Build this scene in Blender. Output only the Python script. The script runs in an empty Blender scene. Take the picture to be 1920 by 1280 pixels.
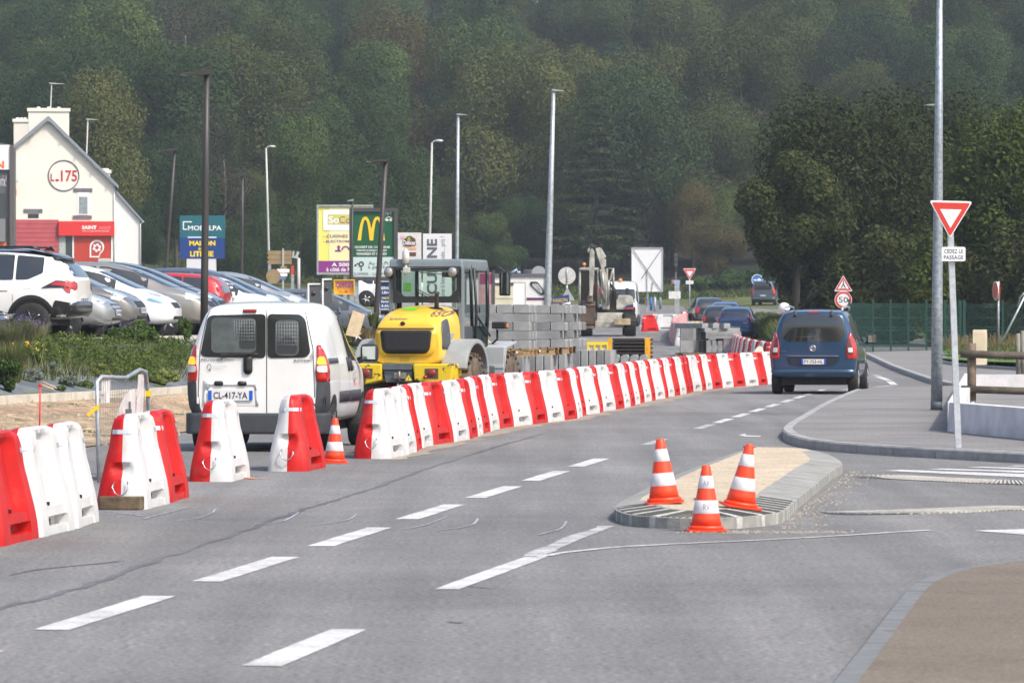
import bpy, bmesh, math, random
import numpy as np
from mathutils import Vector, Matrix
from mathutils.bvhtree import BVHTree
R = math.radians
random.seed(7); rng = np.random.default_rng(7)
scene = bpy.context.scene
col = scene.collection
# ---------------------------------------------------------------- camera, sky, sun, exposure
FPX = 8450.0; CH = 1.61; HY = 598.0
cd = bpy.data.cameras.new('camera'); cam = bpy.data.objects.new('camera', cd); col.objects.link(cam)
cd.sensor_width = 36; cd.lens = FPX * 36 / 1920
cam.location = (0, 0, CH); cam.rotation_euler = (R(90) - math.atan((640 - HY) / FPX), 0, 0)
cd.clip_start = 0.5; cd.clip_end = 4000
cd.dof.use_dof = True; cd.dof.focus_distance = 62; cd.dof.aperture_fstop = 11
scene.camera = cam
SUN_EL, SUN_AZ = 50, 132      # azimuth: degrees clockwise from straight ahead (+Y)
world = bpy.data.worlds.new('World'); scene.world = world; world.use_nodes = True
wn = world.node_tree; bg = wn.nodes['Background']
sky = wn.nodes.new('ShaderNodeTexSky'); sky.sky_type = 'NISHITA'; sky.sun_disc = False
sky.sun_elevation = R(SUN_EL); sky.sun_rotation = R(SUN_AZ); sky.dust_density = 4.0; sky.air_density = 1.0; sky.ozone_density = 1.0
wn.links.new(sky.outputs[0], bg.inputs[0]); bg.inputs[1].default_value = 0.15
sl = bpy.data.lights.new('sun', 'SUN'); sl.energy = 2.4; sl.angle = R(4); sl.color = (1, .95, .87)
so = bpy.data.objects.new('sun', sl); col.objects.link(so)
az = R(SUN_AZ); el = R(SUN_EL)
sd = Vector((math.sin(az) * math.cos(el), math.cos(az) * math.cos(el), math.sin(el)))
so.rotation_euler = sd.to_track_quat('Z', 'Y').to_euler(); so.location = (0, 0, 60)
vs = scene.view_settings; vs.view_transform = 'Standard'; vs.look = 'None'; vs.gamma = 1; vs.exposure = 0.72
scene.cycles.max_bounces = 6; scene.cycles.volume_bounces = 0; scene.cycles.transparent_max_bounces = 12

# ---------------------------------------------------------------- helpers
def P(x, y, Z): return Vector(((x - 960) / FPX * Z, Z, CH + (HY - y) / FPX * Z))
def GP(x, y, e=0.0):
    Z = FPX * (CH - e) / (y - HY); return Vector(((x - 960) / FPX * Z, Z, e))
def ss(a, b, x):
    t = min(1, max(0, (x - a) / (b - a))); return t * t * (3 - 2 * t)
def gz(Z): return float(np.interp(Z, [0, 112, 135, 160, 190, 215, 241, 270, 300, 338, 356, 400, 450, 3000],
                             [0, 0, .1, .32, .65, .95, 1.15, 1.6, 2.05, 2.53, 2.85, 4.3, 6.0, 6.0]))
def Xa(Z): return float(np.interp(Z, [10, 50, 58.9, 65.4, 75, 100, 200, 300], [-11, -6.4, -5.3, -4.8, -4.1, -2.6, -4.5, -6]))
def Xk(Z): return float(np.interp(Z, [10, 55, 66.7, 75.4, 85, 100, 130, 200, 300], [-14, -9.6, -7.58, -5.53, -5.0, -3.9, -4.0, -6, -8]))
def Xp(Z): return float(np.interp(Z, [10, 60, 80, 88.8, 100, 130, 160, 200, 300], [-18, -12.2, -8.7, -7.7, -6.7, -5.6, -5.7, -7.2, -10]))
def hill(X, Z):
    return 48 * ss(370, 800, Z + 30 * math.sin(X * .02 + 1)) + 7 * ss(0, 80, abs(X - 5)) * ss(300, 420, Z)
def terrain(X, Z):
    b = gz(Z); a, k, p = Xa(Z), Xk(Z), Xp(Z)
    if X < a:
        if X > k: r = .32 * ss(0, 1, (a - X) / (a - k))
        elif X > p: r = .34 + .8 * ss(0, 1, (k - X) / (k - p))
        else: r = 1.2
        fade = 1 - ss(230, 300, Z)*.3
        b += r * fade + 2.0 * ss(150, 300, Z) * ss(8, 30, p - X)
    return b + hill(X, Z)
MATS = {}
def M(name, c, rough=.6, metal=0, coat=0, ns=0, na=.25, bump=0, bs=None, spec=.5, emit=0, c2=None):
    if name in MATS: return MATS[name]
    m = bpy.data.materials.new(name); m.use_nodes = True; nt = m.node_tree; b = nt.nodes['Principled BSDF']
    b.inputs['Base Color'].default_value = (*c, 1); b.inputs['Roughness'].default_value = rough
    b.inputs['Metallic'].default_value = metal; b.inputs['Coat Weight'].default_value = coat
    b.inputs['Specular IOR Level'].default_value = spec
    if emit: b.inputs['Emission Color'].default_value = (*c, 1); b.inputs['Emission Strength'].default_value = emit
    if ns or bump:
        tc = nt.nodes.new('ShaderNodeTexCoord'); n = nt.nodes.new('ShaderNodeTexNoise')
        n.inputs['Scale'].default_value = ns or 8; n.inputs['Detail'].default_value = 6; n.inputs['Roughness'].default_value = .65
        nt.links.new(tc.outputs['Object'], n.inputs['Vector'])
        if ns:
            cr = nt.nodes.new('ShaderNodeValToRGB'); lo = c2 if c2 else tuple(v * (1 - na) for v in c); hi = c if c2 else tuple(min(1, v * (1 + na * .6)) for v in c)
            cr.color_ramp.elements[0].position = .35; cr.color_ramp.elements[1].position = .65
            cr.color_ramp.elements[0].color = (*lo, 1); cr.color_ramp.elements[1].color = (*hi, 1)
            nt.links.new(n.outputs['Fac'], cr.inputs[0]); nt.links.new(cr.outputs[0], b.inputs['Base Color'])
        if bump:
            n2 = n
            if bs:
                n2 = nt.nodes.new('ShaderNodeTexNoise'); n2.inputs['Scale'].default_value = bs; n2.inputs['Detail'].default_value = 4
                nt.links.new(tc.outputs['Object'], n2.inputs['Vector'])
            bp = nt.nodes.new('ShaderNodeBump'); bp.inputs['Strength'].default_value = 1; bp.inputs['Distance'].default_value = bump
            nt.links.new(n2.outputs['Fac'], bp.inputs['Height']); nt.links.new(bp.outputs[0], b.inputs['Normal'])
    MATS[name] = m; return m
def ground_mat(name, c, big=.35, bigs=.15, fine=.35, fines=25, speck=None, streak=0, rough=.9, bump=.004, warm=None):
    """world-space ground surface: large blotches, aggregate grain, optional streaks along Y"""
    m = bpy.data.materials.new(name); m.use_nodes = True; nt = m.node_tree; L = nt.links.new; b = nt.nodes['Principled BSDF']
    b.inputs['Roughness'].default_value = rough; b.inputs['Specular IOR Level'].default_value = .3
    g = nt.nodes.new('ShaderNodeNewGeometry')
    def noise(scale, det=5, vec=None, ro=.6):
        n = nt.nodes.new('ShaderNodeTexNoise'); n.inputs['Scale'].default_value = scale; n.inputs['Detail'].default_value = det; n.inputs['Roughness'].default_value = ro
        L(vec or g.outputs['Position'], n.inputs['Vector']); return n.outputs['Fac']
    def rng_(src, lo, hi, a=.3, bb=.7):
        r = nt.nodes.new('ShaderNodeMapRange'); r.inputs[1].default_value = a; r.inputs[2].default_value = bb; r.inputs[3].default_value = lo; r.inputs[4].default_value = hi
        L(src, r.inputs[0]); return r.outputs[0]
    def mul(a, bb):
        n = nt.nodes.new('ShaderNodeMath'); n.operation = 'MULTIPLY'; L(a, n.inputs[0]); L(bb, n.inputs[1]); return n.outputs[0]
    f = mul(rng_(noise(bigs, 4), 1 - big, 1 + big * .6), rng_(noise(fines, 3, ro=.8), 1 - fine, 1 + fine))
    f = mul(f, rng_(noise(1.7, 6, ro=.7), 1 - big * .5, 1 + big * .4))
    if streak:
        mp = nt.nodes.new('ShaderNodeMapping'); mp.inputs['Rotation'].default_value = (0, 0, R(6.8)); mp.inputs['Scale'].default_value = (1.6, .06, 1)
        L(g.outputs['Position'], mp.inputs['Vector']); f = mul(f, rng_(noise(1.0, 4, mp.outputs[0]), 1 - streak, 1 + streak * .7))
    mx = nt.nodes.new('ShaderNodeMix'); mx.data_type = 'RGBA'; mx.blend_type = 'MULTIPLY'; mx.inputs[0].default_value = 1
    mx.inputs[6].default_value = (*c, 1)
    cb = nt.nodes.new('ShaderNodeCombineColor'); [L(f, cb.inputs[i]) for i in range(3)]; L(cb.outputs[0], mx.inputs[7])
    outc = mx.outputs[2]
    if warm:
        m2 = nt.nodes.new('ShaderNodeMix'); m2.data_type = 'RGBA'; L(rng_(noise(.6, 5, ro=.7), 0, 1, .48, .62), m2.inputs[0]); L(outc, m2.inputs[6]); m2.inputs[7].default_value = (*warm, 1); outc = m2.outputs[2]
    if speck:
        m3 = nt.nodes.new('ShaderNodeMix'); m3.data_type = 'RGBA'; L(rng_(noise(60, 2, ro=.5), 0, 1, .63, .68), m3.inputs[0]); L(outc, m3.inputs[6]); m3.inputs[7].default_value = (*speck, 1); outc = m3.outputs[2]
    L(outc, b.inputs['Base Color'])
    bp = nt.nodes.new('ShaderNodeBump'); bp.inputs['Distance'].default_value = bump; L(noise(fines * 1.3, 3), bp.inputs['Height']); L(bp.outputs[0], b.inputs['Normal'])
    MATS[name] = m; return m
def leaf_mat(name, a, b_, c_, sc=.35, trans=.25):
    m = bpy.data.materials.new(name); m.use_nodes = True; nt = m.node_tree; L = nt.links.new; b = nt.nodes['Principled BSDF']
    g = nt.nodes.new('ShaderNodeNewGeometry'); oi = nt.nodes.new('ShaderNodeObjectInfo')
    n = nt.nodes.new('ShaderNodeTexNoise'); n.inputs['Scale'].default_value = sc; n.inputs['Detail'].default_value = 3; L(g.outputs['Position'], n.inputs['Vector'])
    ad = nt.nodes.new('ShaderNodeMath'); ad.operation = 'MULTIPLY_ADD'; L(g.outputs['Random Per Island'], ad.inputs[0]); ad.inputs[1].default_value = .30; L(n.outputs['Fac'], ad.inputs[2])
    ad2 = nt.nodes.new('ShaderNodeMath'); ad2.operation = 'MULTIPLY_ADD'; L(oi.outputs['Random'], ad2.inputs[0]); ad2.inputs[1].default_value = .45; L(ad.outputs[0], ad2.inputs[2])
    cr = nt.nodes.new('ShaderNodeValToRGB'); e = cr.color_ramp.elements; e[0].position = .45; e[0].color = (*a, 1); e[1].position = 1.25 if False else 1.0; e[1].color = (*c_, 1)
    k = e.new(.75); k.color = (*b_, 1)
    sb = nt.nodes.new('ShaderNodeMath'); sb.operation = 'MULTIPLY_ADD'; L(ad2.outputs[0], sb.inputs[0]); sb.inputs[1].default_value = .9; sb.inputs[2].default_value = -.08; L(sb.outputs[0], cr.inputs[0])
    L(cr.outputs[0], b.inputs['Base Color']); b.inputs['Roughness'].default_value = .75; b.inputs['Specular IOR Level'].default_value = .15
    tr = nt.nodes.new('ShaderNodeBsdfTranslucent'); L(cr.outputs[0], tr.inputs[0]); mx = nt.nodes.new('ShaderNodeMixShader'); mx.inputs[0].default_value = trans
    L(b.outputs[0], mx.inputs[1]); L(tr.outputs[0], mx.inputs[2]); L(mx.outputs[0], nt.nodes['Material Output'].inputs[0])
    MATS[name] = m; return m
def glass_mat(name, tint, refl=.12):
    m = bpy.data.materials.new(name); m.use_nodes = True; nt = m.node_tree; L = nt.links.new
    t = nt.nodes.new('ShaderNodeBsdfTransparent'); t.inputs[0].default_value = (*tint, 1)
    gl = nt.nodes.new('ShaderNodeBsdfGlossy'); gl.inputs['Roughness'].default_value = .03
    mx = nt.nodes.new('ShaderNodeMixShader'); mx.inputs[0].default_value = refl
    L(t.outputs[0], mx.inputs[1]); L(gl.outputs[0], mx.inputs[2]); L(mx.outputs[0], nt.nodes['Material Output'].inputs[0]); MATS[name] = m; return m

TMP = bpy.data.scenes.new('tmp')      # small side scene to evaluate modifiers and text quickly
def evalmesh(o):
    TMP.collection.objects.link(o); vl = TMP.view_layers[0]; vl.update(); dg = vl.depsgraph; dg.update()
    me = bpy.data.meshes.new_from_object(o.evaluated_get(dg)); bpy.data.objects.remove(o); return me
# ---- object helpers
def tag(o, label=None, cat=None, group=None, kind=None):
    if label: o['label'] = label
    if cat: o['category'] = cat
    if group: o['group'] = group
    if kind: o['kind'] = kind
    return o
def thing(name, loc, rz, label, cat, group=None):
    o = bpy.data.objects.new(name, None); col.objects.link(o); o.location = loc; o.rotation_euler = (0, 0, rz); o.empty_display_size = .2
    return tag(o, label, cat, group)
def link(name, me, parent=None):
    o = bpy.data.objects.new(name, me); col.objects.link(o)
    if parent: o.parent = parent
    return o
def copy_tree(o, parent=None):
    c = o.copy(); col.objects.link(c); c.parent = parent
    if parent: c.matrix_parent_inverse = o.matrix_parent_inverse.copy()
    for ch in CH_OF(o): copy_tree(ch, c)
    return c
def CH_OF(o): return [x for x in col.objects if x.parent == o]
class MB:
    """collects shapes into one mesh"""
    def __init__(s): s.v = []; s.f = []; s.m = []; s.mi = 0; s.sm = []; s.T = None
    def add(s, vs, fs, smooth=False):
        n = len(s.v)
        if s.T is not None: vs = [tuple(s.T @ Vector(p)) for p in vs]
        s.v += [tuple(p) for p in vs]; s.f += [tuple(n + i for i in f) for f in fs]; s.m += [s.mi] * len(fs); s.sm += [smooth] * len(fs); return s
    def box(s, c, d, rz=0, bev=0, rx=0, ry=0):
        hx, hy, hz = d[0] / 2, d[1] / 2, d[2] / 2
        Rm = Matrix.Rotation(rz, 3, 'Z') @ Matrix.Rotation(ry, 3, 'Y') @ Matrix.Rotation(rx, 3, 'X')
        if bev <= 0:
            vs = [Vector((x * hx, y * hy, z * hz)) for x in (-1, 1) for y in (-1, 1) for z in (-1, 1)]
            fs = [(0, 1, 3, 2), (4, 6, 7, 5), (0, 4, 5, 1), (2, 3, 7, 6), (0, 2, 6, 4), (1, 5, 7, 3)]
        else:
            bm = bmesh.new(); bmesh.ops.create_cube(bm, size=1)
            for v in bm.verts: v.co = Vector((v.co.x * d[0], v.co.y * d[1], v.co.z * d[2]))
            bmesh.ops.bevel(bm, geom=bm.edges[:], offset=min(bev, min(d) * .45), segments=2, affect='EDGES', profile=.6)
            bm.verts.index_update(); vs = [v.co.copy() for v in bm.verts]; fs = [tuple(v.index for v in f.verts) for f in bm.faces]; bm.free()
        c = Vector(c); return s.add([c + Rm @ v for v in vs], fs)
    def tube(s, pts, r, n=10, cap=True, smooth=True):
        pts = [Vector(p) for p in pts]; rs = r if isinstance(r, (list, tuple)) else [r] * len(pts); vs = []; fs = []; up = None
        for i, p in enumerate(pts):
            d = (pts[min(i + 1, len(pts) - 1)] - pts[max(i - 1, 0)]).normalized()
            if up is None: up = Vector((0, 0, 1)) if abs(d.z) < .9 else Vector((0, 1, 0))
            a = d.cross(up).normalized(); b = a.cross(d).normalized(); up = b
            vs += [p + (a * math.cos(2 * math.pi * k / n) + b * math.sin(2 * math.pi * k / n)) * rs[i] for k in range(n)]
        for i in range(len(pts) - 1):
            fs += [(i * n + k, i * n + (k + 1) % n, (i + 1) * n + (k + 1) % n, (i + 1) * n + k) for k in range(n)]
        s.add(vs, fs, smooth)
        if cap:
            m = len(s.v) - len(vs); s.f += [tuple(m + k for k in range(n))[::-1], tuple(m + (len(pts) - 1) * n + k for k in range(n))]; s.m += [s.mi] * 2; s.sm += [False] * 2
        return s
    def lathe(s, prof, n=24, c=(0, 0, 0), axis='z', smooth=True):
        vs = []; fs = []; c = Vector(c)
        for (r, h) in prof:
            for k in range(n):
                a = 2 * math.pi * k / n; x, y = r * math.cos(a), r * math.sin(a)
                p = (x, y, h) if axis == 'z' else ((x, h, y) if axis == 'y' else (h, x, y)); vs.append(c + Vector(p))
        for i in range(len(prof) - 1):
            fs += [(i * n + k, i * n + (k + 1) % n, (i + 1) * n + (k + 1) % n, (i + 1) * n + k) for k in range(n)]
        if prof[0][0] > 1e-4: fs.append(tuple(range(n))[::-1])
        if prof[-1][0] > 1e-4: fs.append(tuple((len(prof) - 1) * n + k for k in range(n)))
        return s.add(vs, fs, smooth)
    def prism(s, poly, t0, t1, axis='y', smooth=False):
        """poly 2D list; axis y: poly=(x,z); x: poly=(y,z); z: poly=(x,y)"""
        n = len(poly)
        def q(p, t): return (p[0], t, p[1]) if axis == 'y' else ((t, p[0], p[1]) if axis == 'x' else (p[0], p[1], t))
        vs = [q(p, t0) for p in poly] + [q(p, t1) for p in poly]
        fs = [tuple(range(n)), tuple(range(2 * n - 1, n - 1, -1))] + [(i, i + n, (i + 1) % n + n, (i + 1) % n) for i in range(n)]
        return s.add(vs, fs, smooth)
    def build(s, name, mat, parent=None, fix=True, bevel=0):
        me = bpy.data.meshes.new(name); me.from_pydata([tuple(v) for v in s.v], [], s.f)
        for m in (mat if isinstance(mat, (list, tuple)) else [mat]): me.materials.append(m)
        me.polygons.foreach_set('material_index', s.m); me.polygons.foreach_set('use_smooth', s.sm)
        if fix:
            bm = bmesh.new(); bm.from_mesh(me); bmesh.ops.recalc_face_normals(bm, faces=bm.faces[:])
            if bevel: bmesh.ops.bevel(bm, geom=[e for e in bm.edges if len(e.link_faces) == 2 and e.calc_face_angle(0) > .5], offset=bevel, segments=2, affect='EDGES', profile=.6)
            bm.to_mesh(me); bm.free()
        me.update(); return link(name, me, parent)
def np_mesh(name, V, Fq, mat, smooth=False):
    V = np.asarray(V, dtype=np.float32).reshape(-1, 3); Fq = np.asarray(Fq, dtype=np.int32); k = Fq.shape[1]
    me = bpy.data.meshes.new(name); me.vertices.add(len(V)); me.vertices.foreach_set('co', V.ravel())
    me.loops.add(Fq.size); me.loops.foreach_set('vertex_index', Fq.ravel())
    me.polygons.add(len(Fq)); me.polygons.foreach_set('loop_start', np.arange(0, Fq.size, k, dtype=np.int32))
    me.polygons.foreach_set('loop_total', np.full(len(Fq), k, dtype=np.int32)); me.polygons.foreach_set('use_smooth', np.full(len(Fq), smooth))
    me.materials.append(mat); me.update(calc_edges=True); return me
def text_mesh(body, w=None, h=None, depth=.002, bold=0.0, name='lettering', spacing=1.0):
    """mesh of lettering in the XY plane, centred, fitted to width w / height h"""
    cu = bpy.data.curves.new(name, 'FONT'); cu.body = body; cu.size = 1; cu.extrude = .0; cu.offset = bold; cu.align_x = 'CENTER'; cu.space_character = spacing; cu.resolution_u = 3
    o = bpy.data.objects.new('t', cu); me = evalmesh(o); bpy.data.curves.remove(cu)
    n = len(me.vertices); a = np.empty(n * 3); me.vertices.foreach_get('co', a); a = a.reshape(-1, 3)
    mn, mx = a.min(0), a.max(0); a -= (mn + mx) / 2
    sx = (w / (mx[0] - mn[0])) if w else None; sy = (h / (mx[1] - mn[1])) if h else None
    if sx is None: sx = sy
    if sy is None: sy = sx
    a[:, 0] *= sx; a[:, 1] *= sy; me.vertices.foreach_set('co', a.ravel()); me.update(); me.name = name; return me
def text(body, c, parent, mat, w=None, h=None, face='-y', bold=.0, rz=0, roll=0, name='lettering', spacing=1.0):
    """lettering lying in a vertical plane. face '-y': readable from -y; others by rz"""
    me = text_mesh(body, w, h, bold=bold, name=name, spacing=spacing); me.materials.append(mat)
    Mx = Matrix.Translation(Vector(c)) @ Matrix.Rotation(rz, 4, 'Z') @ Matrix.Rotation(R(90), 4, 'X') @ Matrix.Rotation(roll, 4, 'Z')
    me.transform(Mx); return link(name, me, parent)
def disc(n, r, c=(0, 0)): return [(c[0] + r * math.cos(2 * math.pi * k / n), c[1] + r * math.sin(2 * math.pi * k / n)) for k in range(n)]
def rrect(x0, y0, x1, y1, r, n=4):
    pts = []
    for cx, cy, a0 in ((x1 - r, y1 - r, 0), (x0 + r, y1 - r, 90), (x0 + r, y0 + r, 180), (x1 - r, y0 + r, 270)):
        pts += [(cx + r * math.cos(R(a0 + 90 * k / n)), cy + r * math.sin(R(a0 + 90 * k / n))) for k in range(n + 1)]
    return pts
def rpoly(pts, r, n=3):
    out = []; N = len(pts)
    for i in range(N):
        p = Vector(pts[i]); a = (Vector(pts[i - 1]) - p); b = (Vector(pts[(i + 1) % N]) - p); rr = min(r, a.length * .45, b.length * .45)
        a = p + a.normalized() * rr; b = p + b.normalized() * rr
        for k in range(n + 1):
            t = k / n; out.append(tuple((1 - t) ** 2 * a + 2 * t * (1 - t) * p + t * t * b))
    return out
ORD = 'first second third fourth fifth sixth seventh eighth ninth tenth eleventh twelfth thirteenth fourteenth fifteenth sixteenth seventeenth eighteenth nineteenth twentieth'.split()
def ordn(i):
    if i <= 20: return ORD[i - 1]
    t = {2: 'twenty', 3: 'thirty', 4: 'forty'}[i // 10]
    return t[:-1] + 'ieth' if i % 10 == 0 else t + '-' + ORD[i % 10 - 1]

# ---- common materials
WHITE = M('white_paint', (.78, .78, .76), .45); BLACK = M('black_plastic', (.02, .02, .022), .5); RUB = M('tyre_rubber', (.018, .018, .018), .8, ns=6, na=.3)
GALV = M('galvanised_steel', (.42, .45, .47), .45, .6, ns=9, na=.25); DKMET = M('dark_brown_metal', (.045, .04, .037), .5, .2)
CHROME = M('chrome', (.7, .7, .7), .12, 1); ALU = M('alloy_rim', (.5, .51, .52), .3, .8)
DGLASS = M('car_glass', (.012, .016, .018), .06, 0, 1, spec=.8); REDL = M('red_lens', (.42, .008, .008), .15, 0, 1); CLRL = M('clear_lens', (.55, .57, .58), .12, 0, 1)
ORL = M('orange_lens', (.8, .22, .02), .2, 0, 1); REFL = M('reflective_tape', (.55, .58, .62), .3, .3)
# ================================================================ ground, roads, pavements
ZS = sorted(set([8, 14] + list(np.arange(20, 130, 1.5)) + list(np.arange(130, 360, 4)) + list(np.arange(360, 1000, 15)) + [1100, 1400]))
def sheet(name, zs, xl, xr, nx, off, mat, jitter=0, kind='structure', hf=None):
    V = []; Fq = []; zs = list(zs)
    for Z in zs:
        a, b = xl(Z), xr(Z)
        for i in range(nx + 1):
            X = a + (b - a) * i / nx; V.append((X, Z, (hf or terrain)(X, Z) + off + (random.uniform(-jitter, jitter) if 0 < i < nx else 0)))
    for j in range(len(zs) - 1):
        for i in range(nx): Fq.append((j * (nx + 1) + i, j * (nx + 1) + i + 1, (j + 1) * (nx + 1) + i + 1, (j + 1) * (nx + 1) + i))
    me = np_mesh(name, V, Fq, mat, True); o = link(name, me); tag(o, kind=kind); return o
ASPH = ground_mat('asphalt', (.172, .170, .168), big=.22, bigs=.16, fine=.6, fines=26, streak=.2)
ASPH2 = ground_mat('pavement_asphalt', (.195, .19, .185), big=.22, bigs=.4, fine=.5, fines=26)
ASPHP = ground_mat('parking_asphalt', (.13, .13, .135), big=.15, fine=.2)
DIRT = ground_mat('dirt', (.34, .255, .165), big=.35, bigs=.5, fine=.55, fines=9, bump=.03, warm=(.20, .15, .10), speck=(.5, .43, .34))
GRASS = ground_mat('grass_ground', (.075, .10, .028), big=.35, bigs=.3, fine=.45, fines=18, bump=.02, warm=(.14, .125, .05))
CLOTH = ground_mat('weed_cloth', (.13, .15, .16), big=.4, bigs=1.5, fine=.2, fines=8, bump=.03)
SAND = ground_mat('sand_gravel', (.46, .385, .285), big=.16, bigs=1, fine=.55, fines=34, bump=.01, speck=(.3, .24, .18))
CONC = M('concrete_kerb', (.30, .30, .29), .85, ns=5, na=.22, bump=.004, bs=40)
CONCL = M('pale_concrete', (.50, .46, .39), .85, ns=3, na=.2, bump=.004, bs=40)
BROWN = ground_mat('brown_resin_pavement', (.155, .130, .102), big=.2, bigs=.6, fine=.4, fines=42, bump=.004, speck=(.26, .225, .18))
LINE = ground_mat('road_paint', (.50, .50, .50), big=.35, bigs=2.5, fine=.4, fines=30, bump=.001)
LINEW = ground_mat('worn_road_paint', (.38, .38, .39), big=.5, bigs=4, fine=.4, fines=20, bump=.001)
TAR = ground_mat('tar_seam', (.118, .121, .13), big=.3, fine=.3, bump=.001)
CHALK = ground_mat('chalk', (.33, .36, .41), big=.4, bigs=3, fine=.4, fines=30)
xs_w = lambda s: (lambda Z: s * (30 + .30 * Z))
def gh(X, Z): return terrain(X, Z) - (.05 if X > Xa(Z) and Z < 357 else 0)
def ground():
    V = []; Fq = []; xs = None; NX = 110
    for Z in ZS:
        w = 30 + .30 * Z
        for i in range(NX + 1):
            u = -1 + 2 * i / NX; X = w * (u * .35 + .65 * u ** 3)
            V.append((X, Z, gh(X, Z)))
    n = NX + 1
    for j in range(len(ZS) - 1):
        for i in range(NX): Fq.append((j * n + i, j * n + i + 1, (j + 1) * n + i + 1, (j + 1) * n + i))
    cut = sum(1 for z in ZS if z <= 372); V = np.array(V); Fq = np.array(Fq); a = Fq[:(cut - 1) * NX]; b = Fq[(cut - 1) * NX:]
    tag(link('ground', np_mesh('ground', V[:cut * n], a, GRASS, True)), kind='structure')
    tag(link('hill', np_mesh('hill', V[(cut - 1) * n:], b - (cut - 1) * n, ground_mat('forest_floor', (.02, .024, .012), big=.4, bigs=.05, fine=.3, fines=2), True)), kind='structure')
ground()
flat = lambda X, Z: gz(Z)
zr = [z for z in ZS if z <= 346] + [352]
sheet('road', zr, Xa, lambda Z: 14 + .22 * Z, 24, .0, ASPH, hf=flat)
sheet('dirt_verge', np.arange(30, 112, .35), lambda Z: Xk(Z) - .02, lambda Z: Xa(Z) + .25, 16, .014, DIRT, jitter=.035)
sheet('planted_bank', np.arange(52, 112, .8), lambda Z: Xp(Z), lambda Z: Xk(Z), 9, .012, CLOTH, jitter=.02)
sheet('parking_lot', [30, 50, 60] + list(np.arange(70, 300, 5)), lambda Z: Xp(Z) - 14 - .16 * Z, lambda Z: Xp(Z) - .15, 12, .02, ASPHP)
# dusty sand round the work area
def blob_sheet(name, pts, e, mat, z=None, kind='structure'):
    me = bpy.data.meshes.new(name); bm = bmesh.new()
    vs = [bm.verts.new((p[0], p[1], (gz(p[1]) if z is None else z) + e)) for p in pts]; f = bm.faces.new(vs)
    if f.normal.z < 0: f.normal_flip()
    bmesh.ops.triangulate(bm, faces=bm.faces[:]); bm.to_mesh(me); bm.free(); me.materials.append(mat); return tag(link(name, me), kind=kind)
def wob(pts, amp, n=6):
    out = []
    for i in range(len(pts)):
        a = Vector(pts[i]).to_2d(); b = Vector(pts[(i + 1) % len(pts)]).to_2d()
        for k in range(n):
            p = a.lerp(b, k / n); out.append((p.x + random.uniform(-amp, amp) * .35, p.y + random.uniform(-amp, amp)))
    return out
DUST = ground_mat('dusty_asphalt', (.27, .235, .19), big=.3, bigs=.6, fine=.4, fines=30)
blob_sheet('dust', wob([(-2.3, 100), (3.2, 101), (6, 108), (6.3, 120), (3, 122), (-1.5, 118)], .9), .005, DUST)
blob_sheet('dust', wob([(-2.3, 182), (5.2, 181), (4.4, 196), (-2.0, 198)], 1.5), .012, DUST)

def extr(name, pts, z0, z1, mats, side_mat=1, kind='structure', bevel=.0):
    """slab from world XY outline with top material 0 and side material 1"""
    mb = MB(); n = len(pts)
    mb.add([(p[0], p[1], z1) for p in pts], [tuple(range(n))]); mb.mi = side_mat
    mb.add([(p[0], p[1], z0) for p in pts] + [(p[0], p[1], z1) for p in pts], [(i, (i + 1) % n, (i + 1) % n + n, i + n) for i in range(n)])
    o = mb.build(name, mats, fix=True); 
    bm = bmesh.new(); bm.from_mesh(o.data); bmesh.ops.remove_doubles(bm, verts=bm.verts[:], dist=1e-4); bmesh.ops.recalc_face_normals(bm, faces=bm.faces[:]); bmesh.ops.triangulate(bm, faces=[f for f in bm.faces if len(f.verts) > 4]); bm.to_mesh(o.data); bm.free()
    return tag(o, kind=kind)
def smooth_path(pts, n=5, closed=False):
    out = []; N = len(pts); pts = [Vector(p).to_2d() for p in pts]
    for i in range(N - (0 if closed else 1)):
        p0, p1, p2, p3 = pts[(i - 1) % N if closed else max(i - 1, 0)], pts[i], pts[(i + 1) % N], pts[(i + 2) % N if closed else min(i + 2, N - 1)]
        for k in range(n):
            t = k / n; out.append(.5 * ((2 * p1) + (-p0 + p2) * t + (2 * p0 - 5 * p1 + 4 * p2 - p3) * t * t + (-p0 + 3 * p1 - 3 * p2 + p3) * t ** 3))
    if not closed: out.append(pts[-1])
    return out
def offset_path(pts, d):
    out = []
    for i, p in enumerate(pts):
        t = (pts[min(i + 1, len(pts) - 1)] - pts[max(i - 1, 0)]).normalized(); out.append(p + Vector((-t.y, t.x)) * d)
    return out
def kerb_run(name, path, w, z0, z1, d, seg=1.0):
    """row of kerb stones along path; d=+1 stones lie to the left of the path"""
    # resample
    pts = [Vector(p) for p in path]; acc = [0]
    for i in range(1, len(pts)): acc.append(acc[-1] + (pts[i] - pts[i - 1]).length)
    def at(s): 
        return Vector((np.interp(s, acc, [p.x for p in pts]), np.interp(s, acc, [p.y for p in pts])))
    n = max(1, int(acc[-1] / seg)); mb = MB()
    for k in range(n):
        a, b = at(acc[-1] * k / n), at(acc[-1] * (k + 1) / n); t = (b - a); g = .008 * t.normalized(); a = a + g; b = b - g; nn = Vector((-t.y, t.x)).normalized() * w * d
        c = .02; top = z1 + random.uniform(-.003, .003); q = nn.normalized() * c
        sec = [(0, z0), (0, top - c), (c, top), (w, top), (w, z0)]
        vs = [(*(a + nn.normalized() * s), z) for s, z in sec] + [(*(b + nn.normalized() * s), z) for s, z in sec]
        mb.add(vs, [(0, 1, 2, 3, 4), (9, 8, 7, 6, 5)] + [(i, i + 5, (i + 1) % 5 + 5, (i + 1) % 5) for i in range(5)])
    return mb
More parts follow.
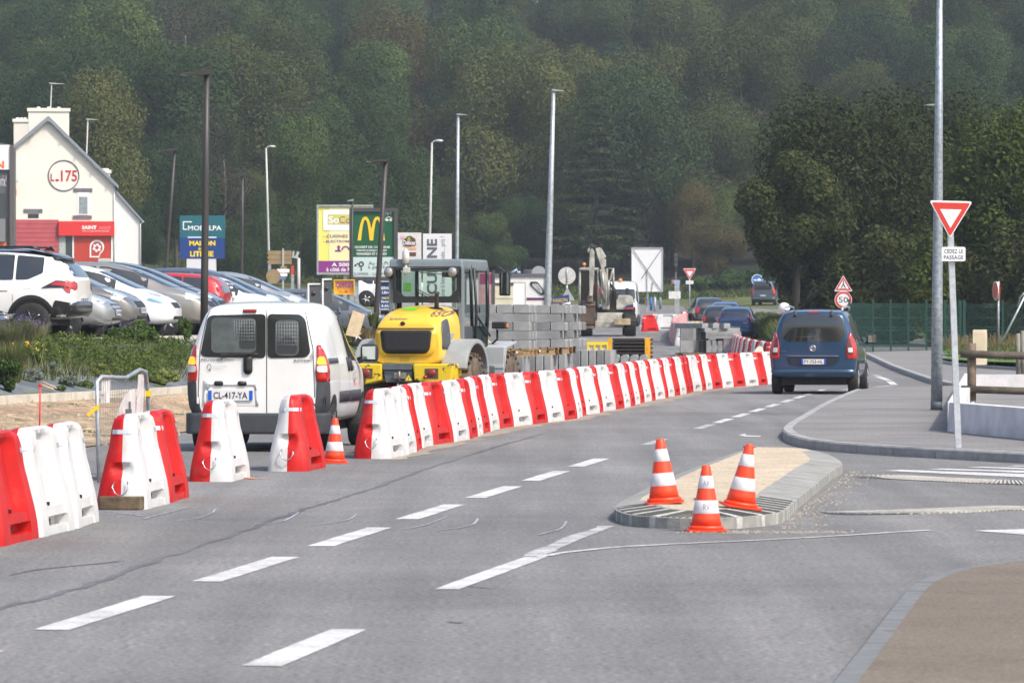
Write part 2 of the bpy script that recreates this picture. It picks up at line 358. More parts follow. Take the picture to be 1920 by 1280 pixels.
# near pavement (right), kerb base traced where it stands on the road plane
kp = [(1604, 739.5), (1572, 753), (1538, 770), (1505, 790), (1478, 807), (1468, 816), (1468.5, 823), (1482, 832), (1515, 841), (1570, 847), (1640, 852.5), (1720, 857), (1800, 862), (1920, 868.5), (2100, 879)]
kpath = smooth_path([GP(*p).to_2d() for p in kp], 4)
kerb_run('kerb', kpath, .14, -.05, .12, 1).build('kerb', CONC).__setitem__('kind', 'structure')
inner = offset_path(kpath, .135)
far = [(22, 47), (24, 101.6), (10.4, 102.5), (9.6, 100.6), (8.0, 98.2)]
extr('pavement', [(p.x, p.y) for p in inner] + far, -.05, .118, [ASPH2, CONC])
# far pavement with kerb
fk = smooth_path([(24, 96), (12.5, 99.5), (10.4, 103.5), (10.35, 110), (10.8, 122), (11.4, 136), (12.0, 150), (12.9, 170), (14.6, 200), (17.5, 240), (22, 290)], 4)
mbk = kerb_run('kerb', fk, .16, -.3, .13, -1, 2.0)
for i, v in enumerate(mbk.v): mbk.v[i] = (v[0], v[1], v[2] + gz(v[1]))
mbk.build('kerb', CONC)['kind'] = 'structure'
def strip_sheet(name, left, right, off, mat):
    V = []; Fq = []
    for a, b in zip(left, right):
        for k in range(9):
            p = a.lerp(b, k / 8); V.append((p.x, p.y, gz(p.y) + off))
    for j in range(len(left) - 1):
        for i in range(8): Fq.append((j * 9 + i, j * 9 + i + 1, (j + 1) * 9 + i + 1, (j + 1) * 9 + i))
    tag(link(name, np_mesh(name, V, Fq, mat, True)), kind='structure')
zf = list(np.linspace(100.5, 285, 40))
fkx = lambda Z: float(np.interp(Z, [p.y for p in fk[8:]], [p.x for p in fk[8:]]))
strip_sheet('pavement', [Vector((fkx(z) + .14, z)) for z in zf], [Vector((fkx(z) + (3.2 if z > 128 else 16), z)) for z in zf], .127, ASPH2)
# grass lawn right with its small kerb
lw = smooth_path([(11.2 + 3.2, 146), (13.3, 141), (13.2, 134), (13.6, 128), (14.6, 122), (15.4, 119), (17, 116), (22, 113)], 4)
mbk = kerb_run('kerb', lw, .12, -.2, .22, 1, 1.2)
for i, v in enumerate(mbk.v): mbk.v[i] = (v[0], v[1], v[2] + gz(v[1]))
mbk.build('kerb', CONC)['kind'] = 'structure'
LAWN = ground_mat('lawn_ground', (.075, .145, .03), big=.3, bigs=.4, fine=.4, fines=20, bump=.01)
V = [(p.x + .05, p.y, gz(p.y) + .2) for p in lw]
blob_sheet('lawn', [(p.x + .06, p.y) for p in lw] + [(40, 113), (40, 170), (15.0, 170)], .20, LAWN, z=.2)
sheet('verge', np.arange(130, 345, 5), lambda Z: fkx(min(Z, 284)) + 3.2 + max(0, Z - 285) * .05, lambda Z: 60, 10, .10, GRASS, jitter=.03)
# bottom-right brown pavement, flush kerb
bk = smooth_path([GP(*p).to_2d() for p in [(1470, 1400), (1562, 1285), (1625, 1205), (1695, 1118), (1735, 1092), (1790, 1075), (1860, 1064), (1920, 1059), (2020, 1052)]], 5)
kerb_run('kerb', bk, .13, -.05, .035, -1, .8).build('kerb', M('grey_kerb', (.15, .156, .16), .85, ns=6, na=.2, bump=.004, bs=40))['kind'] = 'structure'
bi = offset_path(bk, -.125)
extr('pavement', [(p.x, p.y) for p in bi] + [(6, 40), (6, 12), (2.2, 12)], -.05, .04, [BROWN, CONC])

# ---------------- markings (real paint sheets, 4 mm proud)
def ribbon(name, path, w, mat, off=.004, kind='structure', ragged=0):
    V = []; Fq = []
    for i, p in enumerate(path):
        t = (path[min(i + 1, len(path) - 1)] - path[max(i - 1, 0)]).normalized(); nn = Vector((-t.y, t.x)); ww = (w[i] if isinstance(w, list) else w) / 2
        a = p + nn * (ww + random.uniform(-ragged, ragged)); b = p - nn * (ww + random.uniform(-ragged, ragged)); V += [(a.x, a.y, gz(a.y) + off), (b.x, b.y, gz(b.y) + off)]
    for i in range(len(path) - 1): Fq.append((2 * i, 2 * i + 1, 2 * i + 3, 2 * i + 2))
    return V, Fq
def add_ribs(name, ribs, mat):
    V = []; Fq = []
    for v, f in ribs:
        n = len(V); V += v; Fq += [tuple(n + i for i in q) for q in f]
    return tag(link(name, np_mesh(name, V, Fq, mat)), kind='structure')
def lineA(Z): return Vector((-5.175 + .1195 * Z, Z))
ribs = []; ribw = []
for k in range(-1, 7): ribs.append(ribbon('', [lineA(23.33 + 4.3 * k + 2.85 * t / 6) for t in range(7)], .19, None, ragged=.004))
for k, z0 in enumerate([66.0, 69.8, 73.9, 78.2, 82.4, 87.2, 91.4, 95.6, 99.9]): (ribw if k == 0 else ribs).append(ribbon('', [lineA(z0 + 2.9 * t / 6) for t in range(7)], .15, None, ragged=.004))
ribw.append(ribbon('', [lineA(57.6 + 2.9 * t / 6) for t in range(7)], .12, None, ragged=.02))
pB = [GP(490, 1249), GP(655, 1180)]; ribs.append(ribbon('', [pB[0].to_2d().lerp(pB[1].to_2d(), t / 6) for t in range(7)], .19, None, ragged=.004))
pC = [GP(838, 1105), GP(1005, 1044)]; ribs.append(ribbon('', [pC[0].to_2d().lerp(pC[1].to_2d(), t / 6) for t in range(7)], .15, None, ragged=.004))
ribs.append(ribbon('', [Vector((13.5 + .02 * t, 118 - .0 * t)) for t in range(2)], .1, None))
add_ribs('lane_markings', ribs, LINE)
pD = [GP(1000, 1043), GP(1060, 1015), GP(1140, 986)]; ribw.append(ribbon('', smooth_path([p.to_2d() for p in pD], 5), .13, None, ragged=.02))
add_ribs('worn_lane_markings', ribw, LINEW)
pE = smooth_path([GP(*p).to_2d() for p in [(1003, 1046), (1060, 1036), (1150, 1027), (1250, 1021), (1400, 1014), (1500, 1009), (1600, 1003), (1680, 998), (1745, 994)]], 6)
add_ribs('edge_line', [ribbon('', pE, .07, None, off=.005, ragged=.01)], LINE)
# yield triangles, crossing stripes
def poly_px(name, polys, mat, off=.004):
    mb = MB()
    for p in polys:
        q = [GP(*a) for a in p]; mb.add([(v.x, v.y, off) for v in q], [tuple(range(len(q)))])
    return tag(mb.build(name, mat), kind='structure')
poly_px('yield_marking', [[(1826, 995), (1960, 990.5), (2060, 1002), (1960, 1006)]], LINE)
poly_px('crossing_stripes', [[(1657, 882.5), (1690, 881), (1960, 890), (1960, 897)], [(1738, 879.5), (1770, 878.6), (1960, 884), (1960, 888)], [(1812, 876), (1840, 875.2), (1960, 878.5), (1960, 881.5)], [(1888, 874), (1905, 873), (1960, 874.4), (1960, 876)],
    [(1430, 843.5), (1434, 841.8), (1507, 845.6), (1505, 847.4)], [(1424, 847.6), (1428, 845.6), (1503, 849.8), (1500, 851.6)], [(1418, 851.5), (1422, 849.6), (1498, 853.6), (1494, 855.2)], [(1385, 815.6), (1398, 813), (1398, 816), (1428, 817.5), (1424, 819), (1396, 818.5)]], LINE)
# arrow-like marks on the far bay
def q_(x, y): return Vector(((x - 960) / FPX * (FPX * CH / (y - HY)), FPX * CH / (y - HY)))
add_ribs('lane_markings', [ribbon('', [q_(*a), q_(*b)], .18, None, off=.006) for a, b in [((1638, 707), (1650, 708)), ((1645, 709), (1668, 715)), ((1668, 716), (1676, 721)), ((1680, 722.5), (1640, 725.5)), ((1615, 728), (1580, 731))]], LINE)
# ribbed tactile strips
def rib_strip(name, pts, wpx, n):
    path = smooth_path([GP(*p).to_2d() for p in pts], 8); mb = MB(); L = [0]
    for i in range(1, len(path)): L.append(L[-1] + (path[i] - path[i - 1]).length)
    for k in range(n):
        s0, s1 = L[-1] * k / n, L[-1] * (k + .55) / n
        f = lambda s: Vector((np.interp(s, L, [p.x for p in path]), np.interp(s, L, [p.y for p in path])))
        a, b = f(s0), f(s1); t = (b - a).normalized(); nn = Vector((-t.y, t.x)); w = wpx * min(1, .15 + k / (n * .2)); sh = t * (-w * .45)
        q = [a - nn * w / 2 - sh, b - nn * w / 2 - sh, b + nn * w / 2 + sh, a + nn * w / 2 + sh]
        mb.add([(p.x, p.y, .0) for p in q] + [(p.x, p.y, .011) for p in q], [(4, 5, 6, 7), (0, 1, 5, 4), (1, 2, 6, 5), (2, 3, 7, 6), (3, 0, 4, 7)])
    base = [ribbon('', path, [wpx * min(1, .1 + i / (len(path) * .2)) for i in range(len(path))], None, off=.005)]
    RB = ground_mat(name + '_m', (.42, .40, .36), big=.3, bigs=2, fine=.3); RB2 = ground_mat(name + '_m2', (.105, .103, .096), big=.3, bigs=2, fine=.3)
    tag(mb.build(name, RB), kind='structure'); add_ribs(name + '_bed', base, RB2)
rib_strip('ribbed_strip', [(1612, 892.5), (1660, 894), (1760, 899), (1860, 903.5), (1960, 907)], .75, 52)
rib_strip('ribbed_strip', [(1545, 961.5), (1620, 962), (1720, 959.5), (1820, 955.5), (1960, 950)], .62, 46)
# tar seam and chalk
seam = smooth_path([GP(*p).to_2d() for p in [(-120, 1195), (0, 1142), (90, 1118), (200, 1085), (300, 1048), (420, 1008), (540, 965), (600, 945), (680, 922), (760, 893), (850, 862), (930, 838), (1020, 812)]], 8)
seam = [p + Vector((random.uniform(-.02, .02), 0)) for p in seam]
add_ribs('tar_seam', [ribbon('', seam, .055, None, off=.003, ragged=.022)], TAR)
crk = [ribbon('', smooth_path([GP(*p).to_2d() for p in c], 6), w, None, off=.0035, ragged=.012) for c, w in [([(20, 1078), (70, 1068), (150, 1060), (230, 1052)], .03), ([(880, 1100), (930, 1104)], .03), ([(840, 1166), (865, 1168)], .05)]]
add_ribs('tar_crack', crk, TAR)
ch = []
for c in [[(330, 976), (370, 972), (395, 963), (405, 954)], [(405, 954), (560, 960)], [(330, 976), (500, 983)], [(500, 983), (535, 976), (560, 961)], [(575, 986), (625, 980), (655, 974), (668, 964)], [(668, 964), (780, 966)], [(600, 987), (750, 993)], [(750, 993), (800, 984), (840, 968)],
          [(815, 995), (860, 990), (888, 983), (895, 973)], [(895, 973), (1075, 977)], [(840, 997), (1010, 1003)], [(1010, 1003), (1050, 992), (1062, 978)]]:
    ch.append(ribbon('', smooth_path([GP(*p).to_2d() for p in c], 6), .016 if abs(c[0][1] - c[-1][1]) > 8 else .008, None, off=.006, ragged=.004))
for c in [[(270, 973), (320, 960), (352, 952)], [(190, 964), (262, 962)], [(195, 958), (270, 968)], [(315, 952), (372, 951)], [(500, 897), (605, 900)], [(1198, 916.5), (1225, 918)]]:
    ch.append(ribbon('', smooth_path([GP(*p).to_2d() for p in c], 6), .02, None, off=.006, ragged=.006))
add_ribs('chalk_marks', ch, CHALK)
add_ribs('orange_paint_marks', [ribbon('', [GP(466, 896).to_2d(), GP(480, 898).to_2d(), GP(497, 897).to_2d()], .12, None, off=.0065, ragged=.05)], M('orange_spray', (.7, .2, .06), .9, ns=20, na=.6))

# ---------------- splitter island (photo px traced on the road plane)
def island():
    outb = [(1152, 971), (1160, 979), (1185, 986), (1230, 990), (1300, 992), (1370, 991), (1425, 987), (1462, 981), (1478, 972), (1500, 950), (1530, 925), (1558, 900), (1580, 885.5)]
    back = [(1560, 869), (1530, 861.0), (1450, 858.5), (1400, 857)]
    left = [(1370, 865), (1325, 883), (1280, 901), (1235, 921), (1195, 942), (1165, 958)]
    base = [GP(*p).to_2d() for p in outb + back + left]; base = smooth_path(base, 3, True)
    n = len(base); c = sum(base, Vector((0, 0))) / n
    # inset ring for the sloped kerb top
    ins = []
    for i, p in enumerate(base):
        t = (base[(i + 1) % n] - base[(i - 2) % n]).normalized(); nn = Vector((-t.y, t.x))
        w = .34 if i < 40 else .20
        ins.append(p + nn * w * (1 if (c - p).dot(nn) > 0 else -1))
    mb = MB()
    mb.add([(p.x, p.y, -.05) for p in base] + [(p.x, p.y, .085) for p in base] + [(p.x, p.y, .132) for p in ins], [(i, (i + 1) % n, n + (i + 1) % n, n + i) for i in range(n)] + [(n + i, n + (i + 1) % n, 2 * n + (i + 1) % n, 2 * n + i) for i in range(n)])
    mb.mi = 1; k = len(mb.v); mb.add([(p.x, p.y, .132 - .0) for p in ins], [tuple(range(n))])
    o = mb.build('traffic_island', [M('island_concrete', (.27, .27, .25), .85, ns=4, na=.3, bump=.004, bs=40), SAND]); bm = bmesh.new(); bm.from_mesh(o.data); bmesh.ops.remove_doubles(bm, verts=bm.verts[:], dist=1e-4); bmesh.ops.triangulate(bm, faces=[f for f in bm.faces if len(f.verts) > 4]); bm.to_mesh(o.data); bm.free()
    tag(o, 'sand-topped concrete splitter island with ribbed nose carrying two traffic cones', 'traffic island')
    # ribs of the nose kerb: grooves and white-painted blocks
    rb = MB(); wb = MB(); joints = MB()
    ring = [(base[i], ins[i]) for i in range(n)]; acc = [0]
    for i in range(1, n): acc.append(acc[-1] + (ring[i][0] - ring[i - 1][0]).length)
    def at(s, t):
        b = Vector((np.interp(s, acc, [r[0].x for r in ring]), np.interp(s, acc, [r[0].y for r in ring]))); q = Vector((np.interp(s, acc, [r[1].x for r in ring]), np.interp(s, acc, [r[1].y for r in ring])))
        p = b.lerp(q, t); return (p.x, p.y, .085 + .047 * t)
    s = .02; i = 0; send = acc[min(len(acc) - 1, 26)]
    while s < send:
        w = .028; tgt = wb if (i % 6 == 2) else rb
        ww = .075 if i % 6 == 2 else w
        q = [at(s, .06), at(s + ww, .06), at(s + ww, .88), at(s, .88)]
        tgt.add([(a[0], a[1], a[2] - .01) for a in q] + [(a[0], a[1], a[2] + .005) for a in q], [(4, 5, 6, 7), (0, 1, 5, 4), (1, 2, 6, 5), (2, 3, 7, 6), (3, 0, 4, 7)])
        if tgt is wb:
            a, b = at(s, 0), at(s + ww, 0); d = Vector((a[0] - c.x, a[1] - c.y)).normalized() * .004
            wb.add([(a[0] + d.x, a[1] + d.y, .0), (b[0] + d.x, b[1] + d.y, .0), (b[0] + d.x, b[1] + d.y, .086), (a[0] + d.x, a[1] + d.y, .086)], [(0, 1, 2, 3)])
        s += .058 if i % 6 != 2 else .11; i += 1
    gr = rb.build('groove', M('kerb_groove', (.07, .07, .062), .9), o); wb.build('white_block', M('kerb_white', (.44, .44, .42), .8, ns=20, na=.3), o)
    s = send
    while s < acc[-1]:
        q = [at(s, .02), at(s + .012, .02), at(s + .012, .99), at(s, .99)]
        joints.add([(a[0], a[1], a[2] + .002) for a in q], [(0, 1, 2, 3)]); s += .5
    joints.build('joint', M('kerb_joint', (.12, .12, .11), .9), o)
    mk = MB(); p = GP(1315, 937, .132); mk.box((p.x, p.y, .14), (.12, .08, .02)); p = GP(1459, 853.5, .0); mk.box((p.x, p.y, .03), (.07, .05, .06)); mk.build('socket', M('rusty_socket', (.12, .12, .09), .8), o)
    # gravel spill along the right foot
    V = []; Fq = []
    for k in range(800):
        t = random.random(); a = GP(1450, 992).to_2d().lerp(GP(1590, 884).to_2d(), t); d = abs(random.gauss(0, .16)) + .02
        if random.random() < .35: a = GP(1300 + 280 * random.random(), 1000 - 4 * random.random()).to_2d(); d = random.gauss(0, .1)
        p = a + Vector((.97, -.25)) * d; r = random.uniform(.004, .012); n0 = len(V)
        V += [(p.x - r, p.y - r, .001), (p.x + r, p.y - r, .001), (p.x + r, p.y + r, .001), (p.x - r, p.y + r, .001), (p.x, p.y, r * 1.3)]
        Fq += [(n0, n0 + 1, n0 + 4), (n0 + 1, n0 + 2, n0 + 4), (n0 + 2, n0 + 3, n0 + 4), (n0 + 3, n0, n0 + 4)]
    tag(link('gravel', np_mesh('gravel', V, Fq, M('gravel', (.26, .235, .20), .9, ns=3, na=.4))), 'loose gravel spilled along the foot of the traffic island', 'gravel', kind='stuff')
island()

# concrete kerb at the foot of the bank, parking edge kerb, timber wall
def wall_run(name, path, w, zlo, zhi, mat, seg, label, cat):
    mb = kerb_run('', path, w, 0, 1, 1, seg)
    for i, v in enumerate(mb.v):
        tz = terrain(Xa(v[1]) + .0, v[1]); mb.v[i] = (v[0], v[1], tz + (zhi if v[2] > .5 else zlo))
    return mb.build(name, mat)
zk = list(np.arange(52, 108, 2.0))
wall_run('kerb', [Vector((Xk(z), z)) for z in zk], .18, .15, .47, CONCL, 1.0, '', '')['kind'] = 'structure'
wall_run('kerb', [Vector((Xp(z) + .12, z)) for z in np.arange(60, 118, 2.0)], .16, .9, 1.26, CONCL, 1.0, '', '')['kind'] = 'structure'
tw = MB()
for k in range(3):
    for j in range(5):
        z = 78.2 + j * 1.62; X = Xp(z) + 1.25 - .0 * k
        tw.box((X, z + .8, .52 + .21 * k + .1), (.16, 1.58, .195), rz=-R(10), bev=.012)
SLEEP = M('grey_sleeper_wood', (.10, .095, .085), .85, ns=4, na=.4, bump=.006, bs=20)
tag(tw.build('timber_wall', SLEEP), 'weathered grey sleeper retaining wall behind the white van', 'retaining wall')
# ================================================================ plastic barriers
RED = M('red_plastic', (.46, .008, .007), .45, ns=3, na=.14, spec=.3); WPL = M('white_plastic', (.53, .53, .53), .5, ns=4, na=.07, spec=.3)
def scuff(m, tint):
    nt = m.node_tree; b = nt.nodes['Principled BSDF']; L = nt.links.new; src = b.inputs['Base Color'].links[0].from_socket; g = nt.nodes.new('ShaderNodeNewGeometry'); n = nt.nodes.new('ShaderNodeTexNoise'); n.inputs['Scale'].default_value = 4.5; n.inputs['Detail'].default_value = 8; n.inputs['Roughness'].default_value = .75; L(g.outputs['Position'], n.inputs['Vector'])
    r = nt.nodes.new('ShaderNodeMapRange'); r.inputs[1].default_value = .53; r.inputs[2].default_value = .68; r.inputs[4].default_value = .6; L(n.outputs['Fac'], r.inputs[0]); mx = nt.nodes.new('ShaderNodeMix'); mx.data_type = 'RGBA'; L(r.outputs[0], mx.inputs[0]); L(src, mx.inputs[6]); mx.inputs[7].default_value = (*tint, 1); L(mx.outputs[2], b.inputs['Base Color'])
scuff(WPL, (.46, .44, .40)); scuff(RED, (.42, .05, .04))
BL = 1.30
def hw(z): return float(np.interp(z, [0, .03, .12, .22, .32, .42, .52, .62, .70, .755, .785, .80], [.215, .215, .208, .193, .172, .150, .132, .116, .105, .092, .070, .035]))
def hl(z): return BL / 2 - float(np.interp(z, [0, .1, .3, .5, .7, .77, .80], [0, .01, .05, .09, .13, .165, .24]))
def barrier_half(sign):
    """one colour half of the separator: side face grid with recessed panel, ledges, slots, end faces"""
    zs = sorted(set([0, .03, .06, .0615, .10, .138, .1395, .17, .215, .2165, .25, .30, .335, .36, .40, .45, .5, .56, .62, .66, .70, .74, .755, .7565, .785, .80]))
    us = [0, .03, .10, .17, .215, .225, .30, .40, .475, .485, .515, .525, .60, .70, .775, .785, .83, .90, .97, 1]
    V = []; Fq = []; nu = len(us)
    def off(u, z):
        d = 0; uc = min(u, 1 - u)
        if uc > .218:
            if z > .216: d = (.078 * ss(.8, .70, z)) * ss(.218, .27, uc) + .003
            elif .061 < z < .139: d = .10
            else: d = .012
            if .48 < u < .52 and z > .756: d = .055
        elif .02 < uc < .2 and .45 < z < .6: d = .004
        return d
    for z in zs:
        for u in us:
            l = hl(z) * (2 * u - 1); rr = min(u, 1 - u) / .03 if min(u, 1 - u) < .03 else 1
            w = hw(z) - off(u, z) - (1 - rr) * .035
            V.append((sign * max(w, .012), l, z))
    for j in range(len(zs) - 1):
        for i in range(nu - 1):
            f = (j * nu + i, j * nu + i + 1, (j + 1) * nu + i + 1, (j + 1) * nu + i); Fq.append(f if sign > 0 else f[::-1])
    # end faces: from side edge to the centre plane, with the round scoop
    for e, u0 in ((-1, 0), (1, nu - 1)):
        ts = [0, .15, .3, .45, .6, .75, .9, 1]; base = len(V)
        for j, z in enumerate(zs):
            a = Vector(V[j * nu + u0]); 
            for t in ts:
                x = a.x * (1 - t); nose = .03 * math.sin(min(1, t * 1.3) * math.pi / 2)
                sc = 0; rd = math.hypot(x / .10, (z - .335) / .085)
                if rd < 1 and z < .40: sc = .055 * (1 - rd) ** .5
                if z > .74: sc = 0
                V.append((x, e * (abs(a.y) + nose - sc), z))
        nt = len(ts)
        for j in range(len(zs) - 1):
            for i in range(nt - 1):
                f = (base + j * nt + i, base + j * nt + i + 1, base + (j + 1) * nt + i + 1, base + (j + 1) * nt + i)
                Fq.append(f if (sign * e > 0) else f[::-1])
    # top closing strip
    j = len(zs) - 1; b = len(V)
    for u in us: V.append((0, hl(.8) * (2 * u - 1), .802 - (.05 if .48 < u < .52 else 0)))
    for i in range(nu - 1): f = (j * nu + i, j * nu + i + 1, b + i + 1, b + i); Fq.append(f if sign > 0 else f[::-1])
    me = np_mesh('shell_half', V, Fq, RED, False)
    bm = bmesh.new(); bm.from_mesh(me); bmesh.ops.remove_doubles(bm, verts=bm.verts[:], dist=5e-4); bmesh.ops.recalc_face_normals(bm, faces=bm.faces[:])
    for f in bm.faces: f.smooth = True
    for e in bm.edges:
        if len(e.link_faces) == 2 and e.calc_face_angle(0) > R(32): e.smooth = False
    bm.to_mesh(me); bm.free(); return me
def half_meshes():
    out = {}
    for sg in (-1, 1):
        me = barrier_half(sg)
        for nm, m in (('red', RED), ('white', WPL)):
            c = me.copy(); c.materials.clear(); c.materials.append(m); out[(sg, nm)] = c
    return out
HM = half_meshes()
def band_mesh(E):
    mb = MB()
    for e in (E,):
        for sg in (-1, 1):
            for (u0, u1, seg) in ((0.0, .11, 3),):
                for k in range(seg):
                    q = []
                    for (kk, z) in ((k, .635), (k + 1, .635), (k + 1, .672), (k, .672)):
                        u = u0 + (u1 - u0) * kk / seg; l = hl(z) * (1 - 2 * u) * e; w = hw(z) - (max(0, .03 - u) / .03) * .035 + .004; q.append((sg * w, l, z))
                    mb.add(q, [(0, 1, 2, 3)])
            q = [(0, 0)]
            a = [(sg * (hw(z) - .035 + .004), e * (hl(z) + .002), z) for z in (.635, .672)]; b = [(sg * .05, e * (hl(z) + .030), z) for z in (.635, .672)]; c = [(0, e * (hl(z) + .034), z) for z in (.635, .672)]
            mb.add([a[0], b[0], b[1], a[1]], [(0, 1, 2, 3)]); mb.add([b[0], c[0], c[1], b[1]], [(0, 1, 2, 3)])
    o = mb.build('reflective_band', REFL); me = o.data; bpy.data.objects.remove(o); return me
def hook_mesh():
    mb = MB()
    for e in (-1,):
        pts = [(-.055, e * (BL / 2 + .02), .235), (-.07, e * (BL / 2 + .05), .19), (-.045, e * (BL / 2 + .06), .14), (0, e * (BL / 2 + .065), .115), (.045, e * (BL / 2 + .06), .14), (.07, e * (BL / 2 + .05), .19), (.055, e * (BL / 2 + .02), .235)]
        mb.tube(pts, .006, 6)
    o = mb.build('wire_handle', CHROME); me = o.data; bpy.data.objects.remove(o); return me
def slot_mesh(lo):
    mb = MB(); s = 1
    for e in (-1,):
            mb.box((0, e * .3, .1), (.412, .03, .05)) if lo else mb.box((0, e * .3, .235), (.40, .035, .028))
    o = mb.build('drain_hole', M('dark_hole', (.03, .004, .005), .9)); me = o.data; bpy.data.objects.remove(o); return me
BAND, HOOK, SLOT = (band_mesh(-1), band_mesh(1)), hook_mesh(), (slot_mesh(0), slot_mesh(1))
def barrier(X, Y, head, right, label, group, detail=True, z=None):
    """right = colour of the right-hand side as seen looking along its heading"""
    t = thing('traffic_barrier', (X, Y, gz(Y) if z is None else z), -head, label, 'traffic barrier', group)
    left = 'red' if right == 'white' else 'white'
    link('shell_half', HM[(1, right)], t); link('shell_half', HM[(-1, left)], t)
    link('reflective_band', BAND[0], t); link('reflective_band', BAND[1], t)
    if detail: link('wire_handle', HOOK, t); link('drain_hole', SLOT[0], t); link('drain_hole', SLOT[1], t)
    return t
# --- long row: far right-hand foot corners read from the photo; each unit 1.42 m further along
marks = [762, 780.7, 790, 811.7, 852, 880.6, 895.5, 905, 919, 936.4, 964, 999.4, 1028, 1059, 1083, 1091.4, 1098.6, 1125.3, 1130.4, 1155, 1171, 1182, 1191, 1200, 1208.5, 1222, 1229, 1247.4, 1253, 1264.7, 1275.6, 1287, 1293, 1300, 1316.8, 1324, 1335.8, 1355.7, 1376, 1399, 1423, 1440, 1462]
cols = ['white', 'white', 'red', 'white', 'red', 'white', 'red', 'white', 'red', 'white', 'red', 'white', 'red', 'white', 'red', 'white', 'red', 'white', 'red', 'white', 'red', 'white', 'red', 'white', 'red', 'white', 'red', 'white', 'red', 'white', 'red', 'white', 'red', 'red', 'white', 'red', 'white', 'red', 'white', 'red', 'white', 'red', 'white']
def chain(X, Z, marks, cols, L, lab, group):
    for i, (mx, cc) in enumerate(zip(marks, cols)):
        Z2 = Z + L * .985
        X2 = (mx - 960) / FPX * Z2; dx = max(-.1, min(.52, X2 - X)); X2 = X + dx; Z2 = Z + math.sqrt(L * L - dx * dx); h = math.atan2(dx, Z2 - Z)
        cx, cy = (X + X2) / 2, (Z + Z2) / 2; nx, ny = -math.cos(h) * .2, math.sin(h) * .2
        barrier(cx + nx, cy + ny, h, cc, lab(i, cc), group, detail=Z < 90); X, Z = X2, Z2
    return X, Z
Lr = (109.7 - 51.9) / 41 + .012
chain((727.5 - 960) / FPX * 51.9, 51.9, marks, cols, Lr, lambda i, c: f'{c} barrier, {ordn(i + 1)} unit of the long lane-side row counting from the white van', 'barriers of the long lane-side row')
dustp = smooth_path([Vector(((x - 960) / FPX * Z + .04, Z)) for x, Z in ((727, 51.5), (812, 57), (900, 62.3), (965, 66.8), (1060, 71.5), (1130, 77), (1210, 85.5), (1265, 93), (1335, 102), (1400, 107))], 8)
add_ribs('dust', [ribbon('', dustp, .34, None, off=.0035, ragged=.13)], DUST)
# --- near group at the left edge
chain(-3.93, 30.5, [0, 72.6, 140.6, 184.2], ['white', 'red', 'white', 'white'], 1.38, lambda i, c: ['white-sided barrier cut by the left edge of the photo', 'red-sided barrier at the left edge before the bent mesh panel', 'white-sided barrier between the red one and the last of the left-edge row', 'white-sided barrier ending the left-edge row beside the bent mesh panel'][i], 'barriers of the near left row')
chain((270 - 960) / FPX * 38.1, 38.1, [317, 353], ['white', 'red'], 1.36, lambda i, c: ['white-sided red-ended barrier behind the timber block under the bent mesh panel', 'red-sided barrier coupled behind the one by the timber block'][i], 'barriers in the gaps beside the van')
chain((431 - 960) / FPX * 44.6, 44.6, [468], ['white'], 1.36, lambda i, c: 'lone white-sided barrier with red left end below the number plate of the white van', 'barriers in the gaps beside the van')
chain((573 - 960) / FPX * 47.6, 47.6, [610], ['red'], 1.36, lambda i, c: 'lone red-sided barrier with white left end beside the small cone behind the white van', 'barriers in the gaps beside the van')
# --- far ring of barriers
def far_row(pts, cols, lab, group):
    pts = smooth_path(pts, 12); acc = [0]
    for i in range(1, len(pts)): acc.append(acc[-1] + (pts[i] - pts[i - 1]).length)
    n = int(acc[-1] / 1.4)
    for k in range(n):
        f = lambda s: Vector((np.interp(s, acc, [p.x for p in pts]), np.interp(s, acc, [p.y for p in pts])))
        a, b = f(1.4 * k), f(1.4 * (k + 1)); c = (a + b) / 2; d = b - a
        barrier(c.x, c.y, math.atan2(d.x, d.y), cols[k % len(cols)], lab(k, cols[k % len(cols)]), group, detail=False)
pz = lambda x, Z: ((x - 960) / FPX * Z, Z)
far_row([pz(1446, 136), pz(1436, 137.5), pz(1405, 144), pz(1385, 152), pz(1374, 163), pz(1362, 172)], ['white', 'red'], lambda k, c: f'{c} barrier, {ordn(k + 1)} from the right in the curved row beside the kerb bundle', 'barriers of the curved row')
far_row([pz(1275, 179), pz(1268, 186), pz(1263, 196), pz(1264, 208), pz(1272, 222), pz(1284, 236), pz(1300, 243)], ['red', 'white'], lambda k, c: f'{c} barrier, {ordn(k + 1)} of the receding row beside the queue of cars', 'barriers beside the queue')
far_row([pz(1280, 244), pz(1290, 247), pz(1306, 249)], ['white', 'red'], lambda k, c: f'{c}-sided barrier, {ordn(k + 1)} of the short bend at the far end of the works', 'barriers at the far bend')
t = barrier(*pz(1216, 222), R(35), 'red', 'red barrier standing alone beside the white panel van wheel', None, False)
t = barrier(*pz(1227, 229), R(12), 'white', 'white barrier just behind the lone red one near the panel van', None, False)
t = barrier(*pz(1251, 228), R(84), 'white', 'broad white barrier with red top seen side-on across the works lane', None, False)

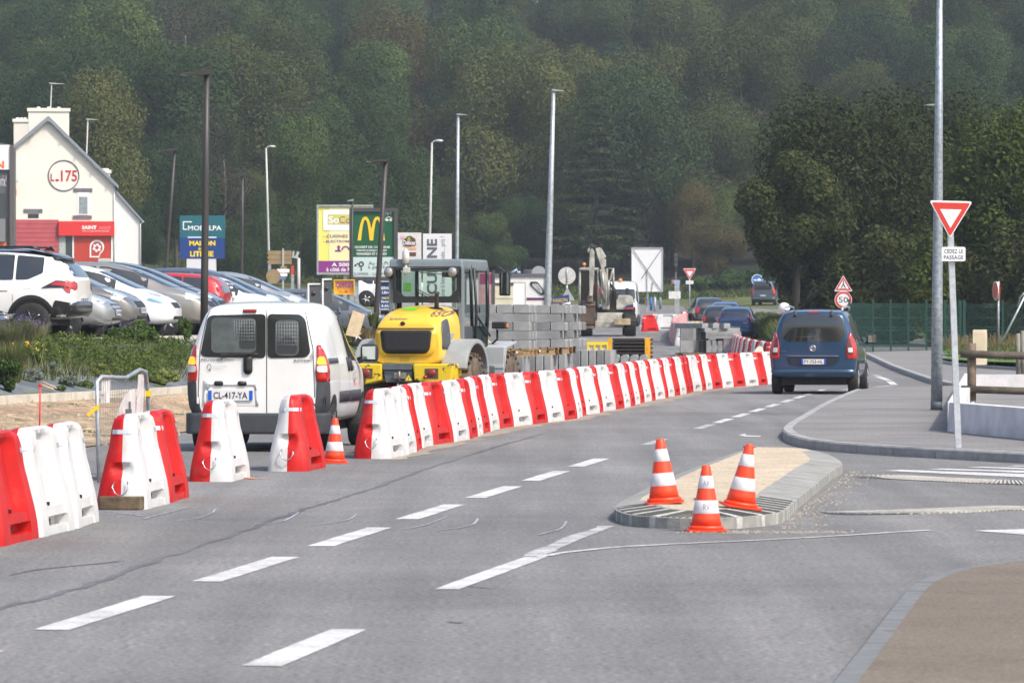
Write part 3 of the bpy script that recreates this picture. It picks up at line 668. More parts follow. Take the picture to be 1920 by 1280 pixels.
# ================================================================ cones
CON = M('cone_orange', (.78, .055, .012), .42, ns=6, na=.1); CONB = M('cone_band', (.68, .67, .69), .4, ns=25, na=.1)
def cone(loc, tilt, rz, label, s=1.0, marks=None, cap=False):
    t = thing('traffic_cone', loc, rz, label, 'traffic cone'); t.rotation_euler = (tilt[0], tilt[1], rz); t.scale = (s, s, s)
    r = lambda z: .118 - (z - .045) / .455 * .088
    mb = MB(); mb.prism(rrect(-.15, -.15, .15, .15, .03), 0, .016, 'z'); mb.lathe([(.135, .014), (.133, .038), (.120, .044)], 32); mb.build('base', CON, t)
    b = MB(); b.lathe([(.118, .043)] + [(r(z), z) for z in (.1, .2, .3, .4, .495)] + [(.028, .5), (.020, .5), (.018, .46)], 32); b.build('body', CON, t)
    for z0, z1 in ((.135, .235), (.325, .42)):
        k = MB(); k.lathe([(r(z0) + .0005, z0), (r(z0) + .002, z0 + .002), (r(z1) + .002, z1 - .002), (r(z1) + .0005, z1)], 32); k.build('band', CONB, t)
    if marks:
        for (tx, z, w, h) in marks:
            me = text_mesh(tx, w, h, bold=-.005); me.materials.append(M('faded_marker', (.22, .2, .32), .8))
            for v in me.vertices:
                zz = z + v.co.y; x = v.co.x; rr = r(zz) + .0035; v.co = (x, -math.sqrt(max(rr * rr - x * x, 0)), zz)
            link('lettering', me, t)
    return t
p = GP(1246, 944, .13); cone((p.x, p.y, .137), (0, R(-4), 0)[0:2], 0, 'leaning orange cone with white bands at the left side of the island', 1.03)
p = GP(1388, 951, .13); cone((p.x, p.y, .134), (R(3), R(8)), R(10), 'tilted orange cone with smudged white bands on the right side of the island')
p = GP(1324, 996, 0); cone((p.x, p.y, .003), (0, 0), 0, 'orange cone with pencilled AR and RV on its bands in front of the island', marks=[('AR', .365, .05, .045), ('RV', .185, .05, .045)])
p = GP(627, 868, 0); cone((p.x, p.y, .003), (0, R(1)), 0, 'dusty small orange cone between the barriers behind the white van', 1.0)

# ================================================================ bent mesh panel, foot block, stake
def mesh_panel():
    # px positions at about 36-40 m
    A = GP(186, 905, 0); t = thing('site_fence', (A.x, A.y, 0), 0, 'bent grey tubular mesh site panel with crumpled white sheet beside the left barriers', 'fence panel')
    Z0, Z1 = A.y, A.y + 2.6
    def L(x, y, Z): return P(x, y, Z) - Vector((A.x, A.y, 0))
    fr = MB(); fr.tube([L(186, 915, Z0), L(183, 800, Z0), L(182, 715, Z0), L(190, 706, Z0 + .1), L(236, 708, Z0 + 1.1), L(262, 693, Z0 + 2), L(273, 697, Z0 + 2.2), L(277, 735, Z0 + 2.3), L(283, 860, Z0 + 2.5), L(284, 893, Z0 + 2.6)], .021, 10); fr.build('frame', GALV, t)
    w = MB(); tl = [(186, 712), (236, 712), (262, 700), (274, 704)]; n = 26
    for i in range(n + 1):
        u = i / n; x = 188 + 86 * u; yt = np.interp(x, [186, 236, 262, 275], [712, 712, 698, 704]); Z = Z0 + 2.5 * u
        pts = [L(x + math.sin(y * .02 + u * 5) * 2.5 * (1 - abs(y - 800) / 110) if False else x, y, Z + .05 * math.sin(y * .05)) for y in np.linspace(yt, 900 - 22 * u, 5)]; w.tube(pts, .0022, 4, cap=False)
    for j in range(8):
        y = 735 + j * 22; w.tube([L(186, y + 4, Z0), L(215, y + 6, Z0 + .8), L(245, y - 2, Z0 + 1.7), L(280, y - 6, Z0 + 2.5)], .003, 4, cap=False)
    w.build('wire_mesh', M('wire', (.33, .31, .29), .5, .5), t)
    # white corrugated sheet pieces
    sh = MB(); 
    def sheetpoly(cols_, nseg=18):
        V = []; 
        for i in range(nseg + 1):
            u = i / nseg
            top, bot, dz = cols_(u); wv = .012 * (1 if i % 2 else -1)
            V.append(L(top[0], top[1], Z0 + dz + wv)); V.append(L(bot[0], bot[1], Z0 + dz + wv))
        sh.add(V, [(2 * i, 2 * i + 1, 2 * i + 3, 2 * i + 2) for i in range(nseg)])
    sheetpoly(lambda u: ((190 + 17 * u, 712), (189 + 17 * u, 755), .15 + .3 * u), 10)
    sheetpoly(lambda u: ((259 + 11 * u, 702 - 1 * u), (254 + 14 * u, 790 - 10 * u), 1.9 + .3 * u), 10)
    sheetpoly(lambda u: ((212 + 42 * u, 725 + 75 * (1 - u) ** 2.2 + 4 * u), (196 + 58 * u, 905 - 75 * u ** 1.5), .55 + .9 * u), 22)
    sh.build('corrugated_sheet', M('dirty_white_sheet', (.58, .54, .54), .5, ns=5, na=.25), t)
    cl = MB(); cl.box(L(241, 775, Z0 + .9), (.06, .06, .09)); cl.box(L(243, 762, Z0 + .9), (.02, .04, .1)); cl.tube([L(238, 790, Z0 + .9), L(230, 800, Z0 + .8), L(226, 820, Z0 + .7), L(229, 830, Z0 + .7)], .01, 6); cl.build('clamp', M('dark_zinc', (.16, .17, .18), .5, .6), t)
    f = MB(); pts = [L(162, 776, Z0 - .05), L(180, 760, Z0 - .05), L(185, 757, Z0 - .05), L(186, 766, Z0 - .05), L(179, 770, Z0 - .05), L(166, 780, Z0 - .05)]
    f.add(pts + [p + Vector((0, .004, 0)) for p in pts], [tuple(range(6)), tuple(range(11, 5, -1))] + [(i, (i + 1) % 6, (i + 1) % 6 + 6, i + 6) for i in range(6)])
    f.box(L(278, 737, Z0 + 2.3), (.055, .055, .062)); f.build('yellow_tape', M('yellow_tape', (.85, .5, .01), .5), t)
    r = MB()
    for q in (L(190, 706, Z0 + .1), L(210, 706, Z0 + .6), L(262, 694, Z0 + 2), L(277, 715, Z0 + 2.25)): r.lathe([(.023, -.004), (.0245, 0), (.023, .004)], 10, q, 'x')
    r.build('red_tie', M('red_tie', (.8, .05, .06), .5), t)
    rb = MB(); rb.box(L(201, 904, Z0 + .3), (.12, .03, .03), rz=.2); rb.build('stub_tube', DKMET, t)
    bp = GP(180, 958, 0); bt = MB(); bt.box((0, 0, .057), (.36, .17, .112), bev=.012); 
    o = bt.build('timber_block', M('wet_timber', (.12, .085, .05), .8, ns=7, na=.5, bump=.004, bs=30)); q0 = GP(226, 956, 0); o.location = (q0.x, q0.y + .1, 0); o.rotation_euler = (0, 0, R(-8)); tag(o, 'grimy brown timber foot block lying under the bent mesh panel', 'timber block')
mesh_panel()
q0 = P(74, 745, 61); zt = terrain(q0.x, 61); mb = MB(); mb.tube([(0, 0, 0), (.01, 0, 1.61 + (598 - 714) / FPX * 61 - zt)], .011, 8); mb.lathe([(.01, 0), (.026, .03), (.026, .045), (.0, .05)], 10, (.01, 0, 1.61 + (598 - 716) / FPX * 61 - zt - .02))
o = mb.build('marker_stake', M('red_stake', (.75, .03, .04), .5)); o.location = (q0.x, 61, zt - .05); tag(o, 'thin red marker stake standing in the dirt strip behind the left barriers', 'stake')
# survey string along the dirt
pts = [P(0, 776, 62), P(74, 768, 62), P(180, 764, 63), P(270, 758, 66), P(345, 749, 68)]
mb = MB(); mb.tube(pts, .004, 5); tag(mb.build('survey_string', M('pink_string', (.6, .2, .16), .7)), 'pinkish survey string stretched low along the dirt strip', 'string')

# ================================================================ lamps, poles
def pole(bx, by, tx, ty, Z, r0, r1, mat, label, head, zg=None, name='street_lamp', cat='street lamp', group=None):
    B = P(bx, by, Z); g_ = terrain(B.x, Z) if zg is None else zg; T = P(tx, ty, Z)
    X0 = B.x if by >= 9000 else B.x - (T.x - B.x) * ((B.z - g_) / max(T.z - B.z, .1)); t = thing(name, (X0, Z, g_), 0, label, cat, group); H_ = T.z - g_; dx = T.x - X0
    mb = MB(); mb.tube([(0, 0, -.02), (dx * .25, 0, H_ * .25), (dx * .6, 0, H_ * .6), (dx, 0, H_)], [r0, r0 * .85 + r1 * .15, (r0 + r1) / 2, r1], 14); mb.build('pole', mat, t)
    if head: head(t, Vector((dx, 0, H_)))
    return t
def head_flat(w, h, d, mat, side=-1):
    def f(t, p):
        mb = MB(); mb.prism([(p.x + .18 * w * -side, p.z + h * .9), (p.x + w * side * .8, p.z + h * .28), (p.x + w * side, p.z - .0), (p.x + w * side * .9, p.z - h * .12), (p.x + .12 * w * -side, p.z - h * .1)], p.y - d / 2, p.y + d / 2); mb.build('lamp_head', mat, t, bevel=.006)
        ln = MB(); ln.box((p.x + side * w * .82, p.y, p.z - h * .02), (w * .22, d * .8, h * .2)); ln.build('lens', CLRL, t)
    return f
def head_round(w, h, mat, side=1):
    def f(t, p):
        mb = MB(); mb.tube([p, p + Vector((side * w * .25, 0, h * .8))], .03, 8)
        mb.lathe([(.001, h * 1.3), (w * .25, h * 1.25), (w * .38, h * .8), (w * .4, h * .5), (w * .3, h * .35)], 14, p + Vector((side * w * .62, 0, 0))); mb.build('lamp_head', mat, t)
    return f
pole(383, 570, 388, 140, 98, .085, .06, DKMET, 'tallest dark brown lamp post rising behind the white van', head_flat(.62, .11, .3, DKMET))
pole(313, 480, 328, 283, 180, .075, .055, DKMET, 'dark lamp post between the white gabled house and the blue sign', head_flat(.78, .13, .3, DKMET))
pole(453, 520, 455, 330, 215, .08, .06, DKMET, 'dark lamp post right of the blue sign and tall dark post', head_flat(.75, .14, .3, DKMET))
pole(705, 600, 723, 303, 112, .075, .055, DKMET, 'leaning dark lamp post crossing the green billboard', head_flat(.5, .08, .26, DKMET))
pole(657, 565, 661, 377, 150, .055, .035, DKMET, 'thin dark lamp post at the left edge of the green billboard', head_flat(.18, .07, .25, GALV))
LG = M('light_grey_metal', (.42, .42, .40), .5, .1)
pole(502, 395, 499, 278, 240, .07, .05, LG, 'pale lamp post with rounded head above the brown signpost', head_round(.5, .12, LG))
pole(806, 440, 810, 268, 200, .07, .045, LG, 'pale lamp post with rounded head right of the green billboard', head_round(.5, .12, LG))
pole(857, 485, 859, 216, 170, .075, .055, GALV, 'slim grey lamp post above the white vertical flag sign', head_flat(.36, .06, .2, GALV, 1))
pole(1027, 556, 1038, 171, 150, .13, .06, GALV, 'tall tapered grey lamp post behind the white site cabin', head_flat(.36, .07, .2, GALV, 1))
pole(1757, 500, 1757, 198, 190, .08, .05, GALV, 'far lamp post mostly hidden behind the near steel column', head_flat(.65, .09, .25, GALV))
pole(95, 205, 97, 158, 330, .05, .04, LG, 'thin antenna-like lamp post behind the chimneys', head_flat(1, .12, .2, LG, 1), name='street_lamp')
pole(162, 300, 165, 225, 330, .06, .05, LG, 'thin grey lamp post rising behind the roof slope of the gabled house', head_flat(.8, .12, .2, LG, 1))
t = pole(1756, 768, 1762, -60, 74, .096, .045, M('mottled_galvanised', (.30, .34, .37), .45, .45, ns=16, na=.35), 'large galvanised column standing on the near pavement beside the give-way sign', None, zg=.12, cat='street lamp')
mb = MB(); mb.lathe([(.0975, 0), (.0975, .13), (.096, .131)], 20); mb.build('painted_foot', M('grey_foot', (.09, .11, .13), .6), t)

# ================================================================ signs
SRED = M('sign_red', (.58, .045, .03), .35); SWH = M('sign_white', (.75, .75, .76), .35); SBL = M('sign_black', (.02, .02, .02), .5); SBLUE = M('sign_blue', (.01, .13, .45), .35); SBACK = M('sign_back', (.40, .41, .42), .45, .4)
def tri_pts(s, up=False):
    h = s * .866; p = [(-s / 2, h / 2), (s / 2, h / 2), (0, -h / 2)]
    return [(x, -z) for x, z in p] if up else p
def sign_face(name, poly, c, y, th, mat, t, flip=1):
    mb = MB(); mb.prism([(c[0] + a, c[1] + b) for a, b in poly], y, y + th); return mb.build(name, mat, t)
# near give-way
def giveway(bx, by, Z, zg, tx, ty, size, plq, label, lean, postr, near=False, yaw=0):
    B = P(bx, by, Z); T = P(tx, ty, Z); t = thing('give_way_sign', (B.x, Z, zg), yaw, label, 'road sign')
    dx, H_ = T.x - B.x, T.z - zg
    mb = MB(); top = H_ + size * .3; ddx = dx * top / H_
    if near: mb.prism([(-postr, 0), (postr, 0), (ddx + postr, top), (ddx - postr, top)], -.04, .04)
    else: mb.tube([(0, 0, 0), (ddx, 0, top)], postr, 8)
    mb.build('post', GALV if not near else M('bright_galvanised', (.5, .53, .56), .4, .3, ns=14, na=.2), t)
    c = (dx, H_); h = size * .866
    rot = lambda pts: [(x * math.cos(lean) - z * math.sin(lean), x * math.sin(lean) + z * math.cos(lean)) for x, z in pts]
    pl = sign_face('plate', rpoly(rot(tri_pts(size)), size * .07), c, -.075, .022, SWH, t)
    in1 = [(x, z + size * .0) for x, z in tri_pts(size * .9)]; in2 = tri_pts(size * .50)
    sh = size * .0
    sign_face('red_border', rpoly(rot(in1), size * .05), c, -.0785, .003, SRED, t); sign_face('white_centre', rpoly(rot([(x, z + size * .02) for x, z in in2]), size * .01), c, -.0815, .003, SWH, t)
    if plq:
        pc = (c[0] + (plq[0]), c[1] + plq[1]); pm = sign_face('plaque', rrect(-plq[2] / 2, -plq[3] / 2, plq[2] / 2, plq[3] / 2, .02), pc, -.07, .025, SWH, t)
        if near:
            text('C\u00c9DEZ LE', (pc[0], -.073, pc[1] + .038), pm, SBL, w=.215, h=.058, bold=.004, spacing=1.1); text('PASSAGE', (pc[0], -.073, pc[1] - .038), pm, SBL, w=.225, h=.045, bold=.004, spacing=1.1)
        else: text('CEDEZ LE PASSAGE', (pc[0], -.073, pc[1]), pm, SBL, w=plq[2] * .8, h=plq[3] * .3)
    return t
s = 52.2
giveway(1797, 838, s, .12, 1781, 412, .50, (.036, -.398, .275, .165), 'near give-way triangle on a leaning square galvanised post on the corner pavement', R(-1.5), .034, True, 0)
giveway(1293, 560, 275, terrain(P(1293, 560, 275).x, 275), 1293, 514, .8, (0, -.50, .46, .2), 'distant give-way triangle above its plaque at the roundabout entry', 0, .04)
def round_sign(name, x, y, Z, r, label, face, post_to=None, zg=None, mats=None):
    T = P(x, y, Z); g_ = terrain(T.x, Z) if zg is None else zg; t = thing(name, (T.x, Z, g_), 0, label, 'road sign'); H_ = T.z - g_
    mb = MB(); mb.tube([(0, 0, 0), (0, 0, H_ + r)], .035, 8); mb.build('post', GALV, t); face(t, H_); return t
def f50(t, H_):
    r = .33; sign_face('plate', disc(32, r), (0, H_), -.06, .02, SWH, t); sign_face('red_ring', disc(32, r * .95), (0, H_), -.063, .003, SRED, t); sign_face('white_centre', disc(32, r * .70), (0, H_), -.066, .003, SWH, t)
    text('50', (0, -.068, H_), t, SBL, w=.36, h=.22, bold=.008)
    c = (0, H_ + .63); sign_face('triangle_plate', rpoly(tri_pts(.70, True), .04), c, -.06, .02, SWH, t); sign_face('red_border', rpoly([(x, z - .0) for x, z in tri_pts(.62, True)], .03), c, -.063, .003, SRED, t); sign_face('white_centre', rpoly([(x, z - .03) for x, z in tri_pts(.42, True)], .01), c, -.066, .003, SWH, t)
    mb = MB(); f = lambda q: [(c[0] + a * .105, c[1] - .075 + b * .105) for a, b in q]
    mb.prism(f([(-.15, 1.2), (.15, 1.2), (.2, .4), (.9, -.9), (.6, -1), (0, .0), (-.6, -1), (-.9, -.9), (-.2, .4)]), -.069, -.066); mb.prism(f(disc(8, .25, (0, 1.5))), -.069, -.066)
    for k in (-2, -1, 0, 1, 2): mb.prism(f([(k * .55 - .15, -1.3), (k * .55 + .1, -1.3), (k * .5 + .1, -1.05), (k * .5 - .1, -1.05)]), -.069, -.066)
    mb.build('walker_symbol', SBL, t)
round_sign('speed_sign', 1581, 562, 172, .33, 'round 50 speed limit sign below a pedestrian warning triangle, before the dark tree', f50)
def fblue(t, H_):
    sign_face('plate', disc(28, .46), (0, H_), -.06, .02, SWH, t); sign_face('blue_disc', disc(28, .41), (0, H_), -.063, .003, SBLUE, t)
    mb = MB(); mb.prism([(-.3, H_ - .05), (.08, H_ - .05), (.02, H_ - .15), (.15, H_ - .15), (.33, H_), (.15, H_ + .15), (.02, H_ + .15), (.08, H_ + .05), (-.3, H_ + .05)], -.067, -.063); mb.build('arrow', SWH, t)
round_sign('direction_arrow_sign', 1420, 525, 358, .46, 'round blue sign with white right arrow above the far grey people carrier', fblue)
def fback(t, H_):
    sign_face('disc_back', disc(28, .36), (0, H_), -.05, .02, M('sign_back_pale', (.5, .5, .48), .5, ns=6), t)
    mb = MB(); mb.tube([(0, -.07, H_ - .3), (0, -.07, H_ + .3)], .03, 6); mb.build('bracket', GALV, t)
    sign_face('triangle_back', rpoly(tri_pts(.62, True), .04), (.02, H_ - .75), -.05, .02, SBACK, t); sign_face('triangle_back', rpoly(tri_pts(.9, True), .04), (-.05, H_ - 1.35), -.09, .02, SBACK, t)
round_sign('sign_seen_from_behind', 1063, 517, 185, .36, 'grey back of a round sign over triangular ones left of the excavator', fback)
def fside(t, H_):
    for dx, a in ((-.1, -78), (.02, 80)):
        mb = MB(); mb.T = Matrix.Translation((dx, -.02, H_)) @ Matrix.Rotation(R(a), 4, 'Z'); mb.prism(disc(24, .33), -.012, .012); o = mb.build('plate', SWH, t)
        mb = MB(); mb.T = Matrix.Translation((dx, -.02, H_)) @ Matrix.Rotation(R(a), 4, 'Z'); mb.prism(disc(24, .30), -.016 if a > 0 else -.016, -.013); mb.build('red_face', SRED, t)
round_sign('no_entry_sign', 1872, 545, 158, .33, 'pair of round red signs seen edge-on on a thin post before the green fence', fside)
# slanted pole right
A, B = P(1868, 663, 150), P(1924, 550, 150); mb = MB(); mb.tube([A, B], .035, 8); mb.tube([P(1908, 575, 150), P(1914, 556, 149.8), P(1925, 545, 149.8)], .03, 8); tag(mb.build('slanted_pole', GALV), 'grey steel pole leaning right from the foot of the edge-on signs', 'pole')

# -------- wooden rail fence, stele, white trough wall
WOODR = M('weathered_round_timber', (.15, .11, .075), .8, ns=5, na=.45, bump=.01, bs=18); WDK = M('dark_round_timber', (.085, .068, .05), .8, ns=5, na=.4, bump=.01, bs=20)
Zf = 73.0; t = thing('timber_rail_fence', (P(1822, 760, Zf).x, Zf, .12), 0, 'round-timber two-rail fence with a concrete-footed post above the white low wall', 'fence')
def LX(x, y, Z=Zf): return P(x, y, Z) - t.location
b0 = LX(1822, 0)[0]
mb = MB(); mb.tube([(b0, 0, 0), (b0, 0, LX(0, 643)[2])], .072, 14); mb.build('post', WOODR, t)
mb = MB(); mb.tube([(b0, 0, -.01), (b0, 0, .17)], .078, 14); mb.build('metal_shoe', GALV, t)
mb = MB(); mb.tube([LX(1800, 663) + Vector((0, -.12, 0)), LX(1860, 665) + Vector((0, -.12, 0)), LX(1990, 669) + Vector((0, -.12, 0))], .062, 12); mb.build('rail', WDK, t)
mb = MB(); mb.tube([LX(1801, 729) + Vector((0, -.12, 0)), LX(1990, 735) + Vector((0, -.12, 0))], .06, 12); mb.build('rail', WDK, t)
for i, (x, y0, y1, Z) in enumerate([(1909, 625, 697, 118), (1918, 620, 705, 112)]):
    a = P(x, y1, Z); mb = MB(); h = P(0, y0, Z).z - a.z; mb.tube([(0, 0, -.1), (0, 0, h)], .055, 10); o = mb.build('timber_post', M('grey_timber', (.2, .19, .16), .85, ns=5, na=.3)); o.location = a; tag(o, ['short grey timber post on the lawn right of the beige stone', 'timber post at the right edge of the photo on the lawn'][i], 'post')
p = P(1837, 684, 128); mb = MB(); mb.prism(rrect(-.2, 0, .2, 1.0, .03), -.07, .07); STELE = M('beige_stone', (.62, .53, .38), .8, ns=3, na=.12)
t2 = thing('marker_stone', (p.x, 128, p.z), 0, 'upright beige engraved stone slab on the lawn behind the rail fence', 'marker stone'); mb.build('slab', STELE, t2, bevel=.01)
mb = MB()
for k in range(13): mb.box((.0, -.072, .34 + k * .045), (.30, .004, .012))
mb.build('engraved_lines', M('engraving', (.5, .42, .3), .9), t2)
WALLM = M('white_render', (.56, .55, .56), .85, ns=1.6, na=.22, bump=.003, bs=30)
t3 = thing('low_wall', (P(1778, 0, 59.6).x, 59.6, .12), 0, 'low white rendered trough wall at the right edge beside the give-way post', 'low wall')
lo = t3.location
def wl(x, y, Z): return P(x, y, Z) - lo
mb = MB(); a = GP(1776, 809, .12) - lo; b = GP(1926, 824, .12) - lo; b = a + (b - a) * 2.2
hgt = .385; d = (b - a).normalized(); n_ = Vector((-d.y, d.x, 0))
def seg(a, b, w, z0, z1, m): 
    d = (b - a).normalized(); n_ = Vector((-d.y, d.x, 0)) * w
    m.add([a + Vector((0, 0, z0)), b + Vector((0, 0, z0)), b + n_ + Vector((0, 0, z0)), a + n_ + Vector((0, 0, z0)), a + Vector((.03, 0.03, z1)), b + Vector((0, 0.03, z1)), b + n_ + Vector((0, 0, z1)), a + n_ + Vector((.03, 0, z1))], [(0, 1, 5, 4), (1, 2, 6, 5), (2, 3, 7, 6), (3, 0, 4, 7), (4, 5, 6, 7)])
seg(a, b, .22, 0, hgt, mb); mb.build('front_wall', WALLM, t3)
mb = MB(); c = Vector((P(1809, 0, 92).x, 92, .12)) - lo; a1 = a + Vector((.03, .23, 0)); dd = (c - a1).normalized(); nn = Vector((dd.y, -dd.x, 0)) * .22
mb.add([a1 + Vector((0, 0, 0)), c, c + nn, a1 + nn] + [q + Vector((0, 0, .383)) for q in (a1, c, c + nn, a1 + nn)], [(0, 1, 5, 4), (1, 2, 6, 5), (2, 3, 7, 6), (3, 0, 4, 7), (4, 5, 6, 7)]); mb.build('side_wall', WALLM, t3)
mb = MB(); seg(c, c + Vector((8, -.2, 0)), .22, 0, .36, mb); mb.build('back_wall', WALLM, t3)
# ================================================================ vehicles
def paint(name, c, metal=0.0, rough=.32):
    return M(name, c, rough, metal, .8, ns=1.2, na=.06)
def subsurf(me, lv):
    o = bpy.data.objects.new('t', me); md = o.modifiers.new('s', 'SUBSURF'); md.levels = lv
    return evalmesh(o)
def loft(st, mat, lv=2):
    """st rows: x, zb, zs, zt, w, wt  -> smooth closed shell. x forward, y left"""
    V = []; Fq = []
    for (x, zb, zs, zt, w, wt) in st:
        zm = zb + (zs - zb) * .5
        half = [(0, zb), (w * .8, zb), (w * .965, zb + .05), (w, zm), (w * .985, zs - .03), (w * .955, zs + .02), (wt + (w - wt) * .22, zt - (zt - zs) * .22), (wt * .93, zt - .015), (wt * .6, zt), (0, zt + .012)]
        ring = [(y, z) for y, z in half] + [(-y, z) for y, z in half[-2:0:-1]]
        V += [(x, y, z) for y, z in ring]
    n = len(V) // len(st)
    for i in range(len(st) - 1):
        Fq += [(i * n + k, i * n + (k + 1) % n, (i + 1) * n + (k + 1) % n, (i + 1) * n + k) for k in range(n)]
    h = n // 2
    for base, rev in ((0, 0), ((len(st) - 1) * n, 1)):
        for k in range(h):
            a, b, c, d = base + k, base + k + 1, base + (n - k - 1) % n, base + (n - k) % n
            f = tuple(dict.fromkeys((a, b, c, d)))
            if len(f) >= 3: Fq.append(f[::-1] if rev else f)
    me = bpy.data.meshes.new('body'); me.from_pydata(V, [], Fq); bm = bmesh.new(); bm.from_mesh(me); bmesh.ops.recalc_face_normals(bm, faces=bm.faces[:]); bm.to_mesh(me); bm.free()
    me = subsurf(me, lv); me.materials.clear(); me.materials.append(mat); me.polygons.foreach_set('use_smooth', [True] * len(me.polygons)); me.name = 'body'; return me
class Shell:
    def __init__(s, st, mat, parent, lv=3):
        s.me = loft(st, mat, lv); s.o = link('body', s.me, parent); s.p = parent
        bm = bmesh.new(); bm.from_mesh(s.me); s.bvh = BVHTree.FromBMesh(bm); bm.free(); s.L = max(r[0] for r in st)
    def hit(s, a, b, plane):
        o, d = {'rear': ((-3, -a, b), (1, 0, 0)), 'front': ((s.L + 3, a, b), (-1, 0, 0)), 'right': ((a, -3, b), (0, 1, 0)), 'left': ((a, 3, b), (0, -1, 0)), 'top': ((a, b, 4), (0, 0, -1))}[plane]
        loc, nrm, i, dist = s.bvh.ray_cast(Vector(o), Vector(d)); return loc, nrm
    def patch(s, name, poly, plane, mat, off=.005, parent=None, step=.09, thick=0, dt=None):
        """polygon (a,b) laid on the shell: rear/front a = viewer's right, sides a = x"""
        bm = bmesh.new(); vs = [bm.verts.new((p[0], p[1], 0)) for p in poly]; bm.faces.new(vs)
        xs = [p[0] for p in poly]; ys = [p[1] for p in poly]
        for ax, lo, hi in ((0, min(xs), max(xs)), (1, min(ys), max(ys))):
            k = lo + step
            while k < hi - step * .3:
                co = (k, 0, 0) if ax == 0 else (0, k, 0); no = (1, 0, 0) if ax == 0 else (0, 1, 0)
                bmesh.ops.bisect_plane(bm, geom=bm.verts[:] + bm.edges[:] + bm.faces[:], plane_co=co, plane_no=no); k += step
        dead = []
        for v in bm.verts:
            loc, nrm = s.hit(v.co.x, v.co.y, plane)
            for k in range(14):
                if plane in ('rear', 'front') and (loc is None or abs(nrm.x) < .30) and abs(v.co.x) > .4: v.co.x *= .985; loc, nrm = s.hit(v.co.x, v.co.y, plane)
            if loc is None: dead.append(v); continue
            ax = {'rear': Vector((-1, 0, 0)), 'front': Vector((1, 0, 0)), 'right': Vector((0, -1, 0)), 'left': Vector((0, 1, 0)), 'top': Vector((0, 0, 1))}[plane]
            v.co = loc + (nrm + ax * .6).normalized() * off
        if dead: bmesh.ops.delete(bm, geom=dead, context='VERTS')
        bmesh.ops.triangulate(bm, faces=bm.faces[:]); bmesh.ops.recalc_face_normals(bm, faces=bm.faces[:])
        for f in bm.faces: f.smooth = True
        ax = {'rear': Vector((-1, 0, 0)), 'front': Vector((1, 0, 0)), 'right': Vector((0, -1, 0)), 'left': Vector((0, 1, 0)), 'top': Vector((0, 0, 1))}[plane]
        if bm.faces and sum((f.normal.dot(ax) for f in bm.faces)) < 0: bmesh.ops.reverse_faces(bm, faces=bm.faces[:])
        if thick:   # closed rim down to the shell
            ed = [e for e in bm.edges if len(e.link_faces) == 1]; r = bmesh.ops.extrude_edge_only(bm, edges=ed)
            for v in [g for g in r['geom'] if isinstance(g, bmesh.types.BMVert)]: v.co -= ax * thick
        me = bpy.data.meshes.new(name); bm.to_mesh(me); bm.free(); me.materials.append(mat); return link(name, me, parent or s.p)
    def txt(s, body, a, b, w, h, plane, mat, bold=.0, spacing=1.0, off=.012, parent=None, name='lettering'):
        loc, nrm = s.hit(a, b, plane)
        me = text_mesh(body, w, h, bold=bold, spacing=spacing, name=name); me.materials.append(mat)
        rz = {'rear': R(-90), 'front': R(90), 'right': 0, 'left': R(180)}[plane]
        for v in me.vertices:
            aa = a + (v.co.x if plane in ('rear', 'front', 'right') else -v.co.x); l, n_ = s.hit(aa, b + v.co.y, plane)
            if l is None: l = loc
            v.co = l + nrm * off
        return link(name, me, parent or s.p)
PLATEW = M('number_plate', (.68, .68, .68), .35); PBLUE = M('plate_blue', (.01, .10, .52), .35)
def plate(parent, c, w, h, txt_, yaw, sc=1):
    """plate facing local -x when yaw=-90deg"""
    mb = MB(); mb.T = Matrix.Translation(Vector(c)) @ Matrix.Rotation(yaw, 4, 'Z'); mb.prism(rrect(-w / 2, -h / 2, w / 2, h / 2, .012), -.008, 0); p = mb.build('number_plate', PLATEW, parent)
    for sg in (-1, 1):
        mb = MB(); mb.T = Matrix.Translation(Vector(c)) @ Matrix.Rotation(yaw, 4, 'Z'); x = sg * w * .46; mb.prism([(x - w * .04, -h / 2 + .004), (x + w * .04, -h / 2 + .004), (x + w * .04, h / 2 - .004), (x - w * .04, h / 2 - .004)], -.0105, -.008); mb.build('blue_strip', PBLUE, p)
    me = text_mesh(txt_, w * .76, h * .66, bold=.012); me.materials.append(SBL); me.transform(Matrix.Translation(Vector(c)) @ Matrix.Rotation(yaw, 4, 'Z') @ Matrix.Translation((0, -.0115, 0)) @ Matrix.Rotation(R(90), 4, 'X')); link('lettering', me, p); return p
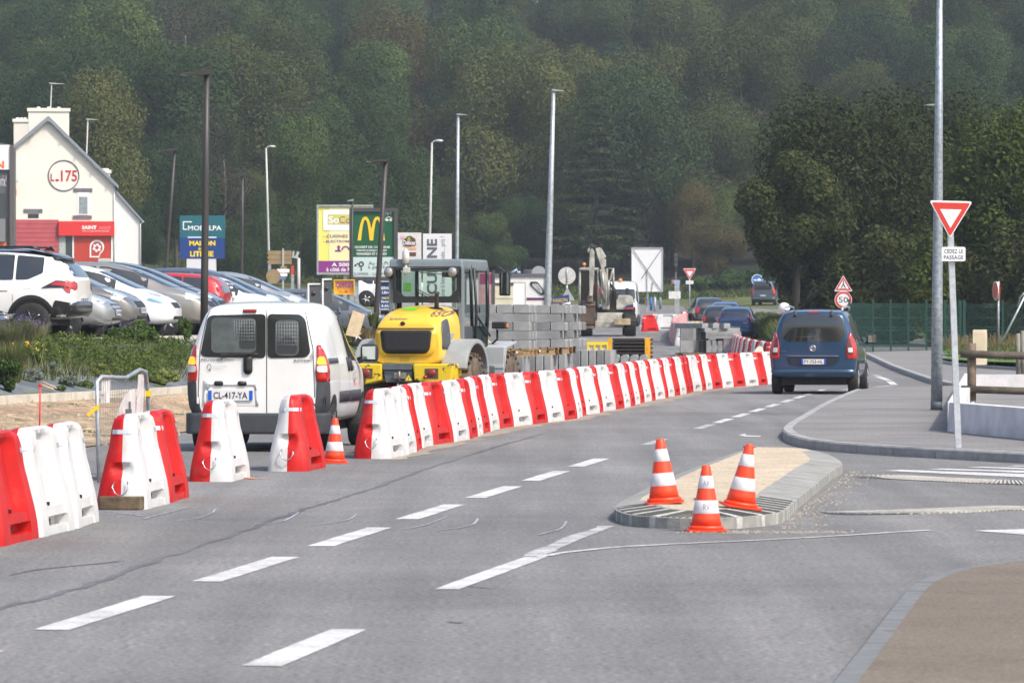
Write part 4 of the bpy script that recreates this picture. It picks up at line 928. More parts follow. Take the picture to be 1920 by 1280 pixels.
def wheel_set(parent, xs, hwid, r, wd=.2, rim=ALU, rimr=.66, spokes=5, ylist=(-1, 1)):
    tm = MB(); tm.lathe([(r * .62, -wd / 2), (r * .9, -wd / 2), (r * .97, -wd * .42), (r, -wd * .3), (r, wd * .3), (r * .97, wd * .42), (r * .9, wd / 2), (r * .62, wd / 2)], 28, axis='y'); first = None
    for x in xs:
        for sg in ylist:
            w = bpy.data.objects.new('wheel', None)
            if first is None:
                ty = tm.build('wheel', RUB, parent); ty.location = (x, sg * (hwid - wd / 2), r); first = ty
                rm = MB(); rr = r * rimr; rm.lathe([(rr, wd * .44), (rr * .92, wd * .40), (rr * .9, wd * .2), (.0, wd * .18)], 24, axis='y')
                for k in range(spokes):
                    a = 2 * math.pi * k / spokes; rm.tube([(0, wd * .40, 0), (rr * .9 * math.cos(a), wd * .42, rr * .9 * math.sin(a))], [rr * .2, rr * .13], 6)
                rm.lathe([(rr * .22, wd * .3), (rr * .22, wd * .46), (0, wd * .47)], 12, axis='y')
                ro = rm.build('rim', rim, ty)
                if sg < 0: ty.rotation_euler = (0, 0, math.pi)
            else:
                c = first.copy(); col.objects.link(c); c.parent = parent; c.location = (x, sg * (hwid - wd / 2), r); c.rotation_euler = (0, 0, math.pi if sg < 0 else 0)
                for ch in (ro,): d = ch.copy(); col.objects.link(d); d.parent = c
def arch(sh, x, r, side, mat=None, trim=None):
    pts = [(x + r * math.cos(R(a)), r * .95 + r * math.sin(R(a))) for a in range(-20, 201, 11)]
    if trim: sh.patch('wheel_arch_trim', [(x + (r + trim) * math.cos(R(a)), r * .95 + (r + trim) * math.sin(R(a))) for a in range(-20, 201, 11)], side, BLACK, .004, step=.15)
    sh.patch('wheel_well', pts, side, mat or M('wheel_well_black', (.006, .006, .006), .95), .006, step=.12)
def mirror(parent, x, y, z, sg, mat, sz=1.0):
    mb = MB(); mb.box((x, y + sg * .13 * sz, z + .07 * sz), (.11 * sz, .20 * sz, .20 * sz), bev=.05 * sz); mb.tube([(x, y, z - .02), (x, y + sg * .09 * sz, z + .02)], .035 * sz, 8); m_ = mb.build('door_mirror', mat, parent)
    mb = MB(); mb.box((x - .058 * sz, y + sg * .13 * sz, z + .07 * sz), (.006, .15 * sz, .145 * sz), bev=.003); mb.build('mirror_glass', M('mirror_glass', (.5, .55, .55), .05, 1), m_)
def place(t, X, Y, head, z=None):
    """heading measured clockwise from +Y; car local +x is forward"""
    t.location = (X, Y, terrain(X, Y) if z is None else z); t.rotation_euler = (0, 0, R(90) - head)

# ---------------- white van (rear doors, at 54.7 m)
def white_van():
    t = thing('delivery_van', (0, 0, 0), 0, 'small white two-rear-door delivery van with lit amber indicators, plate CL-417-YA', 'van')
    W = paint('van_white', (.80, .80, .78)); BUMP = M('grey_bumper_plastic', (.045, .05, .058), .55, ns=5, na=.2)
    st = [(.00, .46, 1.08, 1.66, .74, .56), (.03, .42, 1.10, 1.735, .825, .60), (.09, .40, 1.12, 1.775, .872, .625), (.20, .38, 1.12, 1.785, .875, .63), (.45, .36, 1.12, 1.805, .872, .64), (1.2, .32, 1.10, 1.83, .855, .65), (2.0, .32, 1.06, 1.81, .855, .64), (2.5, .32, 1.04, 1.70, .85, .60), (2.95, .32, 1.02, 1.36, .845, .60), (3.2, .32, 1.0, 1.14, .83, .62), (3.5, .34, .93, 1.04, .80, .62), (3.78, .36, .78, .88, .70, .55), (3.86, .42, .68, .74, .58, .45)]
    s = Shell(st, W, t)
    # lower black band + bumper
    bm_ = [(-.10, .5, .6, .62), ]
    b = MB()
    prof = [(-.875, .0), (-.8, -.085), (-.5, -.12), (0, -.13), (.5, -.12), (.8, -.085), (.875, .0)]
    outer = [(p[1] + .02, -p[0]) for p in prof]; inner = [(.30, .84), (.30, -.84)]
    poly = [(x, y) for x, y in outer] + [(.34, -.872)] + [(.34, .872)]
    b.prism(poly, .215, .47, 'z'); s_b = b.build('rear_bumper', BUMP, t, bevel=.03)
    for sg in (-1, 1):
        c = MB(); pl = [(.872, .46), (.878, .60), (.872, .78), (.862, .845), (.74, .845), (.735, .66), (.70, .55), (.66, .46)]
        pp = [(sg * a, z) for a, z in pl]
        s.patch('bumper_corner', pp if sg > 0 else pp, 'rear', BUMP, .012, step=.06)
        side = 'left' if sg < 0 else 'right'
        s.patch('bumper_corner', rpoly([(.05, .46), (.05, .845), (.18, .845), (.25, .70), (.34, .46)], .03), side, BUMP, .010, step=.06)
        s.patch('tail_lamp', rpoly([(sg * .735, 1.30), (sg * .83, 1.28), (sg * .90, .85), (sg * .74, .845), (sg * .725, .97), (sg * .745, 1.1)], .02), 'rear', REDL, .014, step=.05, thick=.015)
        tl = s.patch('tail_lamp', rpoly([(.05, 1.27), (.11, 1.24), (.20, .95), (.19, .85), (.05, .85)], .02), side, REDL, .013, step=.05, thick=.012)
        s.patch('indicator', rpoly([(sg * .755, 1.155), (sg * .83, 1.15), (sg * .86, 1.06), (sg * .742, 1.055)], .03), 'rear', M('lit_amber', (1, .30, .02), .3, emit=1.1), .019, parent=tl, step=.05)
        s.patch('reverse_lens', rpoly([(sg * .742, 1.045), (sg * .86, 1.05), (sg * .865, .965), (sg * .745, .965)], .03), 'rear', CLRL, .019, parent=tl, step=.05)
        mb = MB()
        for z in (1.20, .62): mb.box((-.02, -sg * .718, z), (.02, .022, .075), bev=.004)
        mb.build('hinge', W, t)
    # doors seams
    SEAM = M('panel_gap', (.03, .03, .03), .8)
    s.patch('door_gap', [(.124, .47), (.134, .47), (.134, 1.80), (.124, 1.80)], 'rear', SEAM, .003, step=.05)
    for sg in (-1, 1):
        out = [(sg * .70, .50), (sg * .722, .7), (sg * .70, 1.25), (sg * .62, 1.62), (sg * .58, 1.74)]
        s.patch('door_gap', out + [(x - sg * .009, z) for x, z in out[::-1]], 'rear', SEAM, .003, step=.05)
    GB = M('glass_black_surround', (.018, .02, .022), .12, 0, .6)
    ld = s.patch('rear_window', rpoly([(-.69, 1.18), (-.60, 1.625), (-.55, 1.655), (.118, 1.672), (.118, 1.135), (-.64, 1.15)], .06, 4), 'rear', GB, .008, step=.07)
    rd = s.patch('rear_window', rpoly([(.140, 1.135), (.140, 1.672), (.54, 1.665), (.605, 1.60), (.665, 1.20), (.61, 1.145)], .06, 4), 'rear', GB, .008, step=.07)
    PG = M('van_pane', (.10, .115, .12), .10, 0, .6, ns=2.5, na=.45); HD = M('headrest_dark', (.035, .038, .042), .35, 0, .5)
    lp = s.patch('pane', rrect(-.555, 1.20, .0, 1.625, .06), 'rear', PG, .011, parent=ld, step=.08)
    rp = s.patch('pane', rrect(.235, 1.165, .525, 1.60, .07), 'rear', PG, .011, parent=rd, step=.08)
    s.patch('seat_silhouette', rpoly([(-.21, 1.25), (-.20, 1.50), (-.13, 1.57), (-.05, 1.575), (-.01, 1.54), (-.005, 1.25)], .05), 'rear', HD, .013, parent=ld)
    s.patch('seat_silhouette', rpoly([(.25, 1.19), (.26, 1.33), (.36, 1.41), (.44, 1.40), (.50, 1.30), (.51, 1.19)], .05), 'rear', HD, .013, parent=rd)
    gm = M('bulkhead_grille', (.33, .36, .36), .4)
    for px_, z0, z1, x0, x1 in ((0, 1.36, 1.6, -.27, -.02), (1, 1.30, 1.57, .25, .51)):
        lines = MB()
        for i in range(9):
            a = x0 + (x1 - x0) * i / 8; l, _ = s.hit(a, (z0 + z1) / 2, 'rear'); l0, _ = s.hit(a, z0, 'rear'); l1, _ = s.hit(a, z1, 'rear'); lines.tube([l0 + Vector((-.013, 0, 0)), l1 + Vector((-.013, 0, 0))], .0018, 4)
        for i in range(7):
            z = z0 + (z1 - z0) * i / 6; l0, _ = s.hit(x0, z, 'rear'); l1, _ = s.hit(x1, z, 'rear'); lines.tube([l0 + Vector((-.013, 0, 0)), l1 + Vector((-.013, 0, 0))], .0018, 4)
        lines.build('grille_bars', gm, ld if px_ == 0 else rd)
    s.patch('high_brake_lamp', rrect(-.165, 1.685, .005, 1.725, .012), 'rear', M('dim_red_lens', (.25, .015, .02), .25, 0, .6), .016, thick=.02)
    s.patch('door_handle', rrect(-.155, .94, -.045, 1.175, .05), 'rear', BLACK, .022, thick=.02)
    mb = MB(); l, _ = s.hit(-.10, 1.05, 'rear'); mb.box(l + Vector((-.035, 0, .01)), (.02, .035, .14), bev=.01); mb.build('door_handle', M('handle_gloss', (.03, .03, .035), .25), t)
    rec = s.patch('plate_recess', rrect(-.645, .56, .02, .86, .05), 'rear', M('van_white_recess', (.72, .72, .70), .4), .004)
    s.patch('recess_lip', [(-.645, .87), (-.66, .56), (-.62, .55), (-.60, .80), (-.02, .80), (.0, .56), (.03, .56), (.02, .87)], 'rear', W, .012, thick=.012)
    for a in (-.46, -.17): s.patch('plate_lamp', rrect(a - .055, .80, a + .055, .86, .02), 'rear', BLACK, .022, thick=.015)
    l, _ = s.hit(-.31, .68, 'rear'); plate(t, (l.x - .016, .315, .683), .55, .125, 'CL-417-YA', R(-90))
    s.txt('PEUGEOT', -.545, 1.115, .27, .026, 'rear', M('dark_badge', (.10, .10, .11), .4), bold=.03, spacing=1.1); s.txt('J. Adeline', -.34, 1.113, .12, .024, 'rear', M('dark_badge', (.1, .1, .11), .4))
    s.txt('BIPPER', .565, 1.105, .20, .024, 'rear', M('dark_badge', (.1, .1, .11), .4), bold=.03, spacing=1.1)
    s.txt('Q', -.58, 1.02, .055, .09, 'rear', SBL, bold=-.01); GREYT = M('grey_lettering', (.42, .42, .41), .6)
    s.txt('QUIMPER BRETAGNE', -.445, 1.035, .18, .014, 'rear', GREYT); s.txt('OCCIDENTALE', -.475, 1.01, .12, .013, 'rear', GREYT)
    mb = MB(); pts = [(-.05, .255, 1.175), (-.058, .2, 1.19), (-.05, -.045, 1.185)]
    mb.tube([tuple((s.hit(a, z, 'rear')[0] + Vector((-.03, 0, 0)))) for a, z in ((-.42, 1.165), (-.37, 1.175), (-.05, 1.185), (.03, 1.185))], .009, 6); l, _ = s.hit(-.40, 1.165, 'rear'); mb.box(l + Vector((-.02, 0, 0)), (.03, .09, .05), bev=.012); mb.build('wiper', BLACK, t)
    # right and left sides
    for side, sg in (('right', -1), ('left', 1)):
        s.patch('door_window', rpoly([(2.02, 1.10), (2.05, 1.62), (2.3, 1.66), (2.55, 1.55), (3.02, 1.12), (2.9, 1.08)], .05), side, GB, .006)
        s.patch('side_door_gap', [(1.05, .45), (1.058, .45), (1.058, 1.72), (1.05, 1.72)], side, SEAM, .003); s.patch('side_door_gap', [(1.93, .40), (1.938, .40), (1.95, 1.66), (1.942, 1.66)], side, SEAM, .003)
        s.patch('slide_rail', rrect(.25, 1.07, 1.05, 1.13, .01), side, M('dark_rail', (.06, .062, .07), .4), .012, thick=.01)
        s.patch('side_moulding', rrect(1.1, .58, 1.9, .72, .015), side, BUMP, .014, thick=.012); s.patch('side_moulding', rrect(1.98, .58, 2.85, .72, .015), side, BUMP, .014, thick=.012)
        for x in (1.82, 2.04): s.patch('door_handle', rrect(x, .96, x + .13, 1.13, .05), side, BLACK, .02, thick=.015)
        for x in (.62, 3.10): arch(s, x, .355, side)
        mirror(t, 2.72, sg * .83, 1.10, sg, BLACK, 1.15)
    s.txt('Q', 2.28, .90, .15, .26, 'right', SBL, bold=-.01); s.txt('QUIMPER', 2.55, .95, .28, .04, 'right', GREYT); s.txt('BRETAGNE', 2.56, .88, .3, .04, 'right', GREYT); s.txt('OCCIDENTALE', 2.58, .80, .3, .03, 'right', M('pale_orange_letters', (.6, .42, .3), .6))
    s.patch('windscreen', rpoly([(-.64, 1.14), (-.56, 1.62), (.56, 1.62), (.64, 1.14)], .05), 'front', GB, .006)
    for sg in (-1, 1): s.patch('headlamp', rpoly([(sg * .45, .82), (sg * .5, .95), (sg * .68, .98), (sg * .7, .82)], .04), 'front', CLRL, .008)
    wheel_set(t, (.62, 3.10), .862, .30, .19, rim=M('steel_rim', (.10, .10, .10), .5, .3), spokes=7)
    ub = MB(); ub.box((1.9, 0, .30), (3.2, 1.3, .16)); ub.box((.62, 0, .26), (.12, 1.3, .09)); ub.box((.5, .35, .25), (.5, .25, .14)); ub.build('underbody', M('underbody', (.012, .012, .012), .9), t)
    return t
t = white_van(); xr_, zr_ = (480 - 960) / FPX * 54.7, 54.7; place(t, xr_, zr_ + .05, R(6.8), 0)

# ---------------- blue people carrier (rear, at 96 m)
def people_carrier(name, label, pcol, glass, plate_txt, detail=True, rails=True):
    t = thing(name, (0, 0, 0), 0, label, 'people carrier')
    W = pcol
    st = [(.00, .52, 1.02, 1.52, .72, .56), (.04, .40, 1.05, 1.70, .86, .63), (.10, .36, 1.08, 1.765, .93, .665), (.22, .34, 1.08, 1.78, .935, .675), (.45, .30, 1.08, 1.80, .92, .69), (1.3, .28, 1.06, 1.83, .925, .70), (2.2, .28, 1.04, 1.80, .925, .69), (2.75, .28, 1.02, 1.66, .92, .66), (3.25, .28, 1.02, 1.32, .915, .66), (3.6, .28, 1.0, 1.12, .90, .68), (4.0, .30, .90, 1.02, .85, .66), (4.32, .34, .74, .86, .72, .55), (4.40, .42, .66, .72, .6, .45)]
    s = Shell(st, W, t)
    SEAM = M('panel_gap', (.03, .03, .03), .8)
    s.patch('rear_window', rpoly([(-.67, 1.22), (-.62, 1.62), (-.50, 1.715), (.50, 1.715), (.63, 1.62), (.69, 1.22), (.55, 1.13), (-.55, 1.13)], .09, 4), 'rear', glass, .008)
    for sg in (-1, 1):
        tl = s.patch('tail_lamp', rpoly([(sg * .78, 1.34), (sg * .83, 1.28), (sg * .905, .80), (sg * .86, .74), (sg * .715, .78), (sg * .72, 1.05)], .03), 'rear', REDL, .016, step=.05, thick=.014)
        side = 'left' if sg < 0 else 'right'
        s.patch('tail_lamp', rpoly([(.06, 1.28), (.12, 1.24), (.20, .95), (.16, .78), (.06, .76)], .02), side, REDL, .014, step=.05, thick=.01)
        if detail:
            s.patch('lamp_core', rpoly([(sg * .76, 1.22), (sg * .80, 1.18), (sg * .86, .84), (sg * .755, .84), (sg * .745, 1.06)], .03), 'rear', M('dark_red_core', (.10, .012, .014), .25, 0, .6), .019, parent=tl, step=.05)
            s.patch('reverse_lens', rpoly([(sg * .75, 1.00), (sg * .84, 1.0), (sg * .85, .90), (sg * .755, .90)], .02), 'rear', CLRL, .022, parent=tl, step=.05)
            seam = [(sg * .66, .56), (sg * .70, .70), (sg * .70, 1.1), (sg * .73, 1.35), (sg * .66, 1.62), (sg * .56, 1.74)]
            s.patch('tailgate_gap', seam + [(x - sg * .008, z) for x, z in seam[::-1]], 'rear', SEAM, .003, step=.06)
            s.patch('gate_hinge', rrect(sg * .39 - .035, 1.655, sg * .39 + .035, 1.77, .012), 'rear', BLACK, .02, thick=.015)
    s.patch('tailgate_gap', [(-.67, .545), (.67, .545), (.67, .553), (-.67, .553)], 'rear', SEAM, .003)
    s.patch('bumper_lip', rpoly([(-.90, .44), (-.88, .53), (-.6, .535), (.6, .535), (.88, .53), (.90, .44), (.6, .40), (-.6, .40)], .03), 'rear', W, .035, thick=.03, step=.06)
    if detail:
        s.patch('high_brake_lamp', rrect(-.11, 1.735, .13, 1.765, .01), 'rear', M('dim_red_lens', (.25, .015, .02), .25, 0, .6), .014)
        s.patch('chrome_strip', rpoly([(-.56, .835), (.56, .835), (.52, .80), (-.52, .80)], .01), 'rear', M('grey_trim', (.12, .15, .19), .25, .5), .022, thick=.02)
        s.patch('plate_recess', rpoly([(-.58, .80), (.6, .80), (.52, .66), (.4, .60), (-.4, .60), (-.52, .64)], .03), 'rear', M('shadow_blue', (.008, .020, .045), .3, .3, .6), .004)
        lg = MB(); l, _ = s.hit(0, .99, 'rear'); lg.lathe([(.052, 0), (.066, 0), (.066, -.012), (.052, -.012), (.052, 0)], 28, l + Vector((-.012, 0, 0)), 'x'); lg.prism([(-.048, .985), (.015, .985), (-.012, 1.0), (.06, 1.0), (.06, .996), (-.005, .993)], l.x - .03, l.x - .018, 'x'); lg.prism([(-.062, 1.004), (.02, 1.004), (.02, .997), (-.062, .997)], l.x - .028, l.x - .016, 'x'); lg.build('badge', CHROME, t)
        s.txt('COMBO', -.63, .925, .13, .02, 'rear', CHROME, bold=.01)
        mb = MB(); mb.tube([tuple(s.hit(a, z, 'rear')[0] + Vector((-.03, 0, 0))) for a, z in ((-.46, 1.225), (-.2, 1.225), (.0, 1.215))], .009, 6); l, _ = s.hit(0, 1.21, 'rear'); mb.box(l + Vector((-.02, 0, 0)), (.03, .07, .04), bev=.01); mb.build('wiper', BLACK, t)
    l, _ = s.hit(.02, .70, 'rear'); plate(t, (l.x - .022, -.02, .70), .52, .11, plate_txt, R(-90))
    for side, sg in (('right', -1), ('left', 1)):
        for poly in ([(.22, 1.14), (.20, 1.60), (.30, 1.66), (1.10, 1.68), (1.10, 1.14)], [(1.18, 1.14), (1.18, 1.68), (2.02, 1.67), (2.04, 1.13)], [(2.12, 1.13), (2.12, 1.66), (2.45, 1.60), (3.12, 1.20), (3.1, 1.12)]): s.patch('side_window', rpoly(poly, .05), side, glass, .006)
        for x in (1.14, 2.08): s.patch('side_door_gap', [(x, .40), (x + .008, .40), (x + .008, 1.68), (x, 1.68)], side, SEAM, .003)
        for x in (.95, 1.85): s.patch('door_handle', rrect(x, .95, x + .2, .99, .015), side, M('chrome_soft', (.4, .42, .45), .25, .8), .02)
        for x in (.75, 3.55): arch(s, x, .365, side)
        mirror(t, 2.95, sg * .92, 1.10, sg, BLACK, 1.05)
        if rails:
            mb = MB(); mb.tube([(.25, sg * .60, 1.79), (.35, sg * .61, 1.86), (1.3, sg * .62, 1.885), (2.3, sg * .61, 1.86), (2.4, sg * .60, 1.80)], .022, 8); mb.build('roof_rail', M('rail_silver', (.55, .56, .57), .3, .7), t)
    s.patch('windscreen', rpoly([(-.70, 1.10), (-.58, 1.64), (.58, 1.64), (.70, 1.10)], .05), 'front', glass, .006)
    wheel_set(t, (.75, 3.55), .925, .325, .215, spokes=5)
    ub = MB(); ub.box((2.1, 0, .30), (3.6, 1.4, .2)); ub.box((.75, 0, .27), (.12, 1.4, .08)); ub.build('underbody', M('underbody', (.012, .012, .012), .9), t)
    return t
BLUEP = paint('deep_blue_paint', (.016, .058, .13), .45, .28)
t = people_carrier('people_carrier', 'dark blue people carrier with roof rails driving away beside the pavement, plate FY-753-HL', BLUEP, DGLASS, 'FY-753-HL')
place(t, (1524 - 960) / FPX * 96.3, 96.3, R(8.5), 0)
t = people_carrier('people_carrier', 'grey-blue people carrier far off on the roundabout below the blue arrow sign', paint('grey_blue_paint', (.09, .12, .15), .4), DGLASS, 'BK 412 QS', detail=False, rails=False)
place(t, (1430 - 960) / FPX * 338, 338, R(13))

# ---------------- generic cars
HATCH = [(.00, .50, .84, .90, .66, .54), (.05, .40, .88, 1.02, .78, .58), (.20, .32, .92, 1.22, .83, .60), (.45, .28, .93, 1.38, .85, .60), (1.0, .26, .93, 1.45, .86, .60), (1.8, .25, .92, 1.48, .865, .60), (2.3, .25, .91, 1.42, .865, .58), (2.75, .25, .91, 1.20, .86, .58), (3.05, .25, .90, 1.0, .85, .62), (3.5, .26, .83, .92, .82, .64), (3.85, .28, .70, .78, .74, .56), (4.00, .36, .55, .62, .58, .44)]
def scale_st(st, L, h, w, zadd=0):
    L0 = st[-1][0]; h0 = max(r[3] for r in st); w0 = max(r[4] for r in st)
    return [(r[0] * L / L0, r[1] * h / h0, r[2] * h / h0, r[3] * h / h0, r[4] * w / 2 / w0, r[5] * w / 2 / w0) for r in st]
MPV = [(.00, .50, .95, 1.05, .68, .56), (.05, .40, .98, 1.25, .80, .60), (.18, .34, 1.0, 1.45, .85, .62), (.45, .30, 1.0, 1.56, .88, .63), (1.2, .28, .99, 1.62, .89, .64), (2.1, .27, .98, 1.62, .89, .63), (2.7, .27, .97, 1.48, .885, .60), (3.3, .27, .96, 1.20, .88, .60), (3.7, .27, .93, 1.03, .86, .64), (4.05, .28, .84, .93, .81, .62), (4.28, .32, .70, .78, .70, .54), (4.38, .40, .56, .62, .56, .44)]
SUV = [(.00, .52, 1.0, 1.10, .72, .58), (.04, .44, 1.05, 1.22, .84, .60), (.20, .40, 1.07, 1.42, .90, .63), (.45, .38, 1.07, 1.60, .92, .65), (1.2, .36, 1.06, 1.68, .925, .66), (2.2, .35, 1.05, 1.69, .925, .65), (2.8, .35, 1.05, 1.55, .92, .62), (3.35, .35, 1.05, 1.24, .915, .64), (3.6, .35, 1.04, 1.12, .90, .68), (4.2, .36, .97, 1.06, .87, .68), (4.5, .40, .82, .92, .80, .60), (4.6, .46, .66, .74, .66, .5)]
def car(name, label, cat, st, pc, L, h, w, lamps='none', group=None, roof=None, glass=None, rim=ALU, grille=None, plate_f=None, plate_r=None, tail=None, head=None, wr=.315, cladding=False, side_rows=None):
    st = scale_st(st, L, h, w); t = thing(name, (0, 0, 0), 0, label, cat, group); s = Shell(st, pc, t, 2); g = glass or DGLASS
    k = L / 4.0; hh = h; zb = np.interp(1.8 * k, [r[0] for r in st], [r[2] for r in st]); zt = h; hw_ = w / 2
    zr = lambda x: float(np.interp(x, [r[0] for r in st], [r[3] for r in st])); zs_ = lambda x: float(np.interp(x, [r[0] for r in st], [r[2] for r in st]))
    rows = side_rows or [(.13, .24, 1), (.25, .44, 0), (.455, .70, 2)]
    for side, sg in (('right', -1), ('left', 1)):
        for (a, b, kind) in rows:
            a_, b_ = a * L, b * L; up = lambda x: zs_(x) + (zr(x) - zs_(x)) * .84; lo = lambda x: zs_(x) + .03 * h
            n = 6; top = [(a_ + (b_ - a_) * i / n, max(up(a_ + (b_ - a_) * i / n), lo(a_ + (b_ - a_) * i / n) + .005)) for i in range(n + 1)]; bot = [(b_, lo(b_)), (a_, lo(a_))]
            if kind == 1: bot = [(b_, lo(b_)), (a_ + .12 * L * .5, lo(a_)), (a_, lo(a_) + .12)]
            s.patch('side_window', rpoly(top + bot, .03, 2), side, g, .006, step=.16)
        for x in (.25 * L, .45 * L, .70 * L): s.patch('door_gap', [(x, zs_(x) * .38), (x + .009, zs_(x) * .38), (x + .009, zs_(x)), (x, zs_(x))], side, M('panel_gap', (.03, .03, .03), .8), .003, step=.2)
        for x in (.27 * L, .46 * L): s.patch('door_handle', rrect(x, zs_(x) * .86, x + .16, zs_(x) * .86 + .025, .010), side, pc, .014, thick=.012)
        for x in (.175 * L, .80 * L): arch(s, x, wr * 1.12, side, trim=.06 if cladding else None)
        if cladding: s.patch('sill_cladding', [(.27 * L, .30 * h * .75), (.27 * L, .30 * h), (.70 * L, .30 * h), (.70 * L, .30 * h * .75)], side, BLACK, .01, step=.2)
        mirror(t, .68 * L, sg * hw_ * .97, zs_(.68 * L) + .0, sg, pc if pc.name != 'x' else BLACK, .85)
    f = lambda x: (np.interp(x, [r[0] for r in st], [r[5] for r in st]))
    x0, x1 = .74 * L, .60 * L
    zl, zu = zs_(.76 * L) + .07 * h, zr(.60 * L) - .04
    s.patch('windscreen', rpoly([(-hw_ * .80, zl), (-hw_ * .66, zu), (hw_ * .66, zu), (hw_ * .80, zl)], .05), 'front', g, .006, step=.14)
    zl, zu = zs_(.08 * L) + .06 * h, zr(.12 * L) - .02 * h
    s.patch('rear_window', rpoly([(-hw_ * .72, zl), (-hw_ * .60, zu), (hw_ * .60, zu), (hw_ * .72, zl)], .06), 'rear', g, .006, step=.14)
    if roof: s.patch('roof_panel', rrect(.10 * L, -hw_ * .68, .60 * L, hw_ * .68, .1), 'top', roof, .008, step=.2)
    for sg in (-1, 1):
        if head != 'none':
            hp = head or [(.48, .60), (.52, .655), (.80, .68), (.90, .66), (.82, .58)]
            s.patch('headlamp', rpoly([(sg * a * hw_, z * h * .86) for a, z in hp], .03), 'front', CLRL, .010, step=.08)
            side = 'left' if sg > 0 else 'right'
            s.patch('headlamp', rpoly([(.885 * L, .50 * h), (.90 * L, .57 * h), (.96 * L, .52 * h), (.965 * L, .47 * h)], .02), side, CLRL, .010, step=.08)
        if tail != 'none':
            tp = tail or [(.70, .60), (.76, .72), (.90, .66), (.92, .52), (.74, .50)]
            s.patch('tail_lamp', rpoly([(sg * a * hw_, z * h) for a, z in tp], .03), 'rear', REDL, .012, step=.08)
            side = 'left' if sg < 0 else 'right'
            s.patch('tail_lamp', rpoly([(0, .62 * h), (.035 * L, .66 * h), (.055 * L, .60 * h), (.03 * L, .52 * h), (0, .50 * h)], .02), side, REDL, .012, step=.08)
    s.patch('lower_grille', rpoly([(-hw_ * .55, .17 * h), (-hw_ * .5, .29 * h), (hw_ * .5, .29 * h), (hw_ * .55, .17 * h)], .03), 'front', grille or BLACK, .008, step=.12)
    s.patch('grille', rpoly([(-hw_ * .40, .40 * h), (-hw_ * .42, .475 * h), (hw_ * .42, .475 * h), (hw_ * .40, .40 * h)], .02), 'front', grille or BLACK, .010, step=.12)
    s.patch('rear_bumper', rpoly([(-hw_ * .85, .20 * h), (-hw_ * .9, .34 * h), (hw_ * .9, .34 * h), (hw_ * .85, .20 * h)], .03), 'rear', BLACK if cladding else pc, .02, thick=.02, step=.12)
    l, _ = s.hit(0, .36 * h, 'front'); 
    if plate_f and l: plate(t, (l.x + .014, 0, .36 * h), .5, .11, plate_f, R(90))
    l, _ = s.hit(0, .42 * h, 'rear')
    if plate_r and l: plate(t, (l.x - .014, 0, .44 * h if cladding else .40 * h), .5, .11, plate_r, R(-90))
    wheel_set(t, (.175 * L, .80 * L), hw_ + .002, wr, .2, rim=rim)
    ub = MB(); ub.box((L * .5, 0, .26 * h * .75), (L * .8, w * .75, .12)); ub.build('underbody', M('underbody', (.012, .012, .012), .9), t)
    return t, s
PX = R(96.8)     # parked cars face along +X swung 6.8 degrees towards the camera
def park(t, nose_px, Z, away=False, L=4.0, dh=0):
    """nose (or tail when away) at photo x nose_px, depth Z"""
    X = (nose_px - 960) / FPX * Z; g_ = terrain(Xp(Z) - 3, Z) + .02; d = Vector((math.cos(R(6.8) + dh), -math.sin(R(6.8) + dh)))
    if away: t.location = (X, Z, g_); t.rotation_euler = (0, 0, math.pi - R(6.8) - dh)
    else: t.location = (X - d.x * L, Z - d.y * L, g_); t.rotation_euler = (0, 0, -R(6.8) - dh)
BR = M('black_alloy', (.012, .012, .013), .35, .3, .4)
WP = paint('pearl_white_paint', (.78, .77, .74)); DG = M('near_black_paint', (.012, .013, .016), .18, .2, 1); SILV = paint('silver_paint', (.42, .43, .44), .6, .3); BEIG = paint('beige_silver_paint', (.36, .34, .31), .6, .3); GREYP = paint('warm_grey_paint', (.22, .21, .20), .55, .3)
NAVYR = paint('blue_grey_paint', (.10, .13, .18), .5, .3); REDP = paint('red_paint', (.45, .012, .02), .1); DGREY = paint('dark_grey_paint', (.07, .075, .08), .5, .3)
# SUV with black roof
t, s = car('parked_suv', 'white sport utility car with black roof parked tail-on above the planted bank', 'car', SUV, WP, 4.6, 1.69, 1.86, roof=DG, rim=BR, cladding=True, wr=.355, plate_r='FX-792-LS', tail=[(.62, .59), (.66, .63), (.96, .64), (.97, .57), (.80, .545), (.64, .56)], head=None)
for side in ('right', 'left'): s.patch('roof_side', rpoly([(.42, 1.585), (3.2, 1.60), (3.2, 1.655), (.5, 1.66)], .02), side, DG, .0045, step=.12)
s.patch('spoiler', rpoly([(-.70, 1.46), (-.66, 1.66), (.66, 1.66), (.70, 1.46)], .04), 'rear', DG, .05, thick=.05); s.patch('rear_skirt', rpoly([(-.82, .44), (-.86, .68), (-.5, .72), (.5, .72), (.86, .68), (.82, .44)], .04), 'rear', M('satin_black', (.02, .02, .022), .3, 0, .5), .03, thick=.03)
for side in ('right', 'left'): s.patch('rear_skirt', rpoly([(0, .42), (0, .66), (.12, .70), (.36, .74), (.46, .42)], .04), side, M('satin_black', (.02, .02, .022), .3, 0, .5), .016, step=.08); s.patch('tail_lamp_wing', rpoly([(.02, .95), (.02, 1.08), (.35, 1.10), (.62, .96), (.30, .97)], .02), side, M('tail_black', (.02, .01, .012), .2, 0, .6), .013); s.patch('tail_lamp_glow', rpoly([(.04, .965), (.04, 1.05), (.34, 1.075), (.45, 1.02), (.20, 1.0)], .015), side, REDL, .018)
s.patch('fuel_flap', rrect(.78, .95, .96, 1.08, .03), 'left', paint('pearl_white_paint2', (.76, .75, .72)), .004)
for sg in (-1, 1): mb = MB(); mb.tube([(.7, sg * .62, 1.67), (.85, sg * .62, 1.73), (2.4, sg * .62, 1.74), (2.6, sg * .62, 1.69)], .018, 8); mb.build('roof_rail', DG, t)
